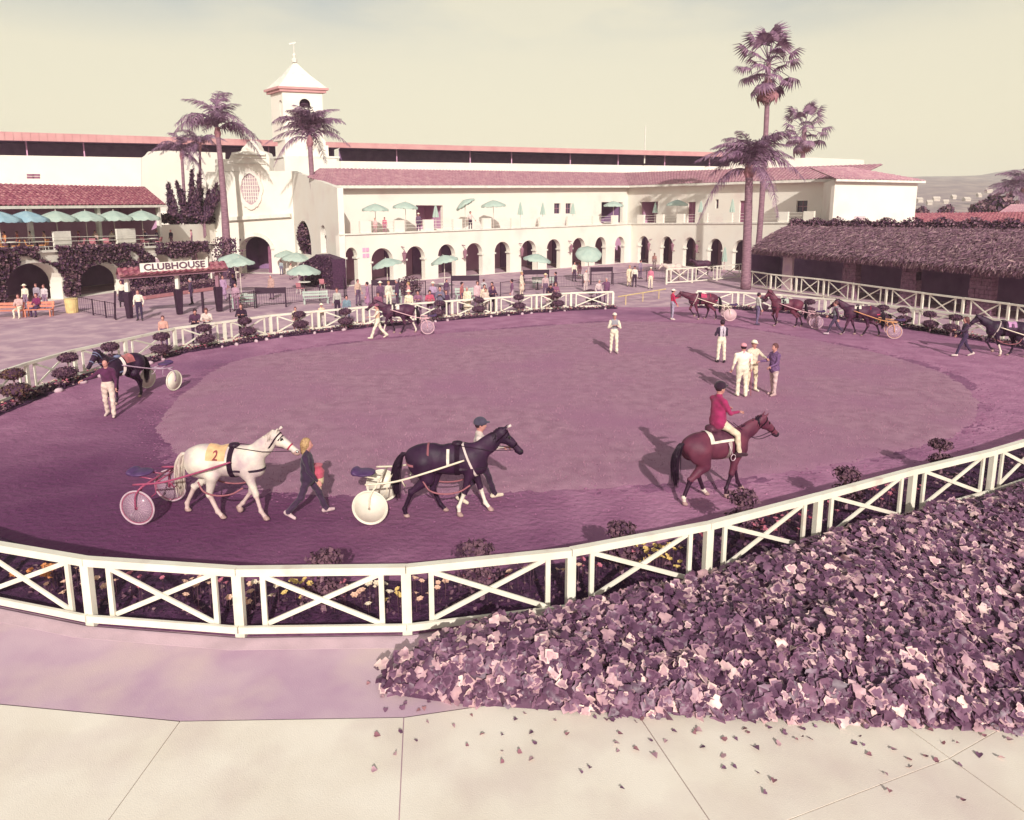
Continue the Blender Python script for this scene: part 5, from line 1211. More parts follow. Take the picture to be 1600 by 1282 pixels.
for i, (x, y) in enumerate(FS): shrub(G(x, y), 'two-tier clipped shrub along the far left fence, %s from the left edge' % ORD[i], 1.0 if i else 1.05, i, mats=[mTop[2], mTop[0]] if i == 0 else None)
NS_ = [(508, 960), (752, 942), (970, 900), (1160, 846), (1322, 800), (1470, 745)]
for i, (x, y) in enumerate(NS_):
    p = G(x, y) ; shrub(p, 'leafy standard shrub behind the foreground fence, %s from the left' % ORD[i], [.85, .9, .85, .9, .85, .8][i], 30 + i, n=.75, mats=[mTop[0], mTop[1], mTop[1]], core=False)
RS = [(1190, 492), (1262, 497), (1380, 508), (1412, 512), (1452, 520), (1485, 526)]
for i, (x, y) in enumerate(RS): shrub(G(x, y), 'two-tier clipped shrub by the right-hand ring fence, %s from the left' % ORD[i], .95, 50 + i)
# ================================================================ flowers and low plants in the beds
mFl = {'peach': mat('petal_peach', S(240, 196, 170, .85), scale=9), 'yellow': mat('petal_yellow', S(238, 204, 128, .85), scale=9), 'pink': mat('petal_pink', S(206, 122, 138, .85), scale=9), 'cream': mat('petal_cream', S(246, 226, 200, .85), scale=9), 'red': mat('petal_red', S(178, 84, 104, .85), scale=9), 'orange': mat('petal_orange', S(226, 150, 96, .85), scale=9)}
def bed_plants(name, label, line_in, line_out, n, size, hmax, lo=.0):
    pp, nn = [], []
    for i in range(n):
        k = random.randrange(len(line_in) - 1); t = random.random(); s_ = random.uniform(.15, .9)
        q = line_in[k].lerp(line_in[k + 1], t).lerp(line_out[k].lerp(line_out[k + 1], t), s_); cl = .5 + .5 * math.sin(q.x * 2.3 + q.y * 1.1)
        pp.append((q.x, q.y, lo + random.random() * hmax * (.4 + .6 * cl))); nn.append((0, -.3, 1))
    o = leaf_mesh(pp, nn, size, [mIv[0], mIv[1], mIv[2]], name, None, 'stuff', weights=[.6, .3, .1]); tag(o, label, 'plants')
bed_plants('bed_plants', 'low leafy plants filling the flower bed behind the foreground fence', offset_line(nearW, .15), offset_line(nearW, 1.1), 2600, .06, .2)
bed_plants('bed_plants', 'low leafy plants along the far left fence', offset_line(farW, -.15), offset_line(farW, -.8), 8000, .075, .22)
bed_plants('bed_plants', 'low leafy plants along the right-hand ring fence', offset_line(rgtW, -.15), offset_line(rgtW, -.8), 4500, .075, .22)
bl = MB(); bl.lathe((0, 0, 0), ((.012, -.02), (.03, -.005), (.042, .012), (.03, .03), (.0, .036)), 8)
BLM = {k: bl.mesh('bloom', m_, True) for k, m_ in mFl.items()}
stm = MB(); stm.tube([(0, 0, -.3), (0, 0, -.01)], .006, 4); STM = stm.mesh('stem', mIv[1])
def bloom(p, kind, sc, label): pass
CL = [(20, 925, 'orange', 14), (62, 930, 'peach', 8), (90, 945, 'peach', 7), (158, 962, 'pink', 4), (232, 960, 'peach', 6), (262, 968, 'peach', 4), (300, 965, 'pink', 4), (345, 968, 'peach', 6), (390, 972, 'cream', 6), (448, 958, 'yellow', 14), (490, 975, 'pink', 4), (530, 965, 'peach', 5), (572, 968, 'cream', 7), (610, 968, 'yellow', 6), (665, 962, 'peach', 6), (700, 955, 'peach', 7), (760, 950, 'red', 5), (845, 935, 'peach', 5), (912, 920, 'peach', 7), (945, 912, 'pink', 5), (1010, 900, 'pink', 6), (1045, 892, 'yellow', 22), (1065, 880, 'yellow', 12), (1135, 868, 'red', 8), (1230, 845, 'pink', 14), (1245, 830, 'pink', 14), (1280, 822, 'red', 8), (1330, 810, 'pink', 10), (1405, 790, 'pink', 8), (1450, 775, 'pink', 8)]
flm = {}; stems = MB()
for x, y, kind, n in CL:
    m = flm.setdefault(kind, MB()); c = G(x, y, .3)
    k = min(range(len(nearW) - 1), key=lambda k: (nearW[k].lerp(nearW[k + 1], .5) - Vector((c.x, c.y, 0))).length); t_ = (nearW[k + 1] - nearW[k]).normalized(); n_ = Vector((-t_.y, t_.x, 0)); dd = (Vector((c.x, c.y, 0)) - nearW[k]).dot(n_)
    if dd < .5: c = c + n_ * (.5 - dd + random.uniform(0, .3))
    for i in range(n):
        q = (c.x + random.gauss(0, .17), c.y + random.gauss(0, .14), .2 + random.random() * .32); r = random.uniform(.034, .062); R = Euler((random.uniform(-.5, .5), random.uniform(-.5, .5), 0)).to_matrix()
        for k in range(6):                    # six cupped petals round a bud
            a = k * math.pi / 3 + .3; d = Vector((math.cos(a), math.sin(a), 0)); s_ = Vector((-d.y, d.x, 0)); C_ = Vector(q)
            m.add([C_, C_ + R @ (d * r * .7 + s_ * r * .5 + Vector((0, 0, r * .5))), C_ + R @ (d * r * 1.15 + Vector((0, 0, r * .45))), C_ + R @ (d * r * .7 - s_ * r * .5 + Vector((0, 0, r * .5)))], [(0, 1, 2, 3)])
        m.lathe(q, ((r * .1, -.01), (r * .55, r * .3), (.0, r * .75)), 6)
        stems.tube([(q[0], q[1], 0), (q[0], q[1], q[2] - .01)], .005, 3)
tag(stems.build('flower_stems', mIv[1]), 'thin stems of the blooms behind the foreground fence', 'stems', kind='stuff')
for kind, m in flm.items(): tag(m.build('flowers', mFl[kind]), '%s blooms in the flower bed behind the foreground fence' % kind, 'flowers', kind='stuff')
m = {k: MB() for k in ('peach', 'pink', 'cream', 'red')}
for L, n in ((farW, 420), (rgtW, 160)):
    a, b = offset_line(L, -.2), offset_line(L, -.8)
    for i in range(n):
        k = random.randrange(len(L) - 1); t = random.random(); q = a[k].lerp(a[k + 1], t).lerp(b[k].lerp(b[k + 1], t), random.random())
        m[random.choice(list(m))].lathe((q.x, q.y, random.uniform(.1, .3)), ((.01, -.02), (.05, .01), (.0, .04)), 6)
for k, mm in m.items(): tag(mm.build('flowers', mFl[k]), 'small %s blooms in the beds along the far fences' % k, 'flowers', kind='stuff')
# pale edging stones along the far bed
ED = empty('bed_edging', farW[6], 0, 'row of pale stones edging the far flower bed', 'edging')
st_ = MB(); st_.lathe((0, 0, 0), ((.12, -.02), (.14, .04), (.09, .1), (.02, .12)), 7, sy=.6); stme = st_.mesh('stone', mCurb, True)
ln = offset_line(farW, -.9)
for a, b in zip(ln, ln[1:]):
    n = max(1, int((b - a).length / .8))
    for k in range(n):
        if random.random() < .35: continue
        q = a.lerp(b, (k + random.random() * .4) / n); inst('stone', stme, ED, q - farW[6] + Vector((0, 0, .01)), (0, 0, random.uniform(0, 6)), (random.uniform(.7, 1.2),) * 3)
# ================================================================ ivy bank in the right foreground
mBk = [mat('bank_leaf_dark', S(104, 68, 90, .85), S(82, 50, 72, .85), scale=5, rough=.45, spec=.4), mat('bank_leaf_mid', S(138, 98, 118, .85), S(112, 76, 98, .85), scale=5, rough=.45, spec=.4), mat('bank_leaf_pale', S(204, 164, 164, .85), S(168, 128, 138, .85), scale=7, rough=.5, spec=.4), mat('bank_leaf_cream', S(236, 206, 194, .9), S(206, 168, 168, .9), scale=9, rough=.5, spec=.4)]
iv = empty('ivy_bank', (6, 9.5, 0), 0, 'broad bank of variegated ivy leaves filling the lower right foreground', 'ivy')
FE = [G(x, y, .25) for x, y in ((585, 1040), (680, 1012), (780, 990), (880, 962), (980, 934), (1080, 903), (1180, 872), (1290, 840), (1400, 808), (1520, 775), (1660, 740), (1900, 690))]
NE = [G(x, y, .1) for x, y in ((600, 1072), (700, 1086), (800, 1094), (900, 1100), (1000, 1104), (1100, 1108), (1200, 1112), (1300, 1116), (1400, 1120), (1540, 1124), (1720, 1130), (2020, 1136))]
FE = smoothline([Vector((p.x, p.y, 0)) for p in FE], 4); NE = smoothline([Vector((p.x, p.y, 0)) for p in NE], 4)
nb_ = len(FE)
def bankp(u, v):
    u = max(0, min(u, nb_ - 1.001)); k = int(u); a = FE[k].lerp(FE[k + 1], u - k); b = NE[k].lerp(NE[k + 1], u - k); q = a.lerp(b, v)
    w_ = min(1, u / 6); h = (.46 + .14 * math.sin(q.x * 1.3 + q.y) * math.sin(q.y * 1.7) + .07 * math.sin(q.x * 4.1 + 2) * math.sin(q.y * 3.7)) * (1 - abs(2 * v - 1) ** 7) * (.35 + .65 * w_)
    return Vector((q.x, q.y, h))
m = MB(); NU, NV = nb_ * 2 - 2, 14
g_ = [[bankp(i / 2, j / NV) for j in range(NV + 1)] for i in range(NU + 1)]
for i in range(NU):
    for j in range(NV): m.quad(*[p - Vector((0, 0, .05)) for p in (g_[i][j], g_[i][j + 1], g_[i + 1][j + 1], g_[i + 1][j])])
m.build('undergrowth', mBk[0], iv, smooth=True)
pp, nn = [], []
areas = [((g_[i + 1][0] - g_[i][0]).length + (g_[i + 1][NV] - g_[i][NV]).length) / 2 * (g_[i][0] - g_[i][NV]).length for i in range(NU)]; cum = np.cumsum(areas); NL = int(cum[-1] * 400)
for _ in range(NL):
    i = int(np.searchsorted(cum, random.random() * cum[-1])); u = (i + random.random()) / 2; v = random.random() if random.random() < .84 else random.uniform(.9, 1.0); p = bankp(u, v); q1, q2 = bankp(u + .05, v), bankp(u, min(1, v + .01)); n_ = (q1 - p).cross(q2 - p); n_.normalize()
    if n_.z < 0: n_ = -n_
    zz = p.z + random.uniform(-.03, .12)
    if v > .93: zz = random.uniform(.02, max(.1, bankp(u, .9).z)); p = bankp(u, v) + (bankp(u, v) - bankp(u, v - .1)).normalized() * random.uniform(0, .1)
    pp.append((p.x, p.y, zz)); nn.append(tuple(n_ * 1.0 + Vector((0, -.35, .25))))
pp = np.array(pp); nn = np.array(nn)
lv = ivy_mesh(pp, nn, .135, mBk, [(0, 0), (0, 1), (1, 1), (1, 2), (2, 2), (2, 3), (3, 3)], [.30, .24, .17, .12, .08, .06, .03], 'leaves', iv)
# the largest leaves nearest the viewer, one by one: lobed and cupped
def big_leaf(mi, seed):
    rnd = random.Random(seed); m = MB(); out_ = [(0, 0), (-.1, .34), (.2, .52), (.42, .40), (.62, .42), (.75, .22), (1.05, 0), (.75, -.22), (.62, -.42), (.42, -.40), (.2, -.52), (-.1, -.34)]
    vs = [Vector((x, y, .16 * y * y * 2 - .18 * x * x + rnd.uniform(-.03, .03))) for x, y in out_]; vs.append(Vector((.38, 0, -.04)))
    m.add(vs, [(i, (i + 1) % 12, 12) for i in range(12)]); return m.mesh('leaf', mBk[mi], True)
BL = [[big_leaf(mi, s_) for s_ in range(3)] for mi in range(4)]
near = sorted(range(len(pp)), key=lambda i: pp[i][1] + .15 * abs(pp[i][0] - 4) + random.uniform(0, 1.6))[:300]
for i in near:
    n_ = Vector(nn[i]) + Vector((random.gauss(0, .45), random.gauss(0, .45), 0)); q = n_.to_track_quat('Z', 'Y').to_euler(); s_ = random.uniform(.1, .15)
    o = inst('leaf', random.choice(BL[random.choices((0, 1, 2, 3), (.48, .34, .14, .04))[0]]), iv, Vector(pp[i]) - Vector((6, 9.5, -.04)), (0, 0, 0), (s_,) * 3)
    o.rotation_euler = (Euler(q).to_matrix() @ rzm(random.uniform(0, 6.28))).to_euler()

# fallen leaves blown from the bank on to the paving
pp = []
for i in range(130):
    u = random.uniform(2, nb_ - 2); q = bankp(u, 1.0) if random.random() < .75 else bankp(u * .35, .0); d_ = abs(random.gauss(0, .55))
    pp.append((q.x + random.gauss(0, .25), q.y - d_ if q.y < 9 else q.y + .1 * d_, .004 + random.random() * .012))
pp = [p for p in pp if p[1] > 3]
o = leaf_mesh(pp, [(0, 0, 1)] * len(pp), .06, [mBk[1], mBk[2], mDead], 'fallen_leaves', None, 'stuff', jit=.25, weights=[.4, .3, .3]); tag(o, 'dry fallen leaves scattered over the paving beside the ivy bank', 'leaves')
# ================================================================ horses
def dz(a): return np.array([math.sin(RAD(a)), 0, -math.cos(RAD(a))])
WALK = dict(fl=(26, 20, 42, 0), fr=(-16, -24, 2, 0), hl=(44, -12, 22, 40, 0), hr=(14, -50, -22, 10, 0))
WALK2 = dict(fl=(-16, -24, 2, 0), fr=(34, -38, -60, .16), hl=(20, -46, -14, 20, 0), hr=(42, -16, 14, 40, 0))
STEP = dict(fl=(4, 2, 30, 0), fr=(32, -30, -50, .13), hl=(30, -34, 2, 30, 0), hr=(16, -48, -20, 10, 0))
STANDH = dict(fl=(2, 0, 30, 0), fr=(-3, -3, 26, 0), hl=(28, -34, 4, 30, 0), hr=(22, -38, -2, 26, 0))
def horse_prims(pose, neck=52, head=-38, yaw=0, sock=(0, 0, 0, 0)):
    T = [EL((.06, 0, 1.17), (.64, .265, .315), 0, .06), EL((.47, 0, 1.14), (.27, .225, .31), 0, .08), EL((-.50, 0, 1.19), (.36, .27, .30), 0, .08),
         C((-.74, 0, 1.25), (-.32, 0, 1.34), .15, .16, 0, .1), C((.34, 0, 1.385), (.02, 0, 1.35), .10, .13, 0, .08), EL((.43, .13, 1.12), (.17, .11, .29), 0, .06), EL((.43, -.13, 1.12), (.17, .11, .29), 0, .06), EL((.62, 0, 1.02), (.14, .17, .16), 0, .06),
         EL((-.56, .14, 1.12), (.27, .14, .27), 0, .06), EL((-.56, -.14, 1.12), (.27, .14, .27), 0, .06)]
    Lg = []
    def chain(P, planted, lift):
        sole = P[-1][2] - .05; z0 = P[0][2]; tgt = lift; f = (z0 - tgt) / (z0 - sole)
        return [np.array([p[0], p[1], z0 + (p[2] - z0) * f]) for p in P]
    for i, (sd_, k) in enumerate(((1, 'fl'), (-1, 'fr'))):
        a1, a2, a3, lift = pose[k]; P = [np.array([.42, sd_ * .135, 1.0])]
        for a, l in ((a1, .43), (a2, .30), (a3, .13)): P.append(P[-1] + dz(a) * l)
        P = chain(P, 1, lift); s_ = sock[i]
        Lg += [C(P[0] + [.02, 0, .06], P[1], .115, .056, 0, .06), C(P[1] + [0, 0, .02], P[1] - [0, 0, .02], .058, .055, 0, .03), C(P[1], P[2], .044, .036, s_ if s_ == 1 else 5, .03), EL(P[2], (.05, .045, .05), 1 if s_ else 5, .02), C(P[2], P[3], .038, .042, 1 if s_ else 5, .02), C(P[3], P[3] + np.array([.035, 0, -.055]), .048, .062, 2, .012)]
    for i, (sd_, k) in enumerate(((1, 'hl'), (-1, 'hr'))):
        b0, b1, b2, b3, lift = pose[k]; P = [np.array([-.52, sd_ * .14, 1.15])]
        for a, l in ((b0, .36), (b1, .44), (b2, .40), (b3, .13)): P.append(P[-1] + dz(a) * l)
        P = chain(P, 1, lift); s_ = sock[2 + i]
        Lg += [C(P[0], P[1], .20, .135, 0, .08), C(P[1], P[2], .125, .058, 0, .05), C(P[2] + [-.035, 0, .03], P[2] - [0, 0, .02], .042, .052, 0, .03), C(P[2], P[3], .05, .04, s_ if s_ == 1 else 5, .03), EL(P[3], (.052, .047, .052), 1 if s_ else 5, .02), C(P[3], P[4], .04, .043, 1 if s_ else 5, .02), C(P[4], P[4] + np.array([.035, 0, -.055]), .048, .062, 2, .012)]
    n = RAD(neck); yw = RAD(yaw); B = np.array([.52, 0, 1.22])
    fw = np.array([math.cos(yw), math.sin(yw), 0]); poll = B + .78 * (math.cos(n) * (fw * .75 + np.array([.25, 0, 0])) + np.array([0, 0, math.sin(n)]))
    h = RAD(head); hd = math.cos(h) * fw + np.array([0, 0, math.sin(h)]); side = np.array([-fw[1], fw[0], 0]); upv = np.cross(hd, side); upv = upv if upv[2] > 0 else -upv
    muz = poll + hd * .56
    Nk = [C(B + [-.06, 0, .02], B * .45 + poll * .55, .235, .15, 0, .1, .62), C(B * .5 + poll * .5, poll - upv * .05, .155, .105, 0, .08, .62)]
    Hd = [C(poll + hd * .02 - upv * .06, poll + hd * .30 - upv * .045, .112, .082, 0, .05, .8), C(poll + hd * .25 - upv * .04, muz - upv * .035, .078, .058, 0, .04, .85), EL(poll + hd * .16 - upv * .10, (.10, .07, .085), 0, .04), EL(muz - upv * .04, (.062, .055, .058), 3, .03), EL(muz - hd * .05 - upv * .085, (.05, .035, .03), 3, .025)]
    for sd_ in (-1, 1):
        e0 = poll + side * sd_ * .052 + upv * .03; Hd += [C(e0 - hd * .01, e0 + upv * .13 + side * sd_ * .012 - hd * .02, .03, .010, 0, .02), EL(poll + hd * .17 + side * sd_ * .066 + upv * .0, (.02, .014, .018), 4, .006), EL(poll + hd * .15 + side * sd_ * .06 + upv * .018, (.04, .016, .014), 0, .02), EL(muz - hd * .0 + side * sd_ * .04 - upv * .015, (.014, .012, .012), 4, .006)]
    return T, Lg, Nk, Hd, dict(B=B, poll=poll, muz=muz, hd=hd, up=upv, side=side)
def horse_mats(coat):
    if ('h_' + coat) in MATS: return MATS['h_' + coat]
    D = {'white': (S(244, 232, 212, .76), S(204, 178, 178, .76), S(226, 196, 188, .8), S(200, 160, 150, .7)), 'black': (S(58, 30, 54), S(40, 18, 40), S(44, 22, 42), S(40, 20, 40)), 'bay': (S(112, 54, 70, .9), S(86, 38, 58, .9), S(52, 26, 44), S(52, 30, 46)), 'brown': (S(86, 46, 66), S(62, 30, 52), S(46, 22, 40), S(44, 24, 40)), 'pale': (S(236, 220, 200, .75), S(206, 180, 176, .75), S(220, 190, 180, .75), S(190, 150, 150, .7))}[coat]
    m = [mat('coat_' + coat, D[0], D[1], rough=.56, scale=3.2, detail=6, spec=.28, bump=.006, bscale=34), mat('sock_white', S(246, 232, 214, .8), scale=6), mat('hoof', S(120, 92, 96, .8) if coat != 'white' else S(196, 160, 150, .7), rough=.5, scale=9), mat('muzzle_' + coat, D[3], rough=.6, scale=8), mat('horse_eye', (.008, .004, .008), rough=.08, spec=.8, scale=3), mat('points_' + coat, D[2], rough=.5, scale=4)]
    MATS['h_' + coat] = m; return m
def mane_tail(e, I, coat, lift=0, bob=False, tl=1.0):
    hm = {'white': mat('mane_white', S(238, 224, 204, .75), S(204, 176, 170, .75), scale=14, stretch=(1, 1, .3)), 'pale': mat('mane_white', (0, 0, 0))}.get(coat) or mat('mane_dark', S(44, 22, 40), S(30, 14, 28), scale=14, rough=.5)
    B, poll = I['B'], I['poll']; P = []
    for i in range(7):
        f = i / 6; c = B * (1 - f) + poll * f + np.array([-.06, 0, .16 * (1 - f) + .05]) - np.array([.03, 0, 0]) * math.sin(f * 3.1); P.append(C(c, c + np.array([-.02, .055, -.13]), .035, .02, 0, .03, .55))
    P.append(C(poll + I['up'] * .05, poll + I['hd'] * .12 + I['up'] * .05, .026, .014, 0, .03))
    rn = random.Random(int(I['muz'][2] * 1e4)); mm = MB()
    for i in range(90):                        # loose locks falling from the crest
        f = rn.random(); c = Vector(B * (1 - f) + poll * f + np.array([-.07, 0, .17 * (1 - f) + .06])); sd2 = rn.choice((-1, -1, 1)); l = rn.uniform(.12, .2)
        q = c + Vector((rn.gauss(0, .015), sd2 * rn.uniform(.05, .075), -l * .45)); mm.tube([c + Vector((0, 0, -.02)), c + Vector((0, sd2 * .03, .012)), q, q + Vector((rn.gauss(-.01, .02), sd2 * rn.uniform(.015, .035), -l * .55))], [.014, .015, .012, .003], 4)
    me_ = sdf_mesh('mane', P, .018, [hm]); mo = inst('mane', me_, e); mm.build('locks', hm, mo, smooth=True, local=True)
    a = np.array([-.84, 0, 1.30]); t = [a, a + [-.12, 0, -.03], a + [-.19 - .06 * lift, .01, -.25], a + [-.20 - .12 * lift, .02, -.55 * tl], a + [-.17 - .15 * lift, .0, -.86 * tl]]
    r = [.045, .06, .085, .08, .03]
    to = inst('tail', sdf_mesh('tail', [C(t[i], t[i + 1], r[i] * .62, r[i + 1] * .62, 0, .05) for i in range(4)], .02, [hm], wob=.008), e); mm = MB()
    for i in range(110):                       # separate hanks of tail hair
        j = Vector((rn.gauss(0, 1), rn.gauss(0, 1), 0)); e2 = rn.uniform(.8, 1.12); L_ = []
        for k, (tt_, rr) in enumerate(zip(t, (.02, .03, .052, .06, .05))): L_.append(Vector(tt_) * 1 + j * rr * .62 + Vector((rn.gauss(0, .006), rn.gauss(0, .006), (t[0][2] - tt_[2]) * (1 - e2) * (k / 4))))
        mm.tube(smoothline(L_, 3), [.013] * 4 + [.011] * 5 + [.008] * 2 + [.005, .002], 4)
    mm.build('locks', hm, to, smooth=True, local=True)
def cast(prims, o, d, rmax=.75, n=120):
    """distance from the axis point o along unit d to the skin, from outside in"""
    r = np.linspace(rmax, .02, n); p = o[..., None, :] + d[..., None, :] * r[:, None]
    f = field(prims, p) < 0; k = f.argmax(-1); return np.where(f.any(-1), r[k], .05)
def strap(prims, c, u, v, w, wd, off=.012, n=36, a0=0, a1=360, rmax=.6):
    """band lying on the skin round the axis through c; u, v span its plane, w is its width direction"""
    m = MB(); A = np.radians(np.linspace(a0, a1, n + 1)); D = np.cos(A)[:, None] * u + np.sin(A)[:, None] * v; R = []
    for k in (-.5, .5):
        o = np.broadcast_to(c + w * wd * k, D.shape); R.append(o + D * (cast(prims, o, D, rmax) + off)[:, None])
    vs = [tuple(p) for r in R for p in r] + [tuple(p - d * .009) for r in R for p, d in zip(r, D)]; N = n + 1
    m.add(vs, [(i, i + 1, N + i + 1, N + i) for i in range(n)] + [(i, i + 1, 2 * N + i + 1, 2 * N + i) for i in range(n)] + [(N + i, N + i + 1, 3 * N + i + 1, 3 * N + i) for i in range(n)]); return m
def back_cloth(prims, x0, x1, ph, off=.016, nx=8, n=26):
    m = MB(); A = np.radians(np.linspace(-ph, ph, n + 1)); D = np.stack([0 * A, np.sin(A), np.cos(A)], 1); G_ = []
    for x in np.linspace(x0, x1, nx + 1):
        o = np.broadcast_to(np.array([x, 0, 1.17]), D.shape); G_.append(o + D * (cast(prims, o, D) + off + .004 * np.sin(A * 9 + x * 30))[:, None])
    vs = [tuple(p) for g in G_ for p in g]; N = n + 1
    m.add(vs, [(i * N + j, i * N + j + 1, (i + 1) * N + j + 1, (i + 1) * N + j) for i in range(nx) for j in range(n)]); return m
def on_side(prims, XZ, side, off):
    y = np.linspace(.55, .0, 140); p = np.stack([np.repeat(XZ[:, :1], 140, 1), np.repeat((side * y)[None], len(XZ), 0), np.repeat(XZ[:, 1:], 140, 1)], -1)
    f = field(prims, p) < 0; k = f.argmax(-1); return side * (y[k] + off)
def number_on(e, prims, txt, xc, zc, size, m_, sides=(-1, 1), parent=None):
    for sd_ in sides:
        t = text_obj(txt, m_, parent or e, 'number', size, 0, font_bold=True); me = t.data; bm = bmesh.new(); bm.from_mesh(me); bmesh.ops.subdivide_edges(bm, edges=[g for g in bm.edges if g.calc_length() > .05], cuts=2, use_grid_fill=True); bmesh.ops.triangulate(bm, faces=bm.faces[:]); bm.to_mesh(me); bm.free()
        co = np.zeros(len(me.vertices) * 3); me.vertices.foreach_get('co', co); co = co.reshape(-1, 3); XZ = np.stack([xc - sd_ * co[:, 0], zc + co[:, 1]], 1)
        y = on_side(prims, XZ, sd_, .028); me.vertices.foreach_set('co', np.stack([XZ[:, 0], y, XZ[:, 1]], 1).ravel()); me.update()
leath = mat('black_leather', S(52, 28, 46), S(36, 18, 34), rough=.5, scale=9); tan = mat('tan_leather', S(160, 98, 104, .9), scale=9, rough=.6); wleath = mat('white_strap', S(236, 214, 206, .85), scale=9)
redst = mat('red_strap', S(196, 66, 96, .9), scale=9)
def horse(loc, head_deg, coat, label, pose=WALK, neck=50, head=-40, yaw=0, vox=.024, sock=(0, 0, 0, 0), sc=1.0, tail=0.0, harness=None, tl=1.0, group='horses in the parade ring'):
    e = empty('horse', loc, RAD(head_deg), label, 'horse', group); e.scale = (sc,) * 3
    T, Lg, Nk, Hd, I = horse_prims(pose, neck, head, yaw, sock)
    me = sdf_mesh('body', T + Lg + Nk + Hd, vox, horse_mats(coat), cut=lambda p: -p[..., 2]); inst('body', me, e)
    mane_tail(e, I, coat, tail, tl=tl)
    if harness:
        X, Y, Z = np.eye(3); skin = T + Nk; h = empty('harness', loc, RAD(head_deg), harness['label'], 'harness', 'harness on the horses'); h.scale = (sc,) * 3; sm = harness.get('strap', leath)
        B_ = lambda n_, m_, mt: m_.build(n_, mt, h, smooth=True, local=True)
        if harness.get('pad', 1): B_('girth_strap', strap(T, np.array([.16, 0, 1.17]), Z, Y, X, .1, .02), harness.get('girth', sm))
        if harness.get('ring'):
            u = (Z * .92 - X * .4); B_('collar_strap', strap(skin, np.array([.42, 0, 1.15]), u, Y, X, .045, .018), harness['ring'])
        if harness.get('breech'):
            pts = [np.array([x, 0, z]) for x, z in ((.1, 1.2), (-.35, 1.1), (-.7, 1.1))]
            B_('breeching', strap(T, np.array([-.42, 0, 1.12]), Y, -X, Z, .045, .015, a0=-15, a1=195), harness['breech'])
            B_('hip_strap', strap(T, np.array([-.42, 0, 1.17]), Z, Y, X, .04, .012, a0=-80, a1=80), harness['breech'])
        B_('breast_strap', strap(skin, np.array([.30, 0, 1.02]), Y, X, Z, .05, .015, a0=-100, a1=100) if 0 else strap(skin, np.array([.25, 0, 1.04]), X, Y, Z, .05, .014, a0=-100, a1=100), sm)
        # bridle
        hd, up, sd_ = I['hd'], I['up'], I['side']; q = Hd[:4]
        B_('noseband', strap(q, I['poll'] + hd * .38 - up * .045, up, sd_, hd, .03, .008, n=20, rmax=.25), harness.get('nose', sm))
        B_('headpiece', strap(q + Nk, I['poll'] + hd * .06 - up * .05, up, sd_, hd, .028, .008, n=20, rmax=.3), sm)
        B_('browband', strap(q, I['poll'] + hd * .13 - up * .05, up, sd_, hd, .022, .01, n=20, a0=-90, a1=90, rmax=.3), sm)
        if harness.get('head_pole'):
            m = MB(); m.tube([I['poll'] + up * .1, I['poll'] + up * .2 + hd * .02], [.02, .03], 6); B_('head_number', m, wleath)
        m = MB(); s0 = np.array([.18, 0, 1.5])
        for k in (-1, 1): m.tube([tuple(I['muz'] - hd * .1 + sd_ * k * .06 - up * .06), tuple((I['muz'] + s0) / 2 + sd_ * k * .16 + np.array([0, 0, -.02])), tuple(s0 + sd_ * k * .12)], .008, 4)
        B_('reins', m, sm)
        if harness.get('cloth'):
            x0, x1, ph, mt = harness['cloth']; c_ = B_('saddle_cloth', back_cloth(T, x0, x1, ph), mt)
            if harness.get('num'): number_on(e, T, harness['num'][0], (x0 + x1) / 2, harness['num'][2] if len(harness['num']) > 2 else 1.30, .24, harness['num'][1], parent=c_)
        elif harness.get('num'): number_on(e, T, harness['num'][0], -.02, 1.27, .42, harness['num'][1], parent=h)
        if harness.get('hobbles'):
            for k in (-1, 1):
                m = MB(); y = k * .25; m.tube([tuple(p) for p in smoothline([(.42, y * 1.1, .72), (.2, y * 1.25, .60), (-.1, y * 1.3, .56), (-.38, y * 1.2, .62), (-.52, y, .80)], 5)], .018, 6); B_('hobble', m, harness['hobbles'])
        if harness.get('saddle_pad', 1): m = MB(); m.lathe((.16, 0, 1.49), ((.0, -.02), (.12, -.01), (.1, .05), (.02, .07)), 10, sy=.9); B_('saddle_pad', m, sm)
    return e
# ================================================================ sulkies
def wheel_mesh(kind, frame, disc):
    """pneumatic tyre, rim, spokes and, where fitted, a plain disc cover; parts are separate meshes"""
    R = .36; k = 40; ang = [2 * math.pi * i / k for i in range(k)]
    t = MB(); t.tube([(math.cos(a) * (R - .018), 0, math.sin(a) * (R - .018)) for a in ang], .019, 8, closed=True)
    r = MB(); r.tube([(math.cos(a) * (R - .045), 0, math.sin(a) * (R - .045)) for a in ang], .011, 6, closed=True)
    h = MB(); h.tube([(0, -.05, 0), (0, .05, 0)], .03, 10)
    s_ = MB()
    if kind == 'disc': s_.lathe((0, 0, 0), ((.03, .03), (R - .05, .008), (R - .05, -.008), (.03, -.03)), 40, R=rx(math.pi / 2))
    else:
        for i in range(28):
            a = 2 * math.pi * i / 28; b = a + (.5 if i % 2 else -.5); s_.tube([(math.cos(b) * .028, .03 * (1 if i % 4 < 2 else -1), math.sin(b) * .028), (math.cos(a) * (R - .045), 0, math.sin(a) * (R - .045))], .0035, 4)
    return t.mesh('tyre', disc if kind == 'disc' else TYRE, True), r.mesh('rim', frame if kind != 'disc' else disc, True), h.mesh('hub', frame, True), s_.mesh('disc' if kind == 'disc' else 'spokes', disc, kind == 'disc')
TYRE = mat('pale_tyre', S(206, 176, 184, .85), scale=8); CHROME = mat('spoke_metal', S(224, 196, 204, .85), rough=.35, metal=.3, scale=6)
CLEAR = mat('clear_wheel_cover', S(216, 178, 196, .8), rough=.2, alpha=.42, scale=3)
WHC = mat('white_wheel_cover', S(250, 240, 220, .82), rough=.4, scale=3)
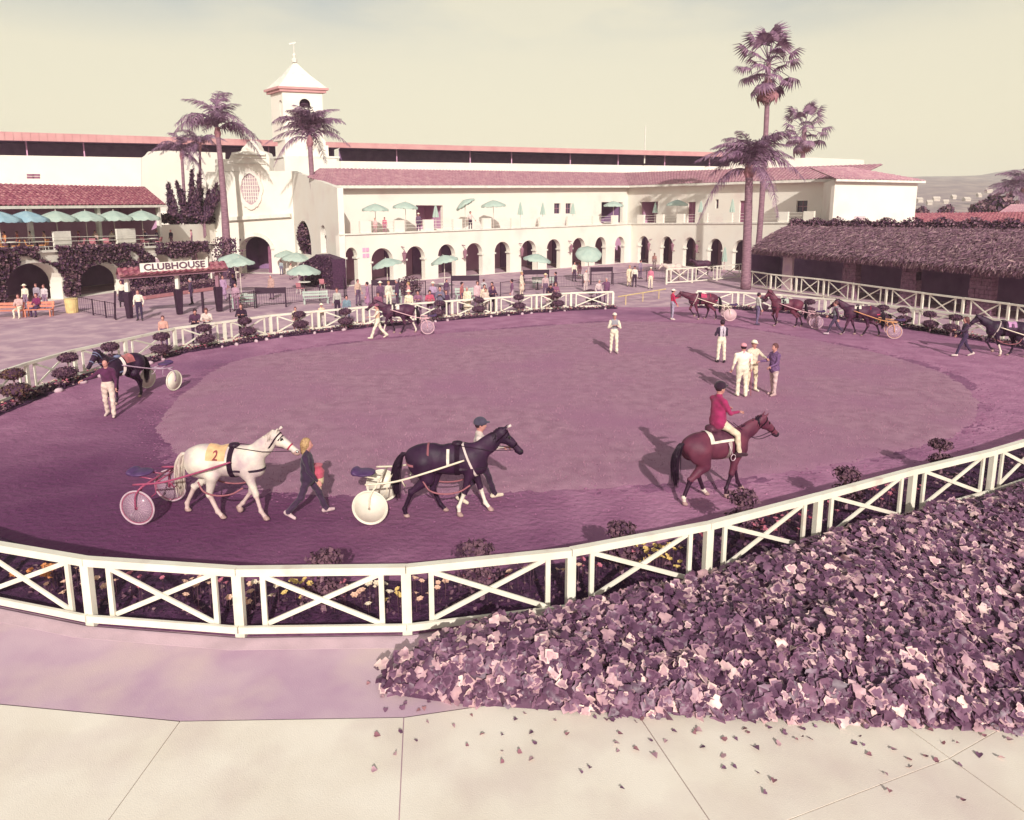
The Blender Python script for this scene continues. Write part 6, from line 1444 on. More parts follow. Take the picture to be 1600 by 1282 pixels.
seatm = mat('seat_vinyl', S(86, 58, 96), S(66, 42, 76), rough=.5, scale=6)
def sulky(hloc, head_deg, label, frame, kind='spoke', disc=None, back=1.5, sc=1.0, cover=False, tip=.34, turn=0.0):
    R = rzm(RAD(head_deg + turn)); p = Vector(hloc) - R @ Vector((back * sc, 0, 0)); e = empty('sulky', p, RAD(head_deg + turn), label, 'sulky', 'sulkies hitched behind the horses')
    fm = frame; B_ = lambda n_, m_, mt=fm: m_.build(n_, mt, e, smooth=True, local=True)
    W = wheel_mesh(kind, fm, disc or CHROME)
    for k in (-1, 1):
        w_ = inst('wheel', W[0], e, (0, k * .58, .36)); 
        for n_, me in zip(('rim', 'hub', 'disc' if kind == 'disc' else 'spokes'), W[1:]): inst(n_, me, w_)
        if cover:
            m = MB(); m.lathe((0, 0, 0), ((.02, .022), (.31, .008), (.31, -.008), (.02, -.022)), 36, R=rx(math.pi / 2)); c = m.build('wheel_cover', CLEAR, w_, smooth=True, local=True)
        m = MB(); m.tube(smoothline([(0, k * .64, .36), (.03, k * .655, .62), (.10, k * .62, .76), (.14, k * .58, .78)], 4), .017, 7); m.tube(smoothline([(0, k * .52, .36), (.04, k * .505, .62), (.10, k * .54, .76), (.14, k * .58, .78)], 4), .017, 7); B_('fork', m)
        m = MB(); m.tube(smoothline([(-.1, k * .50, .80), (.5, k * .46, .86), (1.2, k * .40, 1.06), (1.85, k * tip, 1.27)], 6), [.021] * 18 + [.016], 8); B_('shaft', m)
        m = MB(); m.tube([(.34, k * .47, .83), (.30, k * .40, .60), (.0, k * .52, .38)], .012, 6); B_('stay', m)
        m = MB(); m.tube([(.62, k * .45, .88), (.66, k * .36, .72), (.66, k * .27, .72)], .014, 6); B_('foot_rest', m)
    m = MB(); m.tube([(.12, -.6, .79), (.12, .6, .79)], .02, 8); m.tube([(.34, -.47, .84), (.34, .47, .84)], .016, 8); B_('crossbar', m)
    m = MB(); m.tube([(.12, -.16, .79), (-.2, -.14, .83)], .015, 6); m.tube([(.12, .16, .79), (-.2, .14, .83)], .015, 6); B_('seat_support', m)
    me = sdf_mesh('seat', [EL((-.24, 0, .87), (.24, .23, .05), 0, .05), EL((-.42, 0, .90), (.08, .2, .07), 0, .05)], .02, [seatm]); inst('seat', me, e)
    return e
cream_fr = mat('cream_enamel', S(246, 230, 204, .82), rough=.35, scale=4, spec=.5); red_fr = mat('red_enamel', S(184, 84, 116, .72), rough=.35, scale=4, spec=.5); gold_fr = mat('orange_enamel', S(232, 164, 110, .85), rough=.35, scale=4, spec=.5); steel_fr = mat('grey_enamel', S(200, 168, 184, .85), rough=.35, scale=4, spec=.5); pink_fr = mat('pink_enamel', S(232, 180, 186, .85), rough=.35, scale=4, spec=.5)
def GP(x, y, z=.012): return G(x, y, z)
peachC = cloth('peach_cloth', (238, 190, 140)); blkC = cloth('black_cloth', (66, 36, 60)); redC = cloth('red_cloth', (202, 76, 108)); whC = cloth('white_cloth', (244, 230, 214)); grnC = cloth('green_cloth', (190, 196, 180)); pinkC = cloth('mauve_cloth', (206, 150, 190)); darkN = cloth('dark_number', (64, 36, 58)); orangeC = cloth('rust_cloth', (196, 112, 112))
p1 = GP(362, 806)
horse(p1, -5, 'white', 'white horse walking right in the left foreground', dict(fr=(26, 16, 38, 0), fl=(-4, -42, -50, .07), hr=(44, -12, 22, 40, 0), hl=(8, -54, -28, -5, 0)), 46, -36, -6, .021, harness=dict(label='dark harness over an orange number cloth on the white horse', cloth=(-.34, .06, 72, peachC), num=('2', cloth('brown_number', (150, 70, 74)), 1.34), nose=redst, girth=leath, hobbles=tan, head_pole=1), tail=.3)
sulky(p1, -5, 'red sulky with clear-covered spoked wheels behind the white horse', red_fr, 'spoke', back=1.62, cover=True)
p2 = GP(704, 803)
horse(p2, 1, 'black', 'black horse wearing number one, walking right at the centre', WALK, 44, -48, 0, .021, sock=(1, 1, 0, 0), harness=dict(label='black harness with a white strap and a white figure one on the black horse', num=('1', whC), ring=wleath, breech=tan, hobbles=tan, head_pole=1, girth=leath), tail=.5)
sulky(p2, 1, 'white sulky with solid white disc wheels behind the black horse', cream_fr, 'disc', WHC, back=1.52, turn=-3)
p3 = GP(1117, 776)
horse(p3, 22, 'bay', 'reddish bay riding horse with white hind socks at the right', WALK, 34, -44, -4, .021, sock=(0, 0, 2, 2), tail=.15)
p4 = Vector((-12.75, 22.5, .012))
horse(p4, 256, 'black', 'dark horse with a blue bridle led towards the camera by the left fence', STEP, 50, -42, 8, .026, harness=dict(label='blue bridle and rust cloth on the dark horse by the left fence', strap=mat('blue_strap', S(120, 124, 150, .9), scale=8), cloth=(-.32, .06, 68, orangeC), girth=wleath))
sulky(p4, 252, 'grey sulky with a pale disc wheel behind the dark horse by the left fence', steel_fr, 'disc', WHC, back=1.55)
p5 = GP(622, 521)
horse(p5, 188, 'brown', 'dark brown horse walking left along the far fence', WALK, 36, -46, 0, .028, sock=(1, 0, 0, 1), harness=dict(label='harness with a white number cloth on the brown horse at the far fence', cloth=(-.1, .28, 70, whC), num=('3', darkN, 1.34)))
sulky(p5, 188, 'pink-framed sulky with spoked wheels at the far fence', pink_fr, 'spoke', back=1.5, cover=True)
p6 = GP(1096, 499)
horse(p6, 176, 'bay', 'bay horse under a red cloth led left past the ring opening', WALK2, 24, -38, 0, .028, harness=dict(label='red cloth and harness on the bay horse by the ring opening', cloth=(-.22, .2, 66, redC), breech=redst, ring=wleath))
sulky(p6, 172, 'cream sulky with large pale disc wheels behind the red-clothed bay', cream_fr, 'disc', mat('pink_wheel_cover', S(226, 190, 192, .85), rough=.4, scale=3), back=1.5)
p7 = GP(1226, 510)
horse(p7, 164, 'bay', 'bay horse with raised head and pale number cloth at the far right of the ring', STEP, 62, -56, -6, .028, sock=(0, 0, 0, 0), harness=dict(label='harness with a pale green number cloth on the bay with the raised head', cloth=(-.12, .26, 66, grnC), num=('4', darkN, 1.34)))
sulky(p7, 164, 'pale-framed sulky with covered spoked wheels behind the bay with the raised head', pink_fr, 'spoke', back=1.5, cover=True)
p8 = GP(1342, 524)
horse(p8, 158, 'brown', 'brown horse led between the shrubs and the right-hand infield edge', WALK, 40, -44, 0, .028, harness=dict(label='harness with a white cloth on the brown horse pulling the orange sulky', cloth=(.0, .3, 50, whC), breech=redst))
sulky(p8, 158, 'orange-framed sulky with spoked wheels near the right edge of the ring', gold_fr, 'spoke', back=1.5, cover=True)
p9 = GP(1568, 556)
horse(p9, 166, 'black', 'dark horse with a mauve number cloth cut by the right edge of the view', WALK2, 36, -50, 0, .026, sock=(1, 0, 0, 0), harness=dict(label='harness with a mauve number eight cloth on the horse at the right edge', cloth=(-.3, .02, 66, pinkC), num=('8', darkN, 1.33), ring=wleath, hobbles=tan))
sulky(p9, 166, 'white-shafted sulky mostly beyond the right edge of the view', cream_fr, 'spoke', back=1.5)
horse(GP(1052, 438), 200, 'pale', 'pale pony standing behind the gate fence near the arches', STANDH, 20, -50, 0, .04)
horse(GP(1096, 431), 185, 'brown', 'dark pony standing behind the gate fence near the arches', STANDH, 30, -45, 0, .04)
# saddle, pad and bridle of the riding horse
e = empty('riding_saddle', p3, RAD(22), 'brown saddle over a white fleece pad on the bay riding horse', 'saddle')
T, Lg, Nk, Hd, I = horse_prims(WALK, 34, -44, -4); X, Y, Z = np.eye(3)
back_cloth(T, -.36, .34, 62, .018).build('saddle_pad', whC, e, smooth=True, local=True)
back_cloth(T, -.25, .28, 52, .036).build('saddle_flap', mat('saddle_leather', S(92, 52, 66), S(70, 36, 52), rough=.45, scale=9), e, smooth=True, local=True)
inst('saddle_seat', sdf_mesh('saddle_seat', [C((-.22, 0, 1.56), (-.05, 0, 1.50), .09, .07, 0, .05, 1.5), C((-.05, 0, 1.50), (.2, 0, 1.56), .07, .06, 0, .05, 1.2)], .02, [MATS['saddle_leather']]), e)
strap(T, np.array([.14, 0, 1.17]), Z, Y, X, .08, .012).build('girth_strap', wleath, e, smooth=True, local=True)
for k in (-1, 1):
    m = MB(); m.tube([(.05, k * .30, 1.3), (.10, k * .38, 1.06)], .012, 4); m.tube([(.11 + .06 * math.cos(a), k * .39, 1.0 + .07 * math.sin(a)) for a in np.linspace(0, 6.28, 13)], .01, 5); m.build('stirrup', CHROME, e, smooth=True, local=True)
e = empty('bridle', p3, RAD(22), 'dark bridle and reins on the bay riding horse', 'bridle'); hd, up, sd_ = I['hd'], I['up'], I['side']
for n_, f, a in (('noseband', .38, 0), ('headpiece', .06, 0)): strap(Hd[:4] + (Nk if f < .2 else []), I['poll'] + hd * f - up * .045, up, sd_, hd, .026, .008, n=20, rmax=.3).build(n_, leath, e, smooth=True, local=True)
m = MB()
for k in (-1, 1): m.tube(smoothline([tuple(I['muz'] - hd * .1 + sd_ * k * .06 - up * .06), tuple(I['muz'] * .5 + np.array([.3, k * .14, 1.5]) * .5 - np.array([0, 0, .16])), (.3, k * .1, 1.66)], 5), .009, 4)
m.build('reins', leath, e, local=True)
# ================================================================ people in the ring
WHT = (248, 236, 212); CRM = (240, 222, 190); NAVY = (66, 50, 84); BLK = (58, 32, 52); MAR = (168, 48, 96); JEAN = (150, 140, 162); GRY = (150, 136, 148); PNK = (222, 160, 164); TEAL = (140, 156, 164); LILAC = (176, 132, 160); BRN = (132, 84, 84)
V1 = .016
rl = p3 + rzm(RAD(22)) @ Vector((-.02, 0, 0))
person(rl, 22, 'rider in a crimson coat, cream breeches and black helmet on the bay horse', MAR, (236, 214, 186), (70, 40, 52), 'ride', 'dark', 'short', 'helmet', (52, 28, 46), sitz=1.72, vox=V1, jacket=True, wide=1.08, bellow=.95)
person(G(484, 806, .01), 8, 'blond handler in a dark coat walking right ahead of the white horse', (64, 42, 66), (72, 48, 72), (222, 190, 190), 'walk', 'blond', 'long', vox=V1, jacket=True, bellow=1.25, arms=((-24, 8, 20, 0), (16, 12, 22, 0)), height=1.68)
m = MB(); e = empty('striped_bag', G(497, 800, 0) + Vector((.02, .0, .62)), 0, 'red and cream striped bucket bag carried by the blond handler', 'bag')
m.lathe((0, 0, 0), ((.12, 0), (.135, .14)), 14); m.build('lower_band', cloth('cream_bag', (236, 214, 170)), e, local=True); m = MB(); m.lathe((0, 0, .142), ((.135, 0), (.15, .12), (.1, .2), (.12, .26)), 14); m.build('upper_band', cloth('red_bag', (206, 92, 112)), e, local=True); m = MB(); m.lathe((0, 0, -.16), ((.07, 0), (.1, .155)), 14); m.build('foot', cloth('tan_bag', (214, 180, 160)), e, local=True); m = MB(); m.tube([(.1 * math.cos(a), 0, .25 + .16 * math.sin(a)) for a in np.linspace(0, 3.14, 9)], .012, 5); m.build('handle', tan, e, local=True)
person(G(750, 783, .01), 4, 'groom in a dark helmet and pale shirt walking beyond the black horse', (226, 206, 196), (60, 36, 58), (240, 220, 196), 'lead', 'dark', 'short', 'helmet', (74, 66, 82), vox=V1, arms=((-15, 8, 25, 0), (58, 14, 40, -10)), height=1.86, bellow=1.2)
person(G(173, 651, .01), 285, 'groom in a maroon shirt and cream trousers leading the dark horse by the left fence', (96, 44, 78), (236, 210, 196), (226, 200, 190), 'lead', 'dark', vox=V1, arms=((8, 10, 18, 0), (50, 40, 30, -25)), legs=((10, 4), (-8, 10)), height=1.78, bellow=1.2)
person(G(591, 529, .01), 192, 'groom in white flared trousers leading the brown horse at the far fence', (238, 196, 160), WHT, WHT, 'walk', 'dark', vox=.02, arms=((40, 10, 50, 0), (-15, 8, 20, 0)), bellow=1.4, hat='cap', hatcol=(150, 90, 110), sleeves=(240, 220, 200))
person(G(1050, 500, .01), 10, 'handler in a bright crimson jacket and pale jeans at the bay horse\'s head', (206, 44, 88), (176, 160, 178), (236, 214, 206), 'stand', 'dark', vox=.02, hat='cap', hatcol=(240, 224, 210), arms=((50, 8, 45, 0), (10, 8, 20, 0)))
person(G(1183, 508, .01), 5, 'handler in a pale mint shirt and grey trousers beside the bay with the raised head', (212, 208, 196), (120, 100, 130), (90, 70, 92), 'talk', 'dark', vox=.02, arms=((80, 5, 40, 0), (5, 8, 15, 0)))
person(G(1303, 523, .01), 160, 'handler in a grey-green vest walking ahead of the brown horse at right', (140, 140, 140), (82, 62, 86), (214, 190, 196), 'walk', 'brown', vox=.02, sleeves=(92, 60, 80))
person(G(1504, 557, .01), 165, 'handler in dark clothes leading the horse at the right edge', (66, 40, 66), (72, 50, 80), (236, 216, 206), 'lead', 'brown', vox=.02, arms=((40, 12, 60, 10), (10, 10, 30, 0)), hairkind='long')
person(G(959, 552, .03), 268, 'man in a pale cap, grey vest and white trousers standing alone on the infield', (166, 160, 164), WHT, (206, 180, 176), 'fold', 'dark', 'short', 'cap', (236, 216, 200), sleeves=(246, 232, 210), vox=.017, arms=((22, 16, 95, 55), (22, 16, 95, 55)), legs=((4, 2), (-6, 2)), bellow=1.25)
blkgrey = mat('striped_jacket', S(60, 40, 62), S(190, 176, 184), rough=.9, scale=9, lo=.49, hi=.51, stretch=(1, 1, .02))
person(G(1126, 567, .03), 95, 'man seen from behind in a dark striped jacket and white trousers', (62, 42, 64), WHT, BLK, 'fold', 'dark', 'short', vox=.017, topm=blkgrey, sleeves=(70, 48, 70), bellow=1.2)
stripe = mat('striped_shirt', S(250, 238, 216, .85), S(222, 150, 160, .85), rough=.9, scale=14, lo=.56, hi=.6, stretch=(1, 1, .02))
person(G(1158, 620, .03), 85, 'heavy man in a striped white shirt and white trousers leaning on a cane', (246, 230, 210), WHT, WHT, 'stand', 'dark', 'short', 'cap', (224, 150, 160), vox=.016, wide=1.22, topm=stripe, bellow=1.35, height=1.78, arms=((5, 12, 20, 0), (10, 12, 25, 0)))
m = MB(); p = G(1173, 619, .03); m.tube([p, p + Vector((-.04, -.02, .8)), p + Vector((-.05, 0, .86)), p + Vector((-.12, .02, .87))], .014, 6); tag(m.build('cane', tan), 'thin brown walking cane held by the heavy man in white', 'cane')
person(G(1174, 611, .03), 280, 'man in a cream cap and pale shirt talking beside the heavy man', (238, 220, 196), CRM, WHT, 'talk', 'brown', 'short', 'cap', (250, 236, 210), vox=.017, arms=((60, 12, 25, 10), (8, 10, 20, 0)))
person(G(1207, 618, .03), 200, 'man in a plum plaid jacket and pale trousers facing the others', (116, 84, 120), (222, 190, 186), (214, 176, 172), 'talk', 'brown', vox=.017, jacket=True, arms=((20, 8, 50, 10), (35, 8, 50, 0)), topm=mat('plaid_jacket', S(126, 92, 128, .9), S(96, 66, 100, .9), rough=.95, scale=22))
# ================================================================ people around the ring
PG = 'people gathered outside the ring'
def pp_(x, y, face, label, top, bottom, **k):
    k.setdefault('vox', .025); k.setdefault('group', PG); q = G(x, y, -.025)
    for a, b in zip(farW, farW[1:]):           # keep everyone outside the rail
        t = (b - a); L = t.length; t.normalize(); n_ = Vector((-t.y, t.x, 0)); u = (q - a).dot(t); d = (q - a).dot(n_)
        if -.1 < u < L + .1 and abs(d) < 3 and d < .5: q = q + n_ * (random.uniform(.42, .6) - d)
    return person(q, face, label, top, bottom, **k)
pp_(258, 545, 290, 'boy in a salmon shirt standing behind the far left fence', (222, 166, 150), (110, 80, 110), hair='brown', height=1.5)
pp_(307, 537, 300, 'person with dark hair in a dark top leaning on the far left fence', (92, 54, 80), (80, 52, 78), pose='lean', lean=25, hair='dark')
pp_(326, 536, 290, 'person in a pale shirt beside the dark one leaning on the far left fence', (232, 210, 200), (128, 92, 116), pose='lean', lean=22, hair='brown')
pp_(380, 529, 285, 'person in a black jacket over a white shirt resting arms on the far fence', (58, 32, 54), (64, 38, 60), pose='lean', lean=12, hair='brown', jacket=True)
pp_(467, 520, 285, 'child in a cream shirt peeking over the far fence rail', (238, 212, 180), PNK, hair='brown', height=1.3)
pp_(512, 517, 290, 'child in a pale hat and peach shirt behind the far fence', (238, 206, 176), (226, 206, 200), hair='brown', hat='hat', hatcol=(244, 226, 200), height=1.35)
pp_(528, 497, 270, 'man in a grey-green shirt and dark trousers standing past the teal bench', (196, 190, 180), (66, 40, 64), hair='brown')
pp_(543, 507, 280, 'person in a teal shirt near the brown horse\'s head behind the fence', (130, 150, 160), JEAN, hair='dark', height=1.6)
pp_(592, 504, 275, 'person in a plum shirt and dark cap behind the led brown horse', (150, 90, 112), (90, 60, 84), hat='cap', hatcol=(84, 52, 74))
pp_(595, 483, 285, 'seated figure in a white hat and dark top behind the fence', (120, 84, 108), (94, 64, 88), hat='hat', hatcol=WHT)
pp_(608, 482, 300, 'person in white slacks standing below the tilted parasol', (226, 222, 200), WHT, hair='blond')
pp_(651, 505, 275, 'woman in a white hat and cream blouse at the far fence rail', (244, 230, 200), (236, 214, 196), hat='hat', hatcol=(250, 240, 220), hair='brown')
pp_(667, 504, 270, 'dark-haired person in a mauve top at the far fence', (150, 100, 124), (120, 84, 110), pose='lean', lean=12)
pp_(686, 503, 280, 'person in a rose-red shirt leaning on the far fence', (206, 94, 118), (130, 90, 116), pose='lean', lean=18)
pp_(699, 500, 275, 'tall man in a grey-blue jacket behind the far fence', (124, 112, 132), (96, 76, 104), jacket=True, pose='fold', height=1.86)
pp_(712, 500, 285, 'woman with a pale scarf and dark coat behind the far fence', (92, 58, 84), (100, 66, 90), hair='brown', hairkind='long', jacket=True, height=1.6)
pp_(735, 495, 260, 'woman in a long cream coat standing behind the far fence', (246, 230, 200), (240, 222, 196), hair='grey', jacket=True, skirt=True)
pp_(757, 489, 285, 'man in a cream shirt and grey slacks with dark hair in the crowd', (238, 216, 190), (190, 176, 180))
pp_(769, 484, 250, 'dark-haired person in a purple jacket further back in the crowd', (122, 76, 112), (112, 74, 104), jacket=True)
pp_(776, 496, 275, 'red-faced person in a beige top at the far fence', (230, 204, 188), (214, 188, 180), hair='brown', height=1.6)
pp_(788, 495, 285, 'woman in a black jacket with long hair at the far fence', (74, 44, 70), (80, 52, 76), hair='brown', hairkind='long', jacket=True, pose='lean', lean=8)
pp_(880, 489, 280, 'man in a black jacket bending towards the far fence', (60, 34, 58), (76, 48, 72), pose='lean', lean=30, hair='dark')
pp_(884, 491, 270, 'child in a pink top sitting on the far fence rail', (222, 150, 162), (232, 206, 200), hair='brown', height=1.25)
pp_(899, 491, 275, 'person in a mauve sweater and white socks at the far fence', (156, 98, 124), (190, 140, 150), hair='brown', pose='lean', lean=14)
pp_(935, 478, 300, 'man in a pale shirt and grey trousers near the end of the far fence', (224, 196, 196), (122, 94, 118), hair='grey', pose='pocket')
pp_(947, 474, 250, 'man in a plum sports jacket beside the pale-shirted man at the fence end', (124, 78, 108), (110, 72, 100), jacket=True, hair='grey', arms=((10, 8, 20, 0), (55, 30, 10, 0)))
pp_(991, 449, 265, 'man in a white shirt and dark trousers in the ring opening', (246, 232, 214), (66, 40, 62), hair='dark', hat='cap', hatcol=(92, 60, 84))
pp_(983, 448, 280, 'woman in a cream dress in the ring opening', (242, 222, 190), (240, 218, 190), skirt=True, hair='blond')
pp_(1016, 452, 260, 'person in a pink top and cream trousers by the gate fence', (216, 130, 150), (246, 230, 204), hair='dark', hat='cap', hatcol=WHT)
pp_(897, 440, 300, 'woman in a white blouse below the drooping parasol', (246, 234, 212), (84, 54, 78), hair='dark', hairkind='long')
pp_(905, 436, 250, 'dark-haired woman seated below the drooping parasol', (190, 120, 140), (214, 170, 176), hair='dark', hairkind='long', height=1.5)
pp_(219, 501, 285, 'man in a white shirt and dark trousers standing by the sign gateway', (246, 232, 214), (66, 46, 74), hair='brown', pose='pocket')
pp_(192, 480, 300, 'woman in a white top and black skirt leaning at the gateway', (246, 234, 216), (56, 32, 52), hair='dark', skirt=True)
pp_(370, 486, 275, 'person in a grey coat standing under the pale green parasols', (190, 150, 166), (160, 116, 140), hair='dark', jacket=True)
pp_(366, 466, 275, 'waiter in dark clothes beneath the pale green parasols', (70, 44, 68), (64, 38, 62), hair='dark')
pp_(440, 430, 280, 'small figure in a pale blue shirt by the entrance wall', (176, 186, 186), (130, 120, 140), hair='dark', height=1.45)
pp_(517, 441, 270, 'figure in dark clothes by the clipped hedge block', (110, 76, 108), (84, 56, 84), hair='grey')
pp_(1022, 421, 270, 'person in a salmon shirt near the arches behind the gate', (228, 170, 160), (210, 180, 180), hair='brown')
pp_(756, 470, 90, 'person in a grey shirt sitting at a far table by the sign board', (190, 180, 180), (150, 120, 140), hair='brown', height=1.5)
pp_(698, 470, 300, 'person in a dark top at the table beneath the second plaza parasol', (96, 62, 88), (120, 90, 110), hair='dark', height=1.5)
for x, y, lab, tp in ((455, 437, 'diner in a cream shirt under the largest parasol by the entrance', (240, 220, 196)), (470, 438, 'diner in a rose shirt under the largest parasol by the entrance', (214, 140, 150)), (490, 437, 'diner in a pale shirt at the right of the largest parasol', (232, 210, 206)), (505, 437, 'diner in a salmon shirt beside the clipped hedge', (226, 150, 150))):
    pp_(x, y, random.uniform(200, 340), lab, tp, (140, 100, 120), hair=random.choice(('dark', 'brown')), height=1.5)
for x, y, lab, tp, bt, hr, ht in ((560, 478, 'man in a tan shirt behind the brown horse on the plaza', (214, 180, 160), (110, 80, 104), 'brown', None), (575, 484, 'woman in a mauve dress behind the brown horse on the plaza', (176, 126, 156), (176, 126, 156), 'dark', None), (621, 478, 'man in a dark jacket near the reddish bush', (92, 60, 88), (84, 54, 80), 'grey', None), (639, 484, 'woman in a salmon blouse in front of the reddish bush', (224, 160, 156), (130, 96, 120), 'blond', None), (677, 484, 'man in a white cap and lilac shirt in the crowd', (190, 160, 186), (104, 76, 100), 'dark', WHT), (722, 484, 'man in a rust shirt in the middle of the crowd', (186, 110, 110), (96, 66, 90), 'dark', None), (746, 482, 'woman in a pale pink jacket in the crowd', (232, 190, 194), (150, 110, 134), 'brown', None), (800, 478, 'man in a plum shirt right of the crowd', (134, 84, 116), (200, 170, 176), 'dark', None), (815, 462, 'woman in a cream sundress by the seventh arch board', (240, 220, 196), (236, 212, 190), 'blond', None), (852, 466, 'man in a straw hat beside the teal bench under the parasol', (206, 176, 176), (120, 90, 112), 'grey', (236, 212, 170)), (868, 462, 'woman in a dark dress right of the teal bench under the parasol', (84, 52, 78), (84, 52, 78), 'dark', None), (915, 456, 'man in a light suit near the drooping parasol', (226, 204, 196), (220, 196, 190), 'grey', None), (1000, 436, 'man in grey standing behind the ring opening', (160, 136, 156), (120, 92, 116), 'dark', None), (425, 468, 'man in a tan jacket left of the header board', (200, 160, 150), (110, 76, 100), 'grey', None), (350, 470, 'woman in a lilac dress left of the twin parasols', (190, 150, 180), (190, 150, 180), 'brown', None), (300, 476, 'man in a dark suit right of the sign gateway', (84, 56, 84), (80, 54, 80), 'grey', None)):
    pp_(x, y, random.uniform(180, 360), lab, tp, bt, hair=hr, hat='hat' if ht else None, hatcol=ht, skirt='dress' in lab, jacket='jacket' in lab or 'suit' in lab)
# on the benches by the left arch
person(G(32, 496, -.025), 280, 'woman in white slacks seated on the orange bench', (214, 176, 170), WHT, WHT, 'sit', 'brown', sitz=.56, vox=.025, group=PG)
person(G(60, 494, -.025), 270, 'man in a maroon sweater seated on the orange bench', (132, 44, 92), (86, 54, 92), BLK, 'sit', 'brown', sitz=.56, vox=.025, group=PG)
for x, y, lab, tp in ((42, 484, 'woman in a white hat inside the left arch', WHT), (60, 482, 'man in a grey jacket inside the left arch', (176, 160, 172)), (72, 484, 'woman in a pale blouse inside the left arch', (222, 204, 206))):
    pp_(x, y, 270, lab, tp, (150, 120, 140), hat='hat' if 'hat' in lab else None, hatcol=WHT, hair='brown', height=1.6)
# on the upper terrace
def onter(W, x, n, face, label, top, bottom, **k):
    s_, _ = W.hit(x, 350, n); q = W.pt(s_, zter(W, s_) - .19, n); person(q, face, label, top, bottom, vox=.028, group='people on the arcade terrace', **k)
onter(WL, 735, -1.0, 300, 'man in a striped shirt standing with arms out on the arcade terrace', (240, 214, 206), (72, 44, 68), hair='dark', arms=((10, 35, 20, 0), (10, 35, 15, 0)), height=1.85)
onter(WL, 654, -1.0, 290, 'person in a white hat and dark clothes at the arcade terrace edge', (120, 90, 112), (92, 62, 88), hat='hat', hatcol=WHT, hair='dark')
onter(WL, 601, -1.2, 280, 'person in a rose shirt at a table on the arcade terrace', (216, 120, 140), (190, 120, 140), hair='brown', height=1.45)
onter(WL, 586, -1.2, 280, 'person in a pale pink shirt at a table on the arcade terrace', (236, 190, 186), (220, 170, 170), hair='blond', height=1.4)
def onlb(x, n, face, label, top, bottom, **k):
    s_, _ = LB.hit(x, 380, n); person(LB.pt(s_, zf(s_) + .01, n), face, label, top, bottom, vox=.028, group='diners on the left terrace', **k)
for x, lab, tp in ((8, 'diner in an orange shirt at the left edge of the terrace', (226, 150, 96)), (28, 'diner in a rust shirt on the left terrace', (186, 100, 84)), (70, 'diner in a peach shirt near the first white screen', (228, 180, 150)), (124, 'diner in a rose shirt right of the first white screen', (190, 100, 124)), (150, 'diner in a tan shirt between the white screens', (216, 180, 160)), (228, 'diner in a dark green top right of the second white screen', (84, 66, 84)), (246, 'diner with dark hair at the end of the terrace', (84, 54, 80)), (48, 'diner in a white blouse between the first columns', (240, 222, 206)), (104, 'diner in a plum shirt at the first white screen', (140, 84, 112)), (176, 'diner in a cream jacket left of the second white screen', (236, 214, 190)), (268, 'waiter in black on the open end of the terrace', (66, 40, 62)), (300, 'woman in pink by the plain terrace parapet', (224, 160, 170))):
    onlb(x, -1.3, random.uniform(180, 360), lab, tp, (130, 90, 110), hair=random.choice(('dark', 'brown')), height=1.4)
# ================================================================ parasols
mCan = mat('parasol_canvas', S(198, 214, 198, .9), S(184, 204, 190, .9), rough=.9, scale=2, trans=.25); mCan2 = mat('parasol_lining', S(120, 100, 116, .7), scale=2); mPole = mat('parasol_pole', S(236, 220, 206, .8), scale=5)
mCanB = mat('parasol_canvas_blue', S(176, 206, 212, .9), S(160, 194, 204, .9), rough=.9, scale=2, trans=.25)
def canopy(r, h, val=.16, n=8):
    m = MB(); vs = [(0, 0, h)]; rings = 5; fs = []
    K = n * 6
    for j in range(1, rings + 1):
        f = j / rings
        for i in range(K):
            a = 2 * math.pi * i / K; seg = abs(((i / 6) % 1) - .5) * 2; rr = r * f * (1 - .035 * (1 - seg ** 2) * f); z = h * (1 - f ** 1.35) - .05 * (1 - seg ** 2) * f
            vs.append((rr * math.cos(a), rr * math.sin(a), z))
    for i in range(K):
        fs.append((0, 1 + i, 1 + (i + 1) % K))
        for j in range(rings - 1): a0 = 1 + j * K; fs.append((a0 + i, a0 + K + i, a0 + K + (i + 1) % K, a0 + (i + 1) % K))
    b = len(vs); e0 = 1 + (rings - 1) * K
    for i in range(K):
        x, y, z = vs[e0 + i]; sc_ = val * (.75 + .25 * abs(math.sin(math.pi * i / 3))); vs.append((x * 1.012, y * 1.012, z - sc_))
    for i in range(K): fs.append((e0 + i, b + i, b + (i + 1) % K, e0 + (i + 1) % K))
    m.add(vs, fs); return m
CAN = canopy(1.0, .42).mesh('canopy', mCan, True); CANB = canopy(1.0, .42).mesh('canopy', mCanB, True)
def parasol(base, x, ytop, wpx, label, tilt=0, tdir=0, group='open parasols', blue=False, H=None, sink=0):
    r = wpx / 2 / FPX * base.y * 1.02; zt = ZA(x, ytop, base) - base.z; e = empty('parasol', base, 0, label, 'parasol', group)
    zc = zt - .42 * r * (1 if not tilt else .7); m = MB(); m.tube([(0, 0, 0), (0, 0, zc + .1)], .03, 6); m.build('pole', mPole, e, local=True)
    c = inst('canopy', CANB if blue else CAN, e, (0, 0, zc), (0, 0, 0), (r, r, r * .95)); c.rotation_euler = (rzm(tdir) @ ry(tilt) @ rzm(-tdir)).to_euler()
    m = MB()
    for i in range(8): a = math.pi * i / 4; m.tube([(0, 0, .34), (.97 * math.cos(a), .97 * math.sin(a), -.02)], .012, 4)
    rb_ = m.build('ribs', mPole, c, local=True); m = MB(); m.lathe((0, 0, .42), ((.03, 0), (.015, .06), (0, .1)), 6); m.build('finial', mPole, c, local=True)
    return e
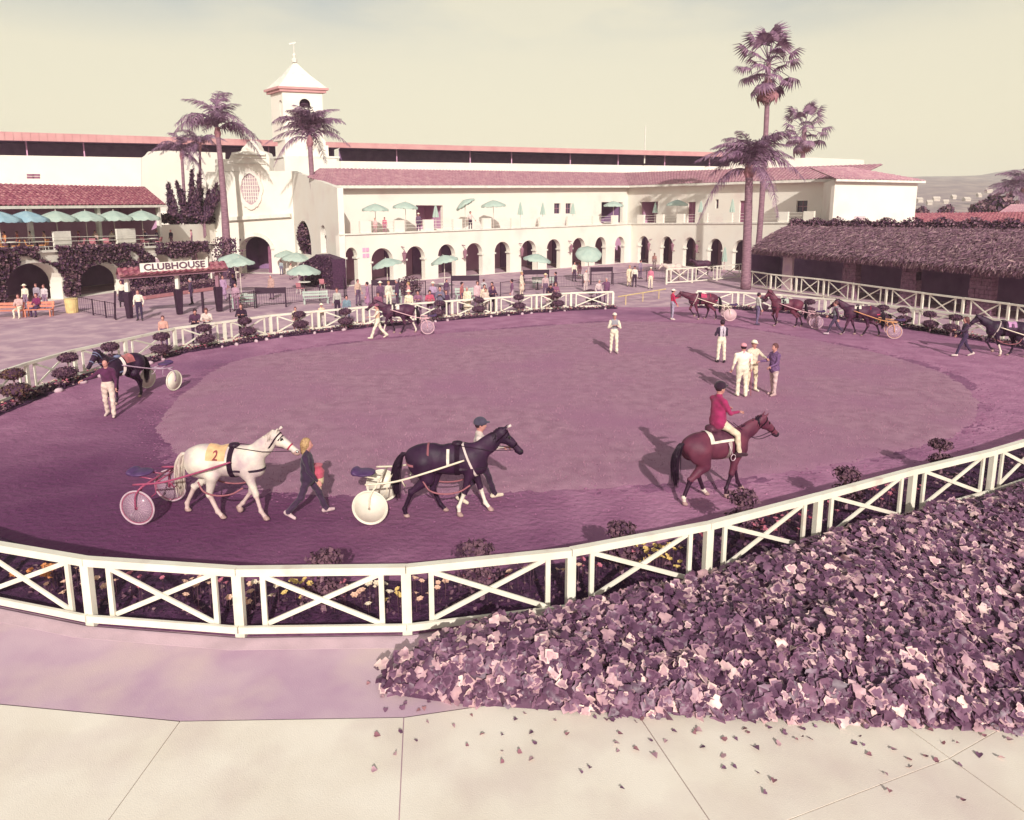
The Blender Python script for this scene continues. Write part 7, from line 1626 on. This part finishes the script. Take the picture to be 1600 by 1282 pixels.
def closed(base, x, ytop, ybot, label, group='closed parasols'):
    z1 = ZA(x, ytop, base) - base.z; z0 = ZA(x, ybot, base) - base.z; e = empty('parasol', base, 0, label, 'parasol', group); m = MB(); m.tube([(0, 0, 0), (0, 0, z1)], .03, 6); m.build('pole', mPole, e, local=True)
    m = MB(); K = 24; prof = [(.03, 1), (.09, .85), (.16, .55), (.24, .2), (.27, 0)]
    for i in range(len(prof) - 1):
        for k in range(K):
            def P_(j, k): r, f = prof[j]; r *= 1 + .18 * math.cos(k * math.pi / 1.5); a = 2 * math.pi * k / K; return (r * math.cos(a), r * math.sin(a), z0 + (z1 - z0) * f)
            m.quad(P_(i, k), P_(i, k + 1), P_(i + 1, k + 1), P_(i + 1, k))
    m.build('canopy', mCan, e, local=True, smooth=True); return e
for x, yb, yt, wp, lab, ti, td in ((371, 462, 399, 50, 'pale green parasol left of the arched doorway, behind its twin', .1, 0), (378, 470, 405, 46, 'pale green parasol in front of its twin left of the doorway', .12, 3.1), (449, 430, 391, 36, 'small flat green parasol against the entrance wall', 0, 0), (465, 434, 397, 44, 'green parasol between the flat one and the large one', .08, 0), (476, 452, 413, 52, 'largest green parasol in front of the hedge block', 0, 0), (606, 460, 406, 46, 'green parasol tilted in front of the second arch', .22, 3.1), (695, 455, 401, 42, 'green parasol tilted before the fourth arch', .22, 3.1), (839, 450, 399, 42, 'green parasol in front of the seventh arch', .15, 0), (919, 440, 390, 40, 'drooping green parasol showing its dark underside before the ninth arch', -.55, 1.6)):
    parasol(G(x, yb, -.025), x, yt, wp, lab, ti, td)
def terr(W, x, n=-1.6): s_, _ = W.hit(x, 350, n); return W.pt(s_, zter(W, s_) - .18, n)
for W, x, yt, wp, lab, ti, td in ((WL, 587, 318, 40, 'open parasol at the left end of the arcade terrace', .0, 0), (WL, 634, 317.5, 38, 'second open parasol along the arcade terrace', .05, 0), (WL, 727, 314, 32, 'steeply tilted parasol beside the man on the arcade terrace', .55, 3.1), (WL, 771, 315, 37, 'open parasol right of the tilted one on the arcade terrace', .05, 3), (WL, 958, 314, 30, 'open parasol before the dark terrace doorway near the bend', 0, 0), (WR, 1057, 312, 32, 'open parasol on the right half of the arcade terrace', 0, 0)):
    parasol(terr(W, x), x, yt, wp, lab, ti, td)
for i, (W, x, yt, yb) in enumerate(((WL, 681, 320, 340), (WL, 813, 316, 336), (WL, 848, 317, 336), (WL, 895, 317, 335), (WR, 1023, 316, 333), (WR, 1094, 314, 332), (WR, 1143, 311, 332))):
    closed(terr(W, x), x, yt, yb, 'folded parasol on the arcade terrace, %s folded one from the left' % ORD[i])
closed(G(1131, 425, -.025), 1131, 386, 409, 'folded pink parasol beside the arch near the gate fence').children[1].data.materials[0] = cloth('pink_parasol', (216, 150, 160))
for i, x in enumerate((-2, 42, 88, 134, 178, 222)):
    s_, _ = LB.hit(x, 345, -1.15); q = LB.pt(s_, zf(s_), -1.15); parasol(q, x, 329.5 - i * .2, 60 - i * 1.6, 'scalloped blue-green parasol in the row on the left terrace, %s from the left edge' % ORD[i], 0, 0, 'parasols in a row on the left terrace', blue=i < 2)
# ================================================================ furniture
mTeal = mat('bench_teal', S(190, 198, 184, .85), S(176, 186, 174, .85), scale=3); mOr = mat('bench_orange', S(236, 156, 124, .8), S(220, 132, 112, .8), scale=3)
def bench(c, L, rz, m_, label, back=True, group=None, sc=1.0, arms=True):
    e = empty('bench', c, rz, label, 'bench', group); B_ = lambda n_, mm, mt=m_: mm.build(n_, mt, e, local=True)
    for i, y in enumerate((-.16, 0, .16)): m = MB(); m.box((0, y, .44), (L, .13, .04)); B_('seat_slat', m)
    if back:
        for z in (.62, .80): m = MB(); m.box((0, .30 + (z - .6) * .2, z), (L, .035, .14)); B_('back_slat', m)
    n = max(2, int(L / 1.6) + 1)
    for i in range(n):
        x = -L / 2 + .08 + (L - .16) * i / (n - 1); m = MB(); m.box((x, -.17, .215), (.06, .06, .41)); B_('leg', m); m = MB(); m.bar((x, .2, 0), (x, .36, .9), .06, .05); B_('leg', m); m = MB(); m.box((x, .02, .4), (.05, .42, .04)); B_('bracket', m)
    return e
def bench_px(x0, x1, y, m_, label, **k):
    a, b = G(x0, y), G(x1, y + k.pop('dy', 0)); d = b - a; return bench((a + b) / 2 + Vector((0, 0, -.028)), d.length, math.atan2(d.y, d.x), m_, label, **k)
bench_px(-20, 36, 497, mOr, 'orange slatted bench at the left edge below the arch', dy=-1); bench_px(40, 83, 495, mOr, 'orange slatted bench between the other bench and the bin', dy=-1)
bench_px(474, 514, 476, mTeal, 'teal bench on the plaza below the entrance parasols', dy=-2); bench_px(833, 868, 450, mTeal, 'teal bench beneath the parasol at the seventh arch', dy=-1); bench_px(712, 742, 470, mTeal, 'teal bench behind the crowd at the far fence', dy=-1); bench_px(362, 400, 482, mTeal, 'teal bench behind the railing near the twin parasols', dy=-2); bench_px(606, 628, 474, mTeal, 'teal bench behind the white-hatted figure', dy=-1)
# litter barrel
e = empty('litter_bin', G(113, 489, -.025), 0, 'pale yellow ribbed barrel bin beside the left arch', 'bin'); m = MB(); mBin = mat('bin_yellow', S(238, 214, 150, .8), S(222, 192, 136, .8), scale=4)
m.lathe((0, 0, 0), ((.30, 0), (.34, .3), (.345, .32), (.35, .6), (.36, .62), (.36, .84)), 20); m.build('barrel', mBin, e, local=True); m = MB(); m.lathe((0, 0, .84), ((.36, 0), (.38, .02), (.38, .06), (.3, .07)), 20); m.build('rim', mBin, e, local=True)
for i in range(16):
    a = 2 * math.pi * i / 16; m = MB(); m.bar((.325 * math.cos(a), .325 * math.sin(a), .04), (.365 * math.cos(a), .365 * math.sin(a), .8), .03, .02); m.build('stave', mBin, e, local=True)
# dark framed sign stands
def sign_stand(x0, x1, yt, yb, label, board=True):
    a, b = G(x0, yb), G(x1, yb - 1); h = ZA(x0, yt, a); e = empty('sign_stand', (a + b) / 2, math.atan2(b.y - a.y, b.x - a.x), label, 'sign'); L = (b - a).length
    for k in (-1, 1): m = MB(); m.box((k * L / 2, 0, h / 2), (.09, .09, h)); m.build('post', mIron, e, local=True)
    m = MB(); m.box((0, 0, h - .2), (L - .092, .08, .38)); m.build('board', mIron, e, local=True)
sign_stand(401, 447, 450, 481, 'empty dark frame with a header board standing on the plaza'); sign_stand(582, 624, 438, 470, 'dark header board on posts below the second arch'); sign_stand(706, 748, 431, 466, 'dark header board behind the crowd at the fourth arch'); sign_stand(818, 857, 422, 452, 'dark header board in front of the seventh arch'); sign_stand(923, 956, 418, 445, 'dark header board near the end of the far fence')
# thin iron railing across the plaza
def railing(P, h, label, gap=.16):
    e = empty('railing', P[0], 0, label, 'railing')
    for p in P: m = MB(); m.box((p.x, p.y, h / 2), (.06, .06, h)); m.build('post', mIron, e)
    bm_ = MB()
    for a, b in zip(P, P[1:]):
        for z in (.12, h - .05): m = MB(); m.bar(a + Vector((0, 0, z)), b + Vector((0, 0, z)), .025, .03); m.build('rail', mIron, e)
        n = int((b - a).length / gap)
        for i in range(1, n): q = a.lerp(b, i / n); bm_.tube([q + Vector((0, 0, .1)), q + Vector((0, 0, h))], .008, 4, cap=False)
    tag(bm_.build('bars', mIron, e), kind='stuff')
railing([G(x, y) for x, y in ((360, 488), (398, 482), (447, 477), (500, 471), (538, 466), (537, 445))], 1.15, 'thin iron railing across the plaza in front of the twin parasols')
railing([G(x, y) for x, y in ((582, 470), (632, 466), (665, 463))], 1.15, 'thin iron railing below the second and third arches')
railing([G(x, y) for x, y in ((782, 463), (820, 456), (862, 452), (910, 449), (958, 446), (1010, 441), (1040, 440))], 1.05, 'thin iron railing between the sign boards and the gate fence')
railing([G(x, y) for x, y in ((120, 487), (146, 493), (166, 497), (181, 500))], 1.0, 'thin iron railing between the barrel bin and the sign gateway', .3)
sp = MB(); p = G(318, 489); sp.box((p.x, p.y, .65), (.12, .12, 1.3)); tag(sp.build('bollard_post', mIron), 'single dark post standing right of the sign gateway', 'post')
# little tables under the parasols
def table(p, label, group='plaza tables', r=.5):
    e = empty('table', p, 0, label, 'table', group); m = MB(); m.lathe((0, 0, .70), ((r, 0), (r, .04), (.02, .045)), 16); m.build('table_top', mTrim, e, local=True); m = MB(); m.lathe((0, 0, 0), ((.25, 0), (.05, .04), (.04, .70)), 8); m.build('pedestal', mIron, e, local=True)
for x, y, lab in ((376, 476, 'white table under the twin parasols'), (476, 455, 'white table under the largest parasol'), (840, 453, 'white table under the parasol at the seventh arch'), (695, 458, 'white table under the parasol at the fourth arch'), (912, 443, 'white table below the drooping parasol')): table(G(x, y, -.025), lab)
for i, x in enumerate((14, 58, 138, 158, 236)): s_, _ = LB.hit(x, 380, -1.4); table(LB.pt(s_, zf(s_), -1.4), 'white table on the left dining terrace, %s from the left edge' % ORD[i], 'tables on the left terrace', .45)
mCh = mat('chair_orange', S(228, 158, 104, .8), scale=4); mCh2 = mat('chair_rose', S(206, 132, 140, .8), scale=4)
def chair(p, rz, mt, label, group):
    e = empty('chair', p, rz, label, 'chair', group); m = MB(); m.box((0, 0, .45), (.42, .42, .05)); m.build('seat', mt, e, local=True)
    m = MB(); m.prism([(-.2, .19, .5), (.2, .19, .5), (.22, .26, .85), (-.22, .26, .85)], (0, .035, 0)); m.build('backrest', mt, e, local=True)
    for a in (-1, 1):
        for b in (-1, 1): m = MB(); m.bar((a * .18, b * .17, .43), (a * .23, b * .22, 0), .03, .03); m.build('leg', mTrim, e, local=True)
k = 0
for x in (4, 24, 46, 68, 126, 146, 168, 226, 248):
    s_, _ = LB.hit(x, 380, -.75); chair(LB.pt(s_, zf(s_), -.75), random.uniform(0, 6.28), mCh if x < 80 else mCh2, 'terrace chair behind the left rail, %s from the left edge' % ORD[k], 'chairs on the left terrace'); k += 1
chair(G(384, 478, -.02), 2, mCh2, 'rose chair under the twin parasols', 'plaza chairs'); chair(G(470, 460, -.02), 1, mCh2, 'rose chair left of the table under the largest parasol', 'plaza chairs'); chair(G(505, 452, -.02), 3, mCh2, 'rose chair near the clipped hedge', 'plaza chairs')
# purple-flowering shrub by the third arch, and the yellow barrier rope
q = G(640, 462); pp, nn = blob_points((q.x, q.y, .75), (1.0, .8, .75), 900, .4); e = empty('bush', q, 0, 'reddish bush below the third arch', 'bush'); leaf_mesh(pp, nn, .12, [mIv[1], mIv[2], mIv[0]], 'crown', e); m = MB(); m.tube([(0, 0, -.02), (0, 0, .7)], [.07, .04], 5); m.build('trunk', mTrunk, e, local=True)
e = empty('barrier', G(985, 462), 0, 'low pale yellow barrier bar across the ring opening', 'barrier'); a, b = G(966, 464, .6), G(1040, 452, .6); m = MB(); m.tube([a, b], .04, 6); m.build('bar', mBin, e)
for t in (.15, .5, .85): q = a.lerp(b, t); m = MB(); m.tube([(q.x, q.y, -.03), (q.x, q.y, .57)], .03, 6); m.build('post', mBin, e)
# ================================================================ haze: even pale air round everything
hz = MB(); x0, x1, y0, y1, z0, z1 = -2700, 2700, -120, 2080, -1.1, 135
hz.add([(x, y, z) for x in (x0, x1) for y in (y0, y1) for z in (z0, z1)], ((0, 1, 3, 2), (4, 6, 7, 5), (0, 4, 5, 1), (2, 3, 7, 6), (0, 2, 6, 4), (1, 5, 7, 3)))
hm = bpy.data.materials.new('haze'); hm.use_nodes = True; hm.node_tree.nodes.clear()
ho = hm.node_tree.nodes.new('ShaderNodeOutputMaterial'); pv = hm.node_tree.nodes.new('ShaderNodeVolumePrincipled')
pv.inputs['Color'].default_value = (1, .975, .92, 1); pv.inputs['Density'].default_value = .00032; pv.inputs['Anisotropy'].default_value = -.15
hm.node_tree.links.new(pv.outputs[0], ho.inputs['Volume'])
o = hz.build('haze', hm); o['kind'] = 'stuff'; o['label'] = 'thin pale haze hanging over the far hillside'
